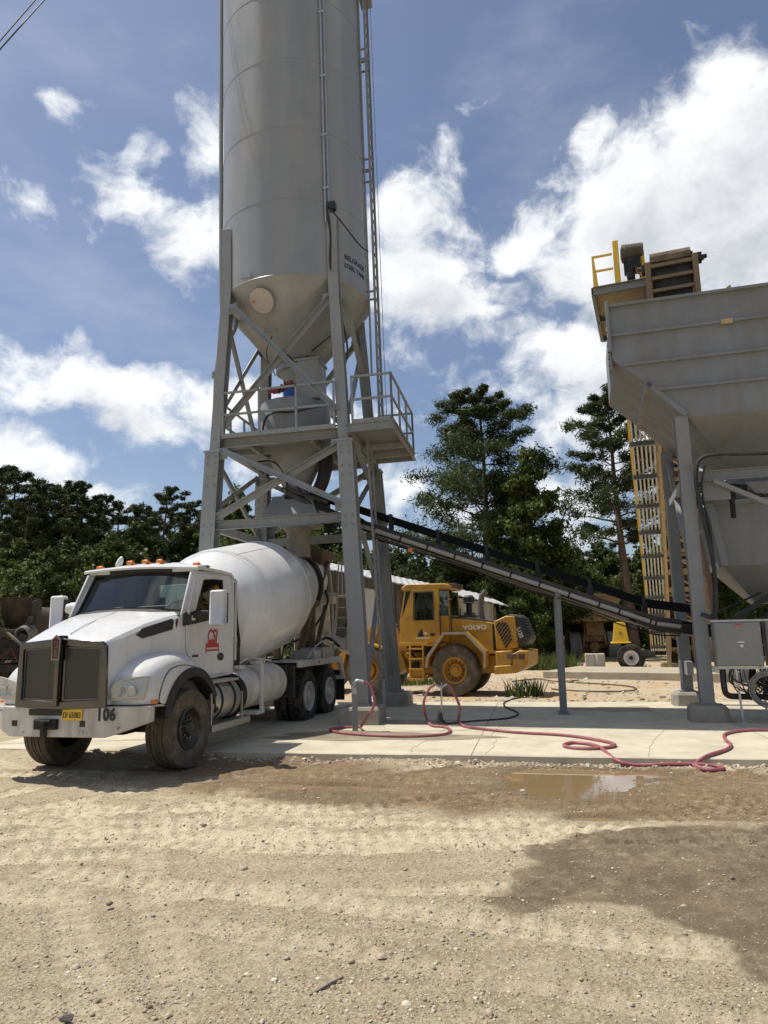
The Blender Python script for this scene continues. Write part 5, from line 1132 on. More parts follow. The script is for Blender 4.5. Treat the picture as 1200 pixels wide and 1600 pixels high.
mb.build('red_actuator', mat('dull_red_casting', (.26, .03, .025), .5, 0, .15, 8), bt_, 20)
mb = MB(); mb.tube([(-.65, -.85, 6.3), (-.58, -.9, 6.8), (-.35, -.93, 7.0), (.1, -.92, 6.98), (.6, -.95, 7.02), (1.2, -1.4, 6.9)], .026, 6, 5); mb.tube([(-.4, -.3, 8.7), (-.2, -.65, 8.6), (.2, -.6, 8.3), (.5, -.5, 8.6), (1.1, -1.0, 8.7)], .018, 6, 5); mb.tube([(-.35, -.95, 8.9), (-.55, -.8, 8.5), (-.45, -.45, 8.1)], .012, 5, 4)
mb.tube([(-.8, -.75, 5.9), (-.55, -.5, 5.95), (-.3, -.42, 5.7), (-.2, -.3, 5.2)], .022, 6, 5); mb.tube([(-.4, -.45, 6.0), (0, -.5, 5.85), (-.05, -.35, 5.5), (.1, -.3, 5.2)], .014, 6, 5); mb.build('batcher_cable', black, bt_)
mb = MB(); mb.b2((-.62, -.45, 9.02), (.1, -.4, 9.1)); mb.box((-.35, -.95, 9.05), (.3, .2, .14)); mb.tube([(-.42, -.98, 9.1), (-.4, -1.02, 9.35), (-.25, -1.0, 9.38), (-.22, -.98, 9.15)], .012, 5, 4); mb.build('vibrator', steel, cone, 0)
mb = MB(); mb.tube([(.62, .0, 6.2), (.66, -.05, 5.9), (.55, -.1, 5.4), (.28, -.1, 5.0)], [.17, .16, .15, .15], 16, 5); mb.build('rubber_duct', black, T_)
mb = MB(); mb.loft([[(x*w-.08, y*w, z) for x, y in CORN] for z, w in ((5.1, .46), (4.62, .66), (4.55, .66))], True); mb.loft([[(x*w-.08, y*w, z) for x, y in CORN] for z, w in ((4.548, .56), (4.36, .36))], True); mb.build('discharge_hopper', steel, T_, 0, .01)
mb = MB(); mb.lathe([(.31, 4.38), (.31, 4.3), (.285, 4.28), (.28, 3.72), (.3, 3.66), (.28, 3.66)], (-.08, 0, 0), (0, 0, 1), 32); mb.build('discharge_boot', mat('dusty_canvas', (.27, .24, .20), .9, 0, .2, 5, .2, 20, .2, (.38, .33, .26), .6, 3), T_, 40)
mb = MB(); mb.tube([(-.3, -.5, 5.25), (.1, -.55, 5.0), (.5, -.5, 4.8), (.8, -.4, 4.72)], .06, 8, 4); mb.tube([(-.2, -.5, 5.3), (.2, -.6, 5.08), (.8, -.5, 4.85)], .04, 8, 4); mb.build('air_hose', greygr, T_)
# cement fill pipe on the left
mb = MB(); x0 = -1.72; mb.tube([(x0-.05, -1.0, 7.2), (x0, -1.0, 8.3), (x0+.12, -.9, 8.75), (x0+.35, -.75, 9.3), (x0+.25, -.6, 9.7), (-1.80, -.45, 10.2), (-1.86, -.45, 11.0), (-1.88, -.45, 20)], .055, 10, 4); mb.cyl((x0-.05, -1.0, 8.0), (x0-.05, -1.0, 8.12), .085, 12); mb.build('fill_pipe', steel, T_)

# ------------------------------------------------------------------ belt conveyor from the bin up into the tower
CV = thing('belt_conveyor', 'black inclined belt conveyor climbing from the bin into the silo tower above the loader', 'conveyor', (-1.9, 16.8, 0), 11)
T_ = CV; SLP = -.377
def cz_(x): return 4.86+SLP*x if x < 7.7 else 4.86+SLP*7.7-.16*(x-7.7)
def cpt(x, y, dz=0): return Vector((x, y, cz_(x)+dz))
XS = [.1, 1.2, 2.4, 3.6, 4.8, 6.0, 7.0, 7.7, 8.2, 8.9, 10.2, 12.5]
for y in (-.36, .36):
    mb = MB(); mb.tube([cpt(x, y*1.25) for x in XS[:9]], .058, 12); mb.build('stringer_tube', mat('grey_pvc_pipe', (.30, .30, .295), .4, 0, .06, 3, 0, 20, .5, DUST, .35, 3), CV)
mb = MB()
for x in XS[:9]:
    for q in (0, .6): mb.lathe([(.057, -.02), (.066, -.015), (.066, .015), (.057, .02)], cpt(x+q, -.45), (1, 0, SLP), 12, True)
mb.build('tube_collar', frameblk, CV, 40)
mb = MB(); r0 = []
for x in XS: r0.append([tuple(cpt(x, y, z)) for y, z in ((-.46, .115), (-.30, .09), (-.12, .07), (.12, .07), (.30, .09), (.44, .13), (.44, .115), (.30, .075), (.12, .055), (-.12, .055), (-.30, .075), (-.46, .10))])
mb.loft(r0, True); mb.build('belt', beltm, CV, 0)
mb = MB(); mb.loft([[tuple(cpt(x, y, z)) for y, z in ((-.40, -.12), (.40, -.12), (.40, -.135), (-.40, -.135))] for x in XS], True); mb.build('return_belt', beltm, CV, 0)
mb = MB()
for x in XS: 
    mb.loft([[tuple(cpt(x+d, y, z)) for y, z in ((-.46, .05), (-.46, .10), (-.44, .10), (-.40, .06))] for d in (-.0, .001)], True)
q = .3
while q < 8.4: mb.cyl(cpt(q, -.30, .04), cpt(q, .30, .04), .045, 8); mb.bar(cpt(q, -.42, -.02), cpt(q, .42, -.02), .05, .05); q += .62
mb.build('idler', frameblk, CV, 40)
mb = MB(); mb.loft([[tuple(cpt(x, y, z)) for y, z in ((-.52, .06), (-.52, .135), (-.46, .135), (-.46, .06))] for x in XS[:9]], True); mb.build('skirt_board', black, CV, 0)
mb = MB(); mb.loft([[tuple(cpt(x, y, z)) for y, z in ((.40, .34), (.40, .53), (.48, .53), (.48, .34))] for x in XS[:10]], True); mb.build('guard_rail', mat('matt_black_rubber', (.008, .008, .0085), .75, 0, .2, 5, .05, 30, .2), CV, 0)
q = .9
while q < 8.4:
    mb = MB(); mb.bar(cpt(q, .39, .06), cpt(q, .39, .56), .17, .08, (1, 0, 0)); mb.bar(cpt(q+.05, .34, .10), cpt(q+.05, .40, .44), .05, .05); mb.build('rail_bracket', beltm, CV, 0, .006); q += 1.12
mb = MB(); mb.tube([cpt(x, -.2, -.22-.05*math.sin(x*2.0)) for x in XS[:9]], .014, 5, 3); mb.tube([cpt(x, -.33, -.17-.03*math.sin(x*3.0)) for x in XS[:9]], .012, 5, 3); mb.build('cable', black, CV)
mb = MB(); mb.cyl(cpt(.15, -.45, 0), cpt(.15, .45, 0), .17, 20); mb.b2((-.35, -.5, 4.55), (.5, .5, 5.1)); mb.bar(cpt(.4, -.5, .12), cpt(1.6, -.5, .12), .3, .02); mb.build('head_chute', frameblk, CV, 20, .01)
for y in (-.42, .42):
    mb = MB(); b_ = Vector((5.76, y*.55, .1)); mb.ibeam(b_, Vector((5.76, y*.8, cz_(5.76)-.06)), .11, .13, (1, 0, 0), .01); mb.box(b_+Vector((0, 0, .008)), (.24, .24, .016)); mb.build('support_post', steel_d, CV, 0)
mb = MB(); mb.bar((5.76, -.4, cz_(5.76)-.1), (5.76, .4, cz_(5.76)-.1), .1, .1); mb.build('cross_head', steel_d, CV, 0)
mb = MB(); mb.loft([[tuple(cpt(x, y, z)) for y, z in ((-.44, -.14), (-.5, .02), (-.5, .06), (.5, .06), (.5, .02), (.44, -.14))] for x in (7.3, 7.7, 8.2, 8.9, 10.2, 12.5)], True); mb.build('tail_pan', beltm, CV, 40)
mb = MB(); mb.box((2.6, -.40, 3.69), (.10, .07, .08)); mb.build('pull_cord_switch', orange, CV, 0)
# ------------------------------------------------------------------ aggregate bin
BIN = thing('aggregate_bin', 'huge grey ribbed aggregate bin on steel legs at the right edge', 'storage bin', (6.09, 13.99, .1), 16)
T_ = BIN; UL, UR = -1.23, 8.2; V0, V1 = -.1, 3.15; ZT, ZL, ZB = 8.55, 7.34, 5.95
mb = MB(); t = .03
fp_ = [(UL, ZT), (UL, ZL), (-.57, 6.71), (.12, 5.95), (UR, 5.95), (UR, ZT)]
mb.prism(fp_, lambda a, b: (a, V0, b), lambda a, b: (a, V0+t, b)); mb.build('front_wall', binpaint, BIN, 0)
mb = MB(); mb.prism(fp_, lambda a, b: (a, V1, b), lambda a, b: (a, V1-t, b)); mb.build('back_wall', binpaint, BIN, 0)
mb = MB(); mb.b2((UL, V0+t, ZL), (UL+t, V1-t, ZT)); mb.sheet([(UL, V0+t, ZL), (UL, V1-t, ZL), (-.57, V1-t, 6.71), (-.57, V0+t, 6.71)], (1, 0, 1), .03); mb.sheet([(-.57, V0+t, 6.71), (-.57, V1-t, 6.71), (.12, V1-t, 5.95), (.12, V0+t, 5.95)], (1, 0, 1), .03); mb.build('end_wall', binpaint, BIN, 0)
# ribs across the front
def ribz(z, u0, w=.07, h=.05):
    mb = MB(); mb.prism([(0, h), (-w, h), (-w, h-.055), (0, h-.055)], lambda a, b: (u0, V0+a, z+b), lambda a, b: (UR, V0+a, z+b)); mb.build('rib', binpaint, BIN, 0)
ribz(8.49, UL-.02, .09, .06); ribz(7.84, UL-.02, .07); ribz(7.16, -1.02, .07); ribz(6.55, -.42, .07)
mb = MB(); mb.b2((.9, V0-.09, 7.79), (1.12, V0-.072, 7.9)); mb.build('rib_plate', tan, BIN, 0)
mb = MB()
for z0, z1, v in ((7.5, 8.62, -.16), (7.15, 8.2, .0), (6.9, 7.6, .2)): mb.b2((UL-.07, v-.06, z0), (UL-.005, v+.08, z1))
mb.build('end_flange', binpaint, BIN, 0, .006)
mb = MB()
for q in range(9): mb.cyl((UL-.085, V0-.04, 7.2+.15*q), (UL-.06, V0-.04, 7.2+.15*q), .02, 6)
mb.build('flange_bolts', frameblk, BIN, 0)
mb = MB(); mb.bar((-.57, V0-.06, 6.71), (-.57, V1+.06, 6.71), .12, .14); mb.bar((-.60, V0-.05, 6.74), (.10, V0-.05, 5.98), .1, .02, (0, 1, 0)); mb.build('corner_beam', binpaint, BIN, 0)
def hopper(u0, u1, name='pyramid_hopper'):
    um, vm = (u0+u1)/2, (V0+V1)/2; mb = MB()
    mb.loft([[(u0, V0, ZB), (u1, V0, ZB), (u1, V1, ZB), (u0, V1, ZB)], [(um-.4, vm-.4, 4.95), (um+.4, vm-.4, 4.95), (um+.4, vm+.4, 4.95), (um-.4, vm+.4, 4.95)], [(um-.4, vm-.4, 4.75), (um+.4, vm-.4, 4.75), (um+.4, vm+.4, 4.75), (um-.4, vm+.4, 4.75)]], True, False)
    mb.bar((u0+.45, V0+.5, 5.68), (um-.45, vm-.42, 5.05), .05, .08); mb.build(name, binpaint, BIN, 0)
hopper(.12, 2.9); hopper(2.9, 5.6); hopper(5.6, 8.2)
for u, v in ((0, 0), (0, 3.0), (2.9, 0), (2.9, 3.0), (5.6, 0), (5.6, 3.0), (8.1, 0), (8.1, 3)):
    mb = MB(); mb.ibeam((u, v, .3), (u, v, ZB+.02), .25, .25, (0, 1, 0), .018); lg = mb.build('leg', steel_d, BIN, 0, .005)
    mb = MB(); w = .34; mb.loft([[(u+i*q, v+j*q, z) for i, j in ((-1, -.7), (-.7, -1), (.7, -1), (1, -.7), (1, .7), (.7, 1), (-.7, 1), (-1, .7))] for z, q in ((-.05, w+.02), (.24, w), (.30, w-.05))], True); mb.build('footing', conc_old, BIN, 20, .012)
    mb = MB(); mb.box((u, v, 4.9), (.29, .30, .03)); mb.box((u, v, .31), (.36, .36, .025)); mb.build('stiffener', steel_d, lg, 0)
for v in (0, 3.0):
    for z in (4.72,):
        mb = MB(); mb.chan((.14, v-.02, z), (8.0, v-.02, z), .1, .20); mb.build('girder', steel_d, BIN, 0)
    mb = MB(); mb.bar((.5, v, 4.62), (2.75, v, 3.35), .09, .09); mb.build('knee_brace', steel, BIN, 0)
mb = MB(); mb.bar((0, .12, 2.6), (0, 2.88, 5.7), .09, .09); mb.bar((0, .12, 4.7), (0, 2.88, 4.7), .1, .16); mb.bar((0, .3, 4.6), (0, 1.0, 3.7), .08, .08); mb.build('side_brace', steel, BIN, 0)
mb = MB(); mb.b2((.28, .1, 4.25), (.8, .2, 4.62)); mb.build('gusset', steel_d, BIN, 0)
# weigh hopper hung under the bin, with gates
mb = MB(); v0, v1 = .75, 2.55
mb.loft([[(.48, v0, 4.28), (7.6, v0, 4.28), (7.6, v1, 4.28), (.48, v1, 4.28)], [(.66, v0+.05, 2.98), (7.4, v0+.05, 2.98), (7.4, v1-.05, 2.98), (.66, v1-.05, 2.98)], [(1.3, 1.35, 2.22), (6.8, 1.35, 2.22), (6.8, 1.95, 2.22), (1.3, 1.95, 2.22)]], True); wh = mb.build('weigh_hopper', binpaint, BIN, 0, .012)
mb = MB(); mb.b2((.40, v0-.05, 4.24), (7.7, v0+.02, 4.34)); mb.prism([(.44, 4.28), (.58, 4.28), (.76, 2.98), (.62, 2.98)], lambda a, b: (a-.02, v0-.02, b), lambda a, b: (a-.02, v0-.1, b)); mb.b2((.30, v0+.2, 3.75), (.52, v0+.6, 4.1)); mb.build('hopper_rim', binpaint, wh, 0, .006)
for um in (1.51, 4.25, 6.9):
    mb = MB(); mb.b2((um-.45, 1.1, 4.42), (um+.45, 1.95, 4.76)); mb.bar((um-.42, .9, 4.68), (um+.1, .9, 4.42), .09, .05); mb.bar((um+.1, .9, 4.7), (um+.5, .9, 4.45), .09, .05); mb.prism([(um-.3, 4.70), (um+.5, 4.70), (um+.5, 4.5), (um+.3, 4.4), (um-.1, 4.45)], lambda a, b: (a, .8, b), lambda a, b: (a, .84, b)); mb.build('gate', steel, BIN, 0, .008)
    mb = MB(); mb.cyl((um-.75, .6, 4.6), (um-.3, .7, 4.55), .075, 12); mb.cyl((um-.65, .35, 4.35), (um-.65, .35, 3.9), .05, 10); mb.box((um-.65, .35, 4.35), (.14, .14, .16)); mb.build('gate_cylinder', frameblk, BIN)
mb = MB(); mb.tube([(.0, -.25, 2.0), (.26, -.28, 2.0), (.30, -.28, 3.0), (.20, -.26, 3.9), (.14, -.24, 4.6), (.25, -.22, 5.02), (.6, -.22, 5.1), (1.2, -.2, 5.06), (3, -.15, 5.0)], .038, 8, 5); mb.tube([(.24, -.2, 2.0), (.33, -.2, 3.2), (.24, -.2, 4.4), (.34, -.18, 4.9)], .022, 6, 4); mb.build('black_cable', black, BIN)
# collecting belt under the weigh hopper
mb = MB(); mb.bar((.3, 1.65, 1.62), (7.8, 1.65, 1.62), 1.0, .12); mb.bar((.25, .9, 1.95), (1.35, 1.1, 2.42), .1, .03); mb.build('collecting_belt', beltm, BIN, 0, .01)
mb = MB(); mb.bar((.5, .55, 1.75), (1.5, .6, 2.4), .12, .1); mb.bar((1.0, .75, 1.7), (2.2, .8, 2.5), .12, .1); mb.build('belt_frame', black, BIN, 0)
mb = MB(); mb.box((.02, 2.55, .85), (.14, .5, .30)); mb.box((-.12, 2.86, .75), (.06, .1, .5)); mb.build('junction_box', galv, BIN, 0, .01)
# ------------------------------------------------------------------ electrical cabinets in front of the bin
def cabinet(u, w, label, stick):
    t = thing('electrical_cabinet', label, 'cabinet', tuple(Vector((6.09, 13.99, .1))+Vector((math.cos(R_(16)), -math.sin(R_(16)), 0))*u+Vector((math.sin(R_(16)), math.cos(R_(16)), 0))*-.42), 16)
    mb = MB(); mb.b2((0, -.02, 1.02), (w, .3, 1.84)); mb.build('body', cabpaint, t, 0, .006)
    mb = MB(); mb.b2((.02, -.045, 1.04), (w-.02, -.022, 1.82)); d = mb.build('door', cabpaint, t, 0, .008)
    if stick:
        mb = MB(); mb.b2((.36, -.048, 1.775), (.50, -.0455, 1.80)); mb.build('red_label', redl, d, 0)
        mb = MB(); mb.b2((.385, -.048, 1.455), (.50, -.0455, 1.475)); mb.b2((.425, -.048, 1.375), (.475, -.0455, 1.415)); mb.build('white_label', whl, d, 0)
    mb = MB()
    for z in (1.15, 1.68): mb.b2((w-.045, -.06, z), (w-.025, -.044, z+.05))
    mb.build('latch', galv, d, 0, .004)
    mb = MB(); 
    for z in (1.86, .995):
        mb.b2((-.04, -.03, z-.018), (w+.06, .02, z+.018))
        q = 0
        while q < w: mb.b2((q, -.034, z-.008), (q+.03, -.028, z+.008)); q += .055
    mb.build('mounting_strut', galv, t, 0)
    return t
cabinet(.17, .80, 'grey electrical cabinet with a red strip label beside the near bin leg', True)
cabinet(1.06, .7, 'second grey electrical cabinet cut off by the right edge of the photo', False)
def binw(u, v, z): return Vector((6.09, 13.99, .1))+Vector((math.cos(R_(16)), -math.sin(R_(16)), 0))*u+Vector((math.sin(R_(16)), math.cos(R_(16)), 0))*v+Vector((0, 0, z))
mb = MB()
t = thing('strut_stand', 'slotted steel strut stand on the slab carrying the cabinets and cables', 'stand', tuple(binw(.5, -.4, 0)), 16)
for x, y, z1 in ((.03, 0, 1.0), (.62, .9, 1.0), (1.25, -.1, 1.0)):
    mb = MB(); mb.bar((x, y, 0), (x-.04, y, z1), .035, .035)
    q = .05
    while q < z1-.05: mb.box((x-.04*q/z1, y-.019, q), (.014, .004, .03)); q += .07
    mb.box((x, y, .006), (.14, .14, .012)); mb.build('post', galv, t, 0)
g = random.Random(12)
t = thing('cable_bundle', 'tangled black cables and conduit hanging below the grey electrical cabinets', 'cables', tuple(binw(.3, -.3, 0)), 16)
mb = MB(); mb.tube([(-.02, 0, 1.0), (-.02, 0, .62), (.03, .02, .50), (.2, .05, .47), (.9, .1, .46), (2.2, .12, .46)], .055, 10, 4); mb.build('conduit', black, t)
mb = MB()
for q in range(34):
    x = g.uniform(.1, .95); y = g.uniform(-.15, .2); x2 = min(1.5, x+g.uniform(.15, .7)); d = g.uniform(.28, .62)
    mb.tube([(x, y, 1.0), (x+g.uniform(-.05, .05), y, 1.0-d*.6), ((x+x2)/2, y, .98-d), (x2, y+.05, 1.0-d*.5), (x2+.04, y+.05, 1.0)], g.choice([.008, .011, .014]), 5, 4)
mb.build('loose_cables', black, t)
t = thing('cable_coil', 'coil of grey cable hanging under the second electrical cabinet', 'cable coil', tuple(binw(.98, -.52, .62)), 16)
mb = MB()
for q in range(7):
    r = .25+.012*q+g.uniform(-.01, .01); pts = [((r*math.cos(a_*.3142)), g.uniform(-.04, .04), r*math.sin(a_*.3142)) for a_ in range(21)]
    mb.tube(pts, .011, 5)
mb.build('coil', mat('grey_cable', (.22, .22, .21), .5, 0, .1), t)
# ------------------------------------------------------------------ hoses, standpipes, pump
def hose(name, pix, r, m_, label, z=.1, extra=None):
    pts = []
    for q in pix:
        px, py, zz_ = q if len(q) == 3 else (*q, None)
        if zz_ is None:
            w = G(px, py, z); u_, v_ = slab_uv(np.array([w.x]), np.array([w.y]))
            if v_[0] < .0: w = G(px, py, .03+.07*max(0, 1+v_[0]/.6)); hz = float(ground_h(np.array([w.x]), np.array([w.y]))[0][0]); w.z = max(hz, .0)+.09*max(0, 1+v_[0]/.35)
            w.z += r
        else: w = zz_ if isinstance(zz_, Vector) else P(px, py, zz_)
        pts.append(w)
    mb = MB(); mb.tube(pts, r, 10, 7); o = mb.build(name, m_, None); return tag(o, label, 'hose')
p1 = G(555, 1142, .1); p2 = G(688, 1134, .1)
t = thing('water_standpipe', 'short grey square post with a valve on top in front of the silo leg', 'standpipe', tuple(p1), 11)
mb = MB(); mb.b2((-.045, -.045, 0), (.045, .045, .80)); mb.build('post', steel_d, t, 0, .008)
mb = MB(); mb.tube([(0, 0, .78), (0, 0, .86), (.05, 0, .90), (.14, 0, .885)], .026, 10, 3); mb.cyl((-.0, -.05, .86), (0, .05, .86), .032, 10); mb.cyl((.1, 0, .89), (.17, 0, .87), .038, 12); mb.build('valve', galv, t, 30)
mb = MB(); mb.b2((-.05, -.052, .66), (.05, -.046, .78)); mb.build('clamp', galv, t, 0)
t = thing('hose_stand', 'thin steel hose stand with a forked top carrying the red hoses', 'stand', tuple(p2+Vector((.04, .1, 0))), 11)
mb = MB(); mb.cyl((0, 0, .1), (.01, 0, .70), .017, 8); mb.tube([(0, 0, .12), (-.03, -.1, .22)], .012, 6); mb.build('post', galv, t)
mb = MB(); mb.tube([(-.12, 0, .76), (-.04, 0, .72), (.01, 0, .70), (.06, 0, .73), (.12, 0, .77)], .022, 8); mb.cyl((0, -.05, .7), (0, .05, .7), .03, 8); mb.tube([(.01, 0, .7), (.02, 0, .80)], .012, 6); mb.build('fork', galv, t)
t = thing('water_pump', 'small black pump standing at the foot of the hose stand', 'pump', tuple(p2), 11)
mb = MB(); mb.lathe([(0, 0), (.075, 0), (.08, .05), (.06, .09), (.055, .17), (.03, .24), (0, .25)], (0, 0, 0), (0, 0, 1), 16); mb.build('body', black, t)
mb = MB(); mb.lathe([(.081, .0), (.084, .03), (.078, .055)], (0, 0, 0), (0, 0, 1), 16); mb.tube([(-.04, 0, .2), (-.03, 0, .3), (.03, 0, .3), (.04, 0, .2)], .01, 6, 3); mb.build('trim', brown, t)
v1 = p1+Vector((.16, -.02, .88)); f1 = p2+Vector((-.08, .1, .76)); f2 = p2+Vector((.16, .1, .76))
hose('water_hose', [(0, 0, v1), (0, 0, v1+Vector((.12, -.02, -.08))), (0, 0, v1+Vector((.2, -.1, -.40))), (0, 0, p1+Vector((.14, -.02, .12))), (560, 1138), (532, 1139), (516, 1142), (530, 1147), (575, 1151), (640, 1153), (690, 1150), (704, 1144), (695, 1138), (676, 1136), (0, 0, G(667, 1130, .1)+Vector((0, 0, .08))), (0, 0, f1+Vector((-.22, 0, -.35))), (0, 0, f1+Vector((-.12, 0, -.10))), (0, 0, f1)], .025, redhose, 'dusty red hose curling from the grey standpipe to the forked hose stand')
hose('water_hose', [(0, 0, f2), (0, 0, f2+Vector((.10, -.05, -.12))), (0, 0, f2+Vector((.22, -.12, -.42))), (0, 0, G(717, 1132, .1)+Vector((0, 0, .08))), (726, 1137), (745, 1140), (800, 1146), (880, 1151), (925, 1157), (957, 1164), (958, 1169), (930, 1172), (895, 1171), (881, 1167), (895, 1163), (925, 1166), (940, 1172), (962, 1186), (990, 1193), (1040, 1195), (1090, 1193), (1122, 1197), (1130, 1201), (1105, 1202), (1088, 1198), (1085, 1192), (1105, 1184), (1135, 1174), (1142, 1166), (1133, 1157), (1134, 1149), (1160, 1144), (1200, 1143), (1260, 1146)], .025, redhose, 'long red hose looping from the hose stand over the slab edge to the right')
hose('power_hose', [(0, 0, p2+Vector((.06, -.02, .1))), (700, 1132), (740, 1128), (790, 1124), (809, 1118), (806, 1113), (790, 1106), (788, 1099), (800, 1094), (815, 1091)], .018, blkhose, 'thin black hose running from the small pump to the back of the slab')
# ------------------------------------------------------------------ yellow wheel loader
LD = thing('wheel_loader', 'yellow wheel loader parked behind the slab with its grey rear grille to the right', 'wheel loader', (2.33, 22.35, 0), 20); LD.scale = (.94, 1, 1)
T_ = LD
TY_LD = tyre(.745, .56, 44, .36, 'worn')
def ldwheel(x, y, near, turn=0):
    mb = MB(); rot = Matrix.Rotation(R_(90+turn), 3, 'Z')
    mb.v = [tuple(rot @ Vector(q)+Vector((x, y, .745))) for q in TY_LD.v]; mb.f = list(TY_LD.f); ty = mb.build('wheel', rubberdust, LD, 30)
    s = -1 if near else 1; mb = MB()
    mb.lathe([(.37, -.2), (.385, .26), (.36, .27), (.34, .22), (.31, .06), (.22, .02), (.21, .10), (.19, .13), (.10, .15), (.09, .2), (0, .2)], (x, y, .745), (0, s, 0), 36)
    rm = mb.build('rim', yellow, ty, 35)
    mb = MB()
    for q in range(12): a = q*.5236; c = Vector((x+.265*math.cos(a), y+s*.03, .745+.265*math.sin(a))); mb.cyl(c, c+Vector((0, s*.04, 0)), .022, 6)
    mb.build('wheel_nuts', brown, rm, 0)
for x in (0, -2.95):
    for y in (-.76, .76): ldwheel(x, y, y < 0)
mb = MB(); mb.cyl((0, -.6, .74), (0, .6, .74), .16, 14); mb.cyl((-2.95, -.6, .74), (-2.95, .6, .74), .16, 14); mb.lathe([(0, -.3), (.25, -.2), (.3, 0), (.25, .2), (0, .3)], (0, 0, .74), (0, 1, 0), 18)
mb.b2((-1.35, -.38, .62), (1.6, .38, 1.15)); mb.b2((-1.9, -.12, .6), (-1.2, .12, 1.25)); mb.build('rear_frame', yellow, LD, 30, .02)
mb = MB(); mb.b2((-1.75, -.3, .55), (-1.25, .3, .95)); mb.tube([(-1.7, -.34, 1.3), (-1.4, -.4, 1.05), (-1.1, -.4, 1.2), (-.8, -.35, .9)], .04, 6, 4); mb.b2((-1.7, -.5, 1.25), (-.6, .5, 1.5)); mb.build('underside_gear', frameblk, LD, 20, .01)
# engine hood
mb = MB(); mb.xz([(-.6, 1.2), (1.3, 1.2), (1.26, 2.10), (.3, 2.24), (-.6, 2.28)], -.62, .62); mb.build('engine_hood', yellow, LD, 20, .03)
mb = MB(); mb.xz([(-.58, 2.285), (1.27, 2.105), (1.27, 2.14), (.4, 2.29), (-.58, 2.34)], -.56, .56); mb.b2((.0, -.3, 2.3), (.5, .3, 2.36)); mb.build('hood_top', greygr, LD, 20, .01)
lp = [(1.27, 1.32), (1.66, 1.32), (1.95, 1.38), (1.90, 2.28), (1.62, 2.30), (1.24, 2.15)]
mb = MB(); mb.xz(lp, -.66, .66); sp = mb.build('rear_side_panel', yellow, LD, 20, .03)
mb = MB(); mb.b2((1.17, -.635, 1.3), (1.29, .635, 2.06)); mb.build('radiator_gap', frameblk, LD, 0)
for s in (-1, 1):
    mb = MB()
    for q in range(8):
        f0 = q/7; a_ = (1.29+.27*f0, 1.96-.58*f0); L_ = min(1, .5+f0*1.6, 1.5-f0*.7)*.40
        b_ = (a_[0]+L_*.66, a_[1]+L_*.80)
        mb.bar((a_[0], s*.665, a_[1]), (b_[0], s*.665, b_[1]), .055, .012, (0, 1, 0))
    mb.build('louvre', black, sp, 0)
rc = [(1.88, 1.36), (2.22, 1.46), (2.34, 1.62), (2.10, 2.20), (1.98, 2.33), (1.66, 2.34), (1.90, 2.18)]
mb = MB(); mb.xz(rc, -.6, .6); cw = mb.build('rear_grille', greygr, LD, 20, .05)
mb = MB()
for q in range(7):
    f_ = q/6; x = 2.09+.20*f_; z = 2.22-.52*f_
    mb.box((x+.035, 0, z), (.05, .95, .035), Matrix.Rotation(R_(60), 3, 'Y')); 
    for s in (-1, 1): mb.box((x-.03, s*.603, z-.01), (.16, .012, .035), Matrix.Rotation(R_(12), 3, 'Y'))
mb.build('grille_slots', blk, cw, 0)
for s_, p_, sz, pl_ in (('L120', (2.02, -.607, 1.80), .17, cw),): text(s_, sz, basis(p_, (.30, 0, -.95), (.95, 0, .30)), whl, pl_, 'lettering', .002, .004, .9)
text('VOLVO', .18, basis((.60, -.625, 1.975), (1, 0, 0), (0, 0, 1)), whl, LD, 'lettering', .003, .009, 1.18, None, 1.12)
# counterweight
mb = MB(); mb.xz([(1.3, 1.28), (1.78, 1.30), (1.8, .92), (1.3, .85)], -.95, .95); mb.xz([(1.25, .62), (1.9, .66), (2.28, .85), (2.32, 1.28), (2.05, 1.30), (1.82, 1.2), (1.82, .9), (1.25, .86)], -.98, .98); mb.build('counterweight', yellow, LD, 20, .03)
mb = MB(); mb.b2((1.66, -1.0, 1.06), (1.95, -.94, 1.2)); mb.b2((2.0, -.99, 1.05), (2.2, -.96, 1.22)); mb.build('tail_lamp', brown, LD, 0, .01)
# fenders and steps
fo = [(-.95, .85), (-.88, 1.18), (-.32, 1.86), (.42, 1.86), (1.02, 1.28), (1.0, .82), (.92, .82), (.92, 1.22), (.38, 1.78), (-.28, 1.78), (-.80, 1.14), (-.87, .85)]
for s in (-1, 1):
    mb = MB(); mb.prism(fo, lambda a, b: (a, s*.5, b), lambda a, b: (a, s*1.05, b)); mb.build('fender', yellow, LD, 0, .012)
    mb = MB()
    for (a0, b0), (a1, b1) in zip(fo[:5], fo[1:6]): mb.bar((a0, s*1.055, b0), (a1, s*1.055, b1), .03, .05, (0, 1, 0)) if False else mb.prism([(a0, b0), (a1, b1), (a1*.95+.002, b1-.07), (a0*.95+.002, b0-.07)], lambda a, b: (a, s*1.052, b), lambda a, b: (a, s*1.066, b))
    mb.build('fender_trim', mat('faded_grey_trim', (.36, .34, .31), .6, 0, .12, 5), LD, 0)
    mb = MB(); mb.prism([(-.85, .9), (-.78, 1.14), (-.28, 1.76), (.38, 1.76), (.9, 1.2), (.9, .85), (.7, .85), (.5, 1.2), (-.4, 1.3), (-.7, .9)], lambda a, b: (a, s*.5, b), lambda a, b: (a, s*.56, b)); mb.build('inner_guard', yellow, LD, 0)
    mb = MB()
    for x in (-1.52, -1.08): mb.bar((x, s*.86, .42), (x, s*.80, 1.5), .06, .05)
    for z in (.45, .75, 1.05, 1.35): mb.b2((-1.55, s*.72, z), (-1.05, s*.90, z+.05))
    mb.b2((-1.55, s*.74, .42), (-1.05, s*.78, .8)); mb.build('step', yellow, LD, 0, .008)
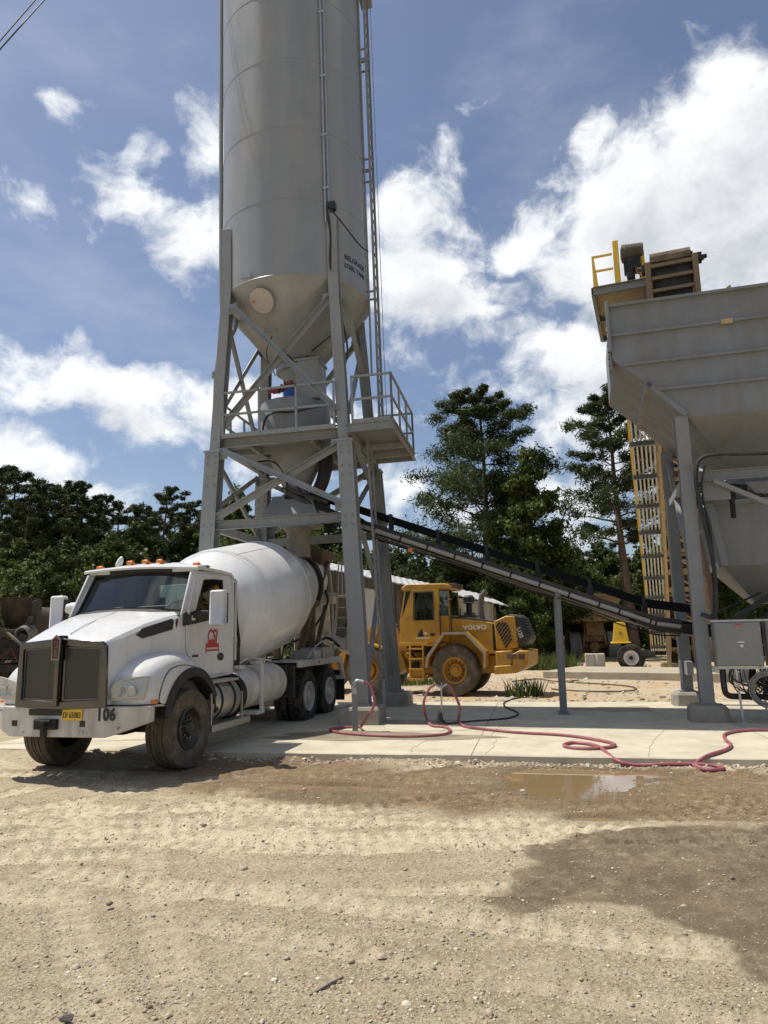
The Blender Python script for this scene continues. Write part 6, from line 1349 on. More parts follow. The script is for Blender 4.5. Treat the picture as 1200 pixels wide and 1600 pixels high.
mb = MB(); mb.b2((-1.0, -.8, 1.45), (-.3, .8, 1.53)); mb.b2((-1.9, -.82, 1.46), (-.9, .82, 1.56)); mb.build('cab_floor', yellow, LD, 0, .01)
# cab
for s in (-1, 1):
    o = [(-1.84, s*.74, 1.55), (-1.84, s*.74, 2.16), (-1.66, s*.72, 3.16), (-1.1, s*.72, 3.16), (-.5, s*.72, 3.16), (-.5, s*.74, 2.4), (-.5, s*.74, 1.55), (-1.1, s*.74, 1.55)]
    i = [(-1.36, s*.74, 2.24), (-1.36, s*.74, 2.5), (-1.34, s*.72, 3.07), (-1.0, s*.72, 3.07), (-.72, s*.72, 3.07), (-.70, s*.74, 2.6), (-.70, s*.74, 2.24), (-1.0, s*.74, 2.24)]
    mb = MB(); mb.ring([(a if a > -1.5 else max(a, -1.44) if z > 2.2 else a, b, z) for a, b, z in o], i, (0, s, 0), .05); cs = mb.build('cab_side', yellow, LD, 0, .01)
    mb = MB(); mb.ring([(a*1.0-.03 if a < -1 else a+.03, b+s*.052, z+(.03 if z > 2.9 else -.02 if z < 2.3 else 0)) for a, b, z in i], [(a, b+s*.052, z) for a, b, z in i], (0, s, 0), .01); mb.build('door_frame', greygr, cs, 0)
    mb = MB(); mb.sheet(i, (0, s, 0), .01); mb.build('side_window', glass, cs, 0)
    mb = MB(); mb.sheet([(-1.82, s*.72, 2.2), (-1.46, s*.74, 2.2), (-1.44, s*.72, 3.12), (-1.66, s*.70, 3.12)], (0, s, 0), .01); mb.build('front_quarter_window', glass, LD, 0)
    mb = MB(); mb.sheet([(-.5, s*.70, 2.38), (-.24, s*.60, 2.38), (-.26, s*.58, 3.10), (-.5, s*.70, 3.10)], (0, s, 0), .01); mb.build('rear_quarter_window', glass, LD, 0)
    mb = MB(); mb.bar((-1.86, s*.72, 2.18), (-1.67, s*.70, 3.15), .05, .05); mb.build('pillar', yellow, LD, 0, .01); mb = MB(); mb.bar((-.22, s*.6, 2.3), (-.25, s*.58, 3.12), .05, .05); mb.build('pillar', yellow, LD, 0, .01)
mb = MB(); mb.sheet([(-1.84, -.7, 2.2), (-1.84, .7, 2.2), (-1.67, .68, 3.12), (-1.67, -.68, 3.12)], (-1, 0, .2), .01); mb.build('windscreen', glass, LD, 0)
mb = MB(); mb.sheet([(-.23, -.6, 2.38), (-.23, .6, 2.38), (-.26, .58, 3.1), (-.26, -.58, 3.1)], (1, 0, 0), .01); mb.build('rear_window', glass, LD, 0)
mb = MB(); mb.b2((-1.88, -.72, 1.55), (-1.82, .72, 2.2)); mb.b2((-.52, -.72, 1.55), (-.22, .72, 2.36)); mb.build('cab_wall', yellow, LD, 0, .01)
mb = MB(); mb.xz([(-1.78, 3.15), (-.18, 3.15), (-.12, 3.24), (-.3, 3.33), (-1.6, 3.36), (-1.8, 3.26)], -.76, .76); rf = mb.build('cab_roof', yellow, LD, 20, .035)
for y0 in (-.5, .2): mb = MB(); mb.b2((-.3, y0, 3.2), (-.02, y0+.3, 3.34)); mb.build('work_lamp', brown, rf, 0, .01)
mb = MB(); mb.b2((-1.1, -.28, 1.9), (-.75, .28, 2.1)); mb.b2((-.85, -.26, 2.1), (-.7, .26, 2.75)); mb.cyl((-1.55, 0, 1.8), (-1.4, 0, 2.4), .05, 8); mb.box((-1.38, 0, 2.42), (.1, .4, .05)); mb.build('seat', intr, LD, 0, .02)
mb = MB(); mb.xz([(-1.26, 1.74), (-1.16, 1.92), (-1.11, 1.98), (-1.07, 1.80), (-1.04, 1.74)], -.808, -.80); mb.build('door_emblem', blk, LD, 0)
mb = MB(); mb.xz([(-1.06, 1.83), (-.98, 1.87), (-.9, 1.83), (-.98, 1.80)], -.81, -.80); mb.xz([(-1.3, 1.68), (-.86, 1.68), (-.86, 1.71), (-1.3, 1.71)], -.809, -.80); mb.build('door_emblem', whl, LD, 0)
mb = MB(); mb.b2((-.82, -.815, 1.75), (-.68, -.80, 1.83)); mb.build('door_handle', black, LD, 0)
mb = MB(); mb.tube([(-.46, -.85, 1.5), (-.48, -.85, 2.5), (-.3, -.8, 2.75), (-.1, -.78, 2.85)], .02, 6); mb.tube([(-.12, -.75, 1.9), (-.12, -.75, 2.8), (.05, -.7, 3.0)], .016, 6); mb.tube([(.15, -.62, 2.28), (.15, -.62, 2.75), (.7, -.62, 2.7)], .014, 6); mb.build('handrail', black, LD)
mb = MB(); mb.tube([(.76, -.3, 2.2), (.76, -.3, 2.75), (.80, -.3, 2.92), (.94, -.3, 3.07)], [.10, .10, .095, .085], 14); mb.cyl((.76, -.3, 2.2), (.76, -.3, 2.32), .13, 14); mb.build('exhaust_pipe', mat('burnt_steel', (.14, .13, .12), .5, .6, .2, 6, .05, 30, .4, (.2, .15, .1), .5, 4), LD)
mb = MB(); mb.cyl((.25, .15, 2.3), (.25, .15, 2.7), .10, 14); mb.lathe([(.1, 2.7), (.19, 2.74), (.19, 2.92), (.12, 2.98), (0, 2.98)], (.25, .15, 0), (0, 0, 1), 18); mb.build('air_cleaner', black, LD)
# front frame, lift arms and bucket
mb = MB(); mb.xz([(-3.5, .55), (-2.2, .55), (-1.8, .8), (-2.0, 1.3), (-2.5, 2.2), (-2.9, 2.2), (-3.3, 1.3)], -.42, .42); mb.build('front_frame', yellow, LD, 0, .02)
mb = MB()
for s in (-1, 1): mb.xz([(-2.45, 2.15), (-2.75, 2.25), (-4.2, 1.15), (-4.75, .45), (-4.55, .32), (-4.0, .85), (-3.2, 1.35)], s*.55-.05, s*.55+.05); mb.cyl((-2.3, s*.3, 1.1), (-3.6, s*.5, 1.15), .08, 10)
mb.bar((-3.6, -.55, 1.2), (-3.6, .55, 1.2), .2, .2); mb.bar((-2.6, 0, 2.1), (-4.3, 0, 1.5), .14, .2); mb.build('lift_arm', yellow, LD, 0, .01)
for s in (-1, 1):
    mb = MB(); mb.prism([(-3.85, .9), (-3.7, 1.4), (-2.95, 1.6), (-2.3, 1.4), (-2.3, 1.34), (-2.95, 1.54), (-3.66, 1.35), (-3.8, .9)], lambda a, b: (a, s*.5, b), lambda a, b: (a, s*1.03, b)); mb.build('front_fender', yellow, LD, 0)
mb = MB(); pr_ = [(-4.6, 1.3), (-4.55, .8), (-4.65, .35), (-4.9, .14), (-5.8, .1), (-5.8, .14), (-4.92, .18), (-4.7, .38), (-4.6, .8), (-4.65, 1.3)]
mb.xz(pr_, -1.4, 1.4)
for s in (-1, 1): mb.xz([(-4.6, 1.3), (-4.55, .8), (-4.65, .35), (-4.9, .12), (-5.75, .1), (-5.3, .8)], s*1.4, s*1.44)
mb.build('bucket', brown, LD, 0)

# ------------------------------------------------------------------ long inclined conveyor feeding the bin, with its walkway
IC = thing('inclined_conveyor', 'long tan truss conveyor with yellow railed walkway rising behind the bin to its top', 'conveyor', (7.3, 16.6, -.15), 20.6); IC.scale = (1.09, 1.09, 1.09)
KS = -.455
def q_(x, y, dz=0): return Vector((x, y, 9.2+KS*y+dz))
YE = 18.3
for s in (-1, 1):
    mb = MB(); mb.chan(q_(s*.46, -.9), q_(s*.46, YE), .1, .40, flip=-s); mb.build('stringer', tan, IC, 0, .006)
    mb = MB(); mb.chan(q_(s*.46, .4, -.75), q_(s*.46, YE, -.75), .10, .14, flip=-s); mb.build('lower_chord', tan, IC, 0)
mb = MB(); mb.sheet([q_(-.44, -.9, .02), q_(.44, -.9, .02), q_(.44, YE, .02), q_(-.44, YE, .02)], (0, .45, 1), .03); mb.build('return_belt', mat('dusty_brown_belt', (.085, .06, .042), .8, 0, .25, 3, .1, 20, .2, (.2, .15, .1), .5, 3), IC, 0)
mb = MB(); mb.sheet([q_(-.44, -.95, .2), q_(.44, -.95, .2), q_(.44, YE, .2), q_(-.44, YE, .2)], (0, .45, 1), .03); mb.build('carry_belt', beltm, IC, 0)
y = .2
mbx = MB(); mbi = MB(); mbd = MB()
k = 0
while y < YE:
    mbx.bar(q_(-.5, y, -.2), q_(.5, y, -.2), .12, .10); mbx.bar(q_(-.5, y, -.75), q_(.5, y, -.75), .1, .1)
    for s in (-1, 1): mbx.bar(q_(s*.52, y, -.7), q_(s*.52, y, -.2), .09, .09); mbx.bar(q_(s*.52, y, -.7), q_(s*.52, y+1.2, -.2), .06, .06)
    if k % 2 == 0: mbi.cyl(q_(-.46, y+.5, -.09), q_(.46, y+.62, -.07), .055, 10)
    mbd.bar(q_(-.5, y, -.75), q_(.5, y+1.2, -.75), .06, .04)
    y += 1.25; k += 1
mbx.build('cross_frame', tan, IC, 0); mbi.build('return_idler', wheelwht, IC, 40); mbd.build('diagonal', tan, IC, 0)
mb = MB()
for q in range(6): x = -1.16+.115*q; mb.bar(q_(x, .6, -.30), q_(x, YE-.6, -.30), .05, .03)
mb.build('walkway_grating', mat('pale_grating_bars', (.60, .60, .58), .5, .1, .06), IC, 0)
mb = MB(); yy = 1.2
while yy < YE-.4: mb.chan(q_(-1.26, yy, -.38), q_(-.5, yy, -.38), .1, .13); yy += 1.45
mb.build('walkway_bracket', steel_d, IC, 0)
mb = MB(); mb.bar(q_(-1.23, 1.0, -.25), q_(-1.23, YE-.6, -.25), .03, .16); mb.build('toe_board', yellow2, IC, 0)
mb = MB()
for h in (.35, .85): mb.bar(q_(-1.23, 1.0, h-.1), q_(-1.23, YE-.6, h-.1), .04, .04)
yy = 1.1
while yy < YE-.5: mb.bar(q_(-1.23, yy, -.3), q_(-1.23, yy, .77), .045, .045); yy += 1.45
mb.build('walkway_railing', yellow2, IC, 0)
# head end: platform, drive and pulley
mb = MB(); mb.b2((-1.62, -1.3, 9.18), (-.58, 1.4, 9.22)); pf = mb.build('head_platform', tan, IC, 0)
mb = MB()
for a, b in (((-1.65, -1.33), (-.56, -1.33)), ((-1.65, -1.33), (-1.65, 1.4)), ((-.58, -1.3), (-.58, 1.4)), ((-1.65, .2), (-.56, .2)), ((-1.65, 1.4), (-.56, 1.4))): mb.chan((*a, 9.14), (*b, 9.14), .08, .18)
mb.build('platform_frame', steel_d, pf, 0)
mb = MB()
for h in (.4, .74):
    mb.bar((-1.61, -1.28, 9.22+h), (-1.2, -1.28, 9.22+h), .04, .04); mb.bar((-1.61, -1.28, 9.22+h), (-1.61, .5, 9.22+h), .04, .04)
for x, y in ((-1.61, -1.28), (-1.61, -.4), (-1.61, .5)): mb.bar((x, y, 9.2), (x, y, 9.98), .05, .05)
mb.build('head_railing', yellow2, IC, 0)
mb = MB(); mb.b2((-1.18, -1.26, 9.2), (-1.06, -1.14, 10.28)); mb.build('motor_post', yellow2, IC, 0, .01)
mb = MB(); mb.lathe([(0, 0), (.17, .0), (.19, .03), (.19, .36), (.2, .36), (.2, .45), (.1, .48), (0, .48)], (-.55, -1.0, 10.03), (-.92, 0, .05), 20)
for q in range(10): mb.lathe([(.19, 0), (.20, .005), (.20, .018), (.19, .02)], Vector((-.55, -1.0, 10.03))+Vector((-.68, 0, .037))*(.08+.045*q), (-.92, 0, .05), 20, True)
mb.build('drive_motor', mat('dark_motor_paint', (.10, .085, .06), .6, .1, .2, 5, .05, 30, .4, (.2, .15, .1), .5, 5), IC, 30)
mb = MB(); mb.b2((-.98, -1.15, 9.62), (-.62, -.8, 9.88)); mb.b2((-.92, -1.12, 9.36), (-.76, -.85, 9.66)); mb.lathe([(.0, 0), (.19, .02), (.19, .14), (0, .16)], (-.94, -1.0, 9.52), (1, 0, 0), 20); mb.tube([(-.74, -1.2, 9.6), (-.66, -1.25, 9.35), (-.7, -1.2, 9.2)], .015, 6, 4); mb.build('gearbox', frameblk, IC, 30, .01)
mb = MB(); mb.b2((-.64, -1.1, 9.5), (-.54, -.7, 10.02)); mb.b2((-.74, -1.12, 9.56), (-.56, -.9, 9.7)); mb.build('belt_guard', yellow2, IC, 0, .01)
mb = MB(); mb.cyl((-.44, -1.15, 9.56), (.36, -1.15, 9.56), .26, 28); mb.cyl((-.7, -1.15, 9.54), (.62, -1.15, 9.54), .045, 10); mb.b2((-.44, -1.46, 9.5), (.36, -1.42, 9.62)); mb.build('head_pulley', brown, IC, 40)
mb = MB(); mb.box((.50, -1.15, 9.56), (.16, .2, .18)); mb.tube([(.5, -1.15, 9.56), (.68, -1.15, 9.58)], .05, 8); mb.build('bearing', frameblk, IC, 0, .01); mb = MB(); mb.box((-.55, -1.15, 9.5), (.14, .2, .18)); mb.build('bearing', frameblk, IC, 0, .01)
mb = MB()
for z in (8.80, 9.08, 9.36): mb.b2((-.44, -1.5, z), (.36, -1.44, z+.07))
mb.b2((-.56, -1.5, 8.3), (-.45, -1.3, 9.5)); mb.b2((.37, -1.5, 8.3), (.48, -1.3, 9.5)); mb.build('head_frame', mat('dark_tan_steel', (.20, .15, .09), .65, 0, .2, 4, .06, 25, .3, (.1, .07, .045), .6, 4), IC, 0)
mb = MB(); mb.b2((-.36, -1.40, 8.3), (.32, -1.36, 9.4)); mb.build('head_belt', beltm, IC, 0)
for y in (14.6,):
    mb = MB(); zt = 9.2+KS*y-.8
    for s in (-1, 1): mb.ibeam((s*.58, y, 0), (s*.54, y, zt), .16, .16, (0, 1, 0), .014)
    if zt > 2:
        mb.bar((-.58, y, .4), (.55, y, zt-.3), .07, .07); mb.bar((.58, y, .4), (-.55, y, zt-.3), .07, .07)
    mb.bar((-.6, y, zt-.08), (.6, y, zt-.08), .14, .16); mb.build('support_bent', tan, IC, 0)
mb = MB(); mb.b2((-.9, YE-1.8, .2), (.9, YE+.6, .35)); mb.b2((-.55, YE-1.5, .3), (-.45, YE+.4, 1.2)); mb.b2((.45, YE-1.5, .3), (.55, YE+.4, 1.2)); mb.cyl((-.45, YE, .8), (.45, YE, .8), .28, 20); mb.b2((-.62, YE-.2, .3), (.8, YE-.1, .75)); mb.build('tail_frame', tan, IC, 30, .01)
mb = MB(); mb.prism([(1.0, 8.3), (1.16, 8.3), (1.06, 8.82), (.98, 8.78)], lambda a, b: (a, -1.2, b), lambda a, b: (a, -.9, b)); mb.prism([(.86, 8.3), (.94, 8.3), (1.03, 8.8), (.98, 8.8)], lambda a, b: (a, -1.0, b), lambda a, b: (a, -.9, b)); mb.build('discharge_plate', tan, IC, 0)

# ------------------------------------------------------------------ articulated hauler seen from behind
HL = thing('dump_truck', 'muddy tan articulated dump truck seen from behind beyond the conveyor', 'dump truck', (13.15, 46, 0), 8)
TY_HL = tyre(.85, .68, 26, .4, 'lug')
for s in (-1, 1):
    for y in (0, 1.95):
        mb = MB(); mb.v = [(a+s*1.16, b+y, c+.85) for a, b, c in TY_HL.v]; mb.f = list(TY_HL.f); w_ = mb.build('wheel', mat('pale_dusty_tyre', (.42, .385, .33), .9, 0, .2, 5, .2, 30, .2, (.16, .14, .115), .5, 4), HL, 30)
        mb = MB(); mb.lathe([(.41, -.2*s), (.42, .28*s), (.36, .26*s), (.2, .1*s), (0, .1*s)], (s*1.16, y, .85), (1, 0, 0), 20); mb.build('rim', brown, w_, 40)
mb = MB(); mb.loft([[(-1.25, -1.6, 2.45), (1.25, -1.6, 2.45), (1.62, -1.6, 3.95), (-1.62, -1.6, 3.95)], [(-1.25, 4.4, 2.2), (1.25, 4.4, 2.2), (1.62, 4.4, 4.1), (-1.62, 4.4, 4.1)]], True); mb.b2((-1.68, -1.72, 3.85), (1.68, -1.5, 4.02)); mb.b2((-1.5, -1.75, 2.35), (1.5, -1.55, 2.6)); mb.build('dump_bed', mat('worn_tan_body', (.52, .35, .16), .65, 0, .15, 2, .06, 20, .3, (.3, .2, .11), .6, 1.5), HL, 0, .03)
mb = MB(); mb.b2((-.55, -.6, 1.1), (.55, 6, 1.6)); mb.b2((-.5, -.9, 1.5), (.5, -.5, 2.4)); mb.cyl((-.85, 0, .85), (.85, 0, .85), .2, 14); mb.lathe([(0, -.45), (.3, -.35), (.42, 0), (.3, .35), (0, .45)], (0, -.1, .8), (0, 1, 0), 18); mb.bar((-.7, -.7, .9), (-.5, -.6, 2.3), .14, .14); mb.bar((.7, -.7, .9), (.5, -.6, 2.3), .14, .14); mb.tube([(-.3, -.8, 2.2), (-.1, -.9, 1.5), (.2, -.85, 1.2)], .05, 6, 4); mb.build('rear_chassis', mat('rusty_tan_chassis', (.46, .28, .13), .75, 0, .3, 2.5, .1, 20, .3, (.12, .08, .05), .8, 2), HL, 30, .02)
mb = MB(); mb.b2((-1.2, 5, 1.2), (1.2, 8.5, 2.4)); mb.b2((-1.0, 5.2, 2.4), (1.0, 6.8, 3.5)); mb.build('cab', yellow, HL, 0, .05)
for s in (-1, 1):
    mb = MB(); mb.v = [(a+s*1.16, b+7, c+.85) for a, b, c in TY_HL.v]; mb.f = list(TY_HL.f); mb.build('wheel', rubberdust, HL, 30)

# ------------------------------------------------------------------ small towed machine with a white rimmed wheel
TR_ = thing('towed_machine', 'small machine with a yellow hood on one white rimmed road wheel behind the conveyor tail', 'machine', (10.46, 31.08, .05), 18)
mb = MB(); rot = Matrix.Rotation(R_(90), 3, 'Z'); t5 = tyre(.57, .30, 44, .30, 'rib')
mb.v = [tuple(rot @ Vector(q)+Vector((0, 0, .57))) for q in t5.v]; mb.f = list(t5.f); w_ = mb.build('wheel', rubber, TR_, 30)
mb = MB(); mb.lathe([(.30, .1), (.31, .15), (.29, .15), (.27, .08), (.16, .02), (.14, .06), (.10, .06), (.10, .12), (0, .12)], (0, 0, .57), (0, -1, 0), 32); rm = mb.build('rim', mat('clean_white_rim', (.72, .70, .66), .5, 0, .05), w_, 40)
mb = MB(); mb.cyl((0, -.07, .57), (0, -.135, .57), .09, 16)
for q in range(10): a = q*.628; mb.cyl((.14*math.cos(a), -.05, .57+.14*math.sin(a)), (.14*math.cos(a), -.10, .57+.14*math.sin(a)), .018, 6)
mb.build('hub', frameblk, rm, 0)
mb = MB(); mb.cyl((0, 0, .57), (0, 1.9, .57), .06, 10); mb.b2((-.5, .2, .5), (.6, 1.9, .68)); mb.b2((-.06, .3, .6), (.06, .5, 1.3)); mb.build('axle_frame', frameblk, TR_, 0, .01)
mb = MB(); mb.loft([[(-.72, .2, 1.22), (-.02, .2, 1.22), (-.02, 1.5, 1.22), (-.72, 1.5, 1.22)], [(-.60, .25, 2.10), (-.14, .25, 2.10), (-.14, 1.4, 2.10), (-.60, 1.4, 2.10)]], True); mb.b2((-.80, .15, 1.17), (.06, 1.6, 1.24)); hd = mb.build('hood', yellow2, TR_, 0, .03)
mb = MB(); st = [((.12 if q % 2 == 0 else .045)*math.sin(q*.7854)-.37, (.12 if q % 2 == 0 else .045)*math.cos(q*.7854)+1.62) for q in range(8)]; mb.prism(st, lambda a, b: (a, .19+.05*(b-1.22)/.88, b), lambda a, b: (a, .222+.05*(b-1.22)/.88, b)); mb.build('star_emblem', mat('star_ink', (.35, .17, .01), .5, 0, .05), hd, 0)
# concrete block with a V groove
c = G(934, 1051); t = thing('concrete_block', 'pale concrete block with a cast groove beside the white rimmed wheel', 'concrete block', (c.x, c.y+.3, 0), 14)
mb = MB(); mb.xy([(-.41, -.4), (-.09, -.4), (0, -.33), (.09, -.4), (.41, -.4), (.41, .4), (-.41, .4)], .0, .80); mb.build('block', mat('cast_concrete', (.46, .43, .36), .85, 0, .08, 3, .12, 30, .2, (.3, .26, .2), .4, 2), t, 0, .02)
mb = MB(); mb.tube([(-.1, 0, .78), (-.1, 0, .9), (.1, 0, .9), (.1, 0, .78)], .02, 6); mb.build('lifting_loop', frameblk, t)
c = G(911, 1036); t = thing('pail', 'small yellow pail lying in the rubble by the dump truck', 'pail', (c.x, c.y, .15), 0)
mb = MB(); mb.lathe([(0, 0), (.24, 0), (.30, .40), (.28, .40), (.22, .03)], (0, 0, 0), (.7, -.2, .5), 20); mb.build('bucket', yellow2, t)
mb = MB(); mb.tube([(-.1, -.28, .4), (.1, -.5, .45), (.45, -.3, .2)], .012, 5, 4); mb.build('handle', frameblk, t)
# scrap, timber and rubble behind the slab
g = random.Random(3)
for px, py, sx, sy, sz, lab in ((893, 1034, .8, .35, .22, 'dark scrap plate lying left of the concrete block'), (880, 1042, .5, .5, .16, 'flat concrete lump beside the conveyor post'), (902, 1046, .9, .16, .12, 'weathered timber lying on the raised slab edge'), (1055, 1024, .9, .5, .4, 'tan concrete lump beyond the conveyor foot'), (1012, 1030, 1.0, .6, .35, 'sandy concrete lump right of the white rimmed wheel')):
    c = G(px, py); mb = MB(); mb.box((0, 0, sz/2), (sx, sy, sz), Matrix.Rotation(g.uniform(0, 3), 3, 'Z') @ Matrix.Rotation(.06, 3, 'X')); mb.box((sx*.2, .1, sz*.8), (sx*.4, sy*.5, sz*.5), Matrix.Rotation(g.uniform(0, 3), 3, 'Z'))
    o = mb.build('rubble' if 'timber' not in lab else 'timber', conc_old if 'scrap' not in lab else brown, None, 0, .03); o.location = (c.x, c.y, .18 if py < 1050 else 0); tag(o, lab, 'rubble' if 'timber' not in lab else 'timber')
c = G(866, 1030); mb = MB(); g2 = np.random.default_rng(4)
rings = []
for k in range(9):
    r = 3.4*(1-k/8)**1.1+.02; rings.append([(r*1.35*math.cos(a*.314)*(1+.12*math.sin(a*1.7+k)), r*.8*math.sin(a*.314)*(1+.1*math.sin(a*2.3)), 1.0*(k/8)**.8+.03*math.sin(a*3+k)) for a in range(20)])
mb.loft(rings, True); o = mb.build('sand_pile', mat('piled_sand', (.46, .33, .19), .95, 0, .12, 3, .5, 12, .15, (.3, .22, .13), .4, 2), None, 60); o.location = (c.x+3, c.y+4, -.05); tag(o, 'low heap of orange sand behind the loader counterweight', 'sand heap')
for pts, lab in (([(862, 1078), (900, 1081), (950, 1082), (992, 1080), (985, 1074), (940, 1070), (900, 1068)], 'thin cable trailing on the sand behind the slab'), ([(800, 1066), (840, 1062), (870, 1066), (905, 1064)], 'dark hose lying on the stones behind the loader')):
    mb = MB(); mb.tube([G(*q)+Vector((0, 0, .03)) for q in pts], .025, 6, 5); tag(mb.build('ground_cable', brown, None), lab, 'cable')

# ------------------------------------------------------------------ white shed behind the loader
SH = thing('shed', 'long white corrugated metal shed with an open front behind the loader', 'shed', (0, 0, 0), 0)
def corr(mb, a, b, z0, z1, nrm, step=.2, amp=.03):     # corrugated wall between two ground points (z may slope)
    a, b = Vector(a), Vector(b); L = (b-a).length; n = int(L/step*2); d = (b-a)/L; nv = Vector(nrm); vs = []
    for q in range(n+1):
        f_ = q/n; o = nv*(amp if q % 2 else 0); p = a+d*L*f_+o; vs += [(p.x, p.y, z0), (p.x, p.y, z1[0]+(z1[1]-z1[0])*f_)]
    mb.add(vs, [(2*q, 2*q+2, 2*q+3, 2*q+1) for q in range(n)])
mb = MB(); ra, rb = Vector((-4.6, 33.6, 5.35)), Vector((5.75, 33.6, 3.02)); n = 60
vs = []
for q in range(n+1):
    p = ra+(rb-ra)*q/n; dz = .035 if q % 2 else 0; vs += [(p.x, p.y, p.z+dz), (p.x, p.y+8, p.z+.95+dz), (p.x, p.y, p.z+dz-.05), (p.x, p.y+8, p.z+.9+dz)]
fs = []
for q in range(n): a = 4*q; b = a+4; fs += [(a, b, b+1, a+1), (a+2, a+3, b+3, b+2), (a, a+2, b+2, b)]
mb.add(vs, fs); mb.build('roof', shedmetal, SH, 0)
mb = MB(); corr(mb, (2.2, 34.6, 0), (5.2, 34.6, 0), 0, (3.75, 3.15), (0, -1, 0)); corr(mb, (5.2, 34.6, 0), (5.4, 41.0, 0), 0, (3.0, 3.75), (1, 0, 0)); corr(mb, (-4.4, 41, 0), (5.4, 41, 0), 0, (6.1, 3.85), (0, -1, 0)); mb.build('wall', mat('grey_corrugated_metal', (.42, .42, .40), .5, .1, .1, 2, .03, 20, .5, (.3, .25, .18), .5, 1.2, True), SH, 0)
mb = MB(); corr(mb, (-1.55, 34.9, 0), (-.1, 34.9, 0), 2.0, (4.15, 3.9), (0, -1, 0)); corr(mb, (-4.4, 34.5, 0), (-4.4, 41, 0), 0, (5.1, 5.9), (-1, 0, 0)); mb.build('panel', shedmetal, SH, 0)
mb = MB()
for x, z in ((-4.3, 5.1), (-1.6, 4.5), (.6, 4.0), (2.2, 3.6), (5.2, 3.0)): mb.b2((x-.06, 34.3, 0), (x+.06, 34.42, z))
mb.build('posts', brown, SH, 0)
mb = MB()
for x in (2.75, 3.75): mb.b2((x, 34.50, 1.7), (x+.5, 34.56, 2.75))
mb.b2((3.1, 34.45, 2.2), (3.6, 34.55, 2.95)); mb.build('window', black, SH, 0)

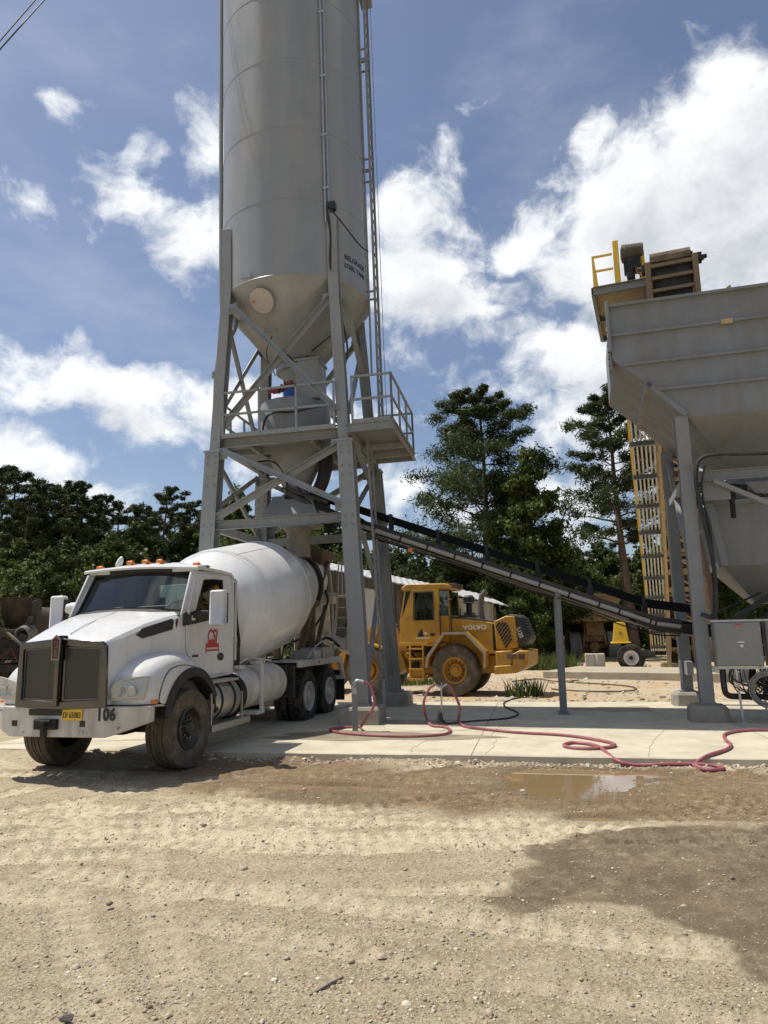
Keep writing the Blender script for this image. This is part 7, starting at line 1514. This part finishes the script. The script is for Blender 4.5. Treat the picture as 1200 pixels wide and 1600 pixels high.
# ------------------------------------------------------------------ old mixers at the left edge
def old_mixer(px, D, deg, label, s=1.0):
    b = P(px, 1000, D); t = thing('old_mixer', label, 'old mixer', (b.x, D, 0), deg, 'rusty old mixers parked at the left edge'); t.scale = (s, s, s)
    mb = MB(); hp = lambda z, w, y0, y1: [(-w, y0, z), (w, y0, z), (w, y1, z), (-w, y1, z)]
    mb.loft([hp(2.35, .34, .35, .8), hp(2.75, .5, .15, .9), hp(3.45, .58, .1, 1.0)], True, False); h = mb.build('charging_hopper', mat('rust_brown_steel', (.052, .038, .027), .85, 0, .3, 3, .3, 18, .2, (.11, .08, .055), .6, 3), t, 0); h.modifiers.new('thick', 'SOLIDIFY').thickness = .03
    mb = MB(); mb.lathe([(0, 0), (.55, 0), (.6, .1), (1.15, 2.6), (1.2, 3.2), (1.15, 4.0), (.7, 5.2), (0, 5.3)], (0, .9, 2.6), (0, 1, -.2), 32); mb.build('drum', mat('rusty_drum', (.07, .055, .042), .8, 0, .25, 2, .15, 15, .25, (.15, .115, .08), .7, 2), t, 40)
    mb = MB()
    for q in (-1, 1): mb.bar((q*.62, .1, .9), (q*.5, .6, 2.7), .12, .12); mb.bar((q*.62, .9, .9), (q*.5, .7, 2.7), .1, .1); mb.chan((q*.45, -.2, .9), (q*.45, 7, .9), .1, .3)
    mb.b2((-.9, -.25, .75), (.9, -.1, 1.0)); mb.bar((-.9, -.3, 1.6), (.9, -.3, 1.5), .06, .06); mb.b2((-.7, -.05, 1.2), (.7, .1, 1.9)); mb.build('frame', frameblk, t, 0)
    mb = MB(); o_ = [(-.86, 3.42), (-.86, 2.0), (.86, 2.0), (.86, 3.36), (.62, 3.3), (.60, 2.62), (.44, 2.36), (.2, 2.26), (-.2, 2.26), (-.44, 2.36), (-.60, 2.62), (-.64, 3.4)]
    mb.xz(o_, -.12, .3); mb.prism([(.66*math.cos(math.pi+q*math.pi/10)*1.15, 2.72+.62*math.sin(math.pi+q*math.pi/10)) for q in range(11)]+[(.6*math.cos(2*math.pi-q*math.pi/10)*.98, 2.72+.46*math.sin(2*math.pi-q*math.pi/10)) for q in range(11)], lambda a, b: (a, -.34, b), lambda a, b: (a, -.1, b)); mb.box((-.95, .1, 3.05), (.25, .3, .12), Matrix.Rotation(.5, 3, 'Y')); mb.box((.55, -.2, 1.95), (.5, .3, .25), Matrix.Rotation(.4, 3, 'Y')); mb.build('collar', mat('caked_grey_steel', (.055, .05, .042), .9, 0, .3, 4, .3, 18, .2, (.13, .11, .085), .6, 3), t, 0, .03)
    mb = MB(); mb.lathe([(.26, 0), (.30, .02), (.30, .5), (.26, .52), (.24, .5), (.24, .02)], (.45, -.45, 2.05), (.3, 1, .35), 22, True); mb.tube([(-.3, -.2, 2.3), (.2, -.45, 1.95), (.75, -.6, 1.5)], .05, 8, 4); mb.build('chute', mat('dull_grey_steel', (.16, .155, .14), .6, .2, .25, 5, .1, 20, .3, (.25, .2, .14), .5, 4), t, 40)
    mb = MB(); mb.tube([(-.5, -.2, 1.2), (-.4, -.3, 1.6), (-.3, -.25, 1.3), (.1, -.3, 1.5), (.3, -.28, 1.1)], .03, 6, 4); mb.build('red_hoses', mat('dark_red_hose', (.09, .022, .026), .7, 0, .2), t)
    for q in (-1, 1):
        for y in (1.2, 2.5):
            m2 = MB(); m2.v = [(a+q*.95, b2+y, c+.55) for a, b2, c in TY_DRIVE.v]; m2.f = list(TY_DRIVE.f); m2.build('wheel', rubberdust, t, 30)
old_mixer(20, 26.5, -8, 'rusty old mixer with a tall charging hopper at the left edge of the yard')
old_mixer(66, 30.5, -4, 'second rusty old mixer just left of the white truck wing mirror', .92)

# ------------------------------------------------------------------ overhead wires and small litter
for a, b, r in (((-40, 110), (55, 0), .016), ((-40, 122), (69, 0), .016)):
    A_, B_ = P(*a, 15), P(*b, 15.5); d = (B_-A_).normalized(); mb = MB(); mb.tube([A_-d*14+Vector((0, 0, .5)), A_-d*6, A_, B_, B_+d*8, B_+d*20+Vector((0, 0, 1))], r, 6, 3)
    o = mb.build('power_line', black, None); tag(o, 'black overhead wire crossing the top left corner of the sky', 'wire', 'overhead wires')
c0, c1 = G(484, 1560), G(536, 1530)
mb = MB(); mb.tube([c0+Vector((0, 0, .012)), (c0+c1)/2+Vector((.01, .0, .018)), c1+Vector((0, 0, .01))], [.007, .008, .005], 6); tag(mb.build('stick', mat('grey_stick', (.10, .085, .08), .8, 0, .2), None), 'dark thin stick lying on the gravel at the front', 'stick')
for px, py, r, lab in ((171, 1416, .024, 'dark stone lying alone on the gravel at the left'), (104, 1598, .03, 'dark stone at the bottom left edge of the gravel'), (817, 1238, .03, 'pale stone at the left end of the big puddle')):
    c = G(px, py); mb = MB(); rr2 = random.Random(px)
    base = [Vector((rr2.gauss(0, 1), rr2.gauss(0, 1), rr2.gauss(0, .7))).normalized() for _ in range(26)]
    import bmesh
    bm = bmesh.new()
    for q in base: bm.verts.new(q*r*rr2.uniform(.8, 1.15))
    bmesh.ops.convex_hull(bm, input=bm.verts); me = bpy.data.meshes.new('stone'); bm.to_mesh(me); bm.free()
    o = link('stone', me, mat('dark_stone', (.10, .085, .075), .85, 0, .2, 20) if 'dark' in lab else mat('pale_stone', (.5, .46, .4), .85, 0, .1, 20), None, 0); o.location = (c.x, c.y, c.z+r*.3+.01); o.scale = (1.2, .9, .7); tag(o, lab, 'stone')
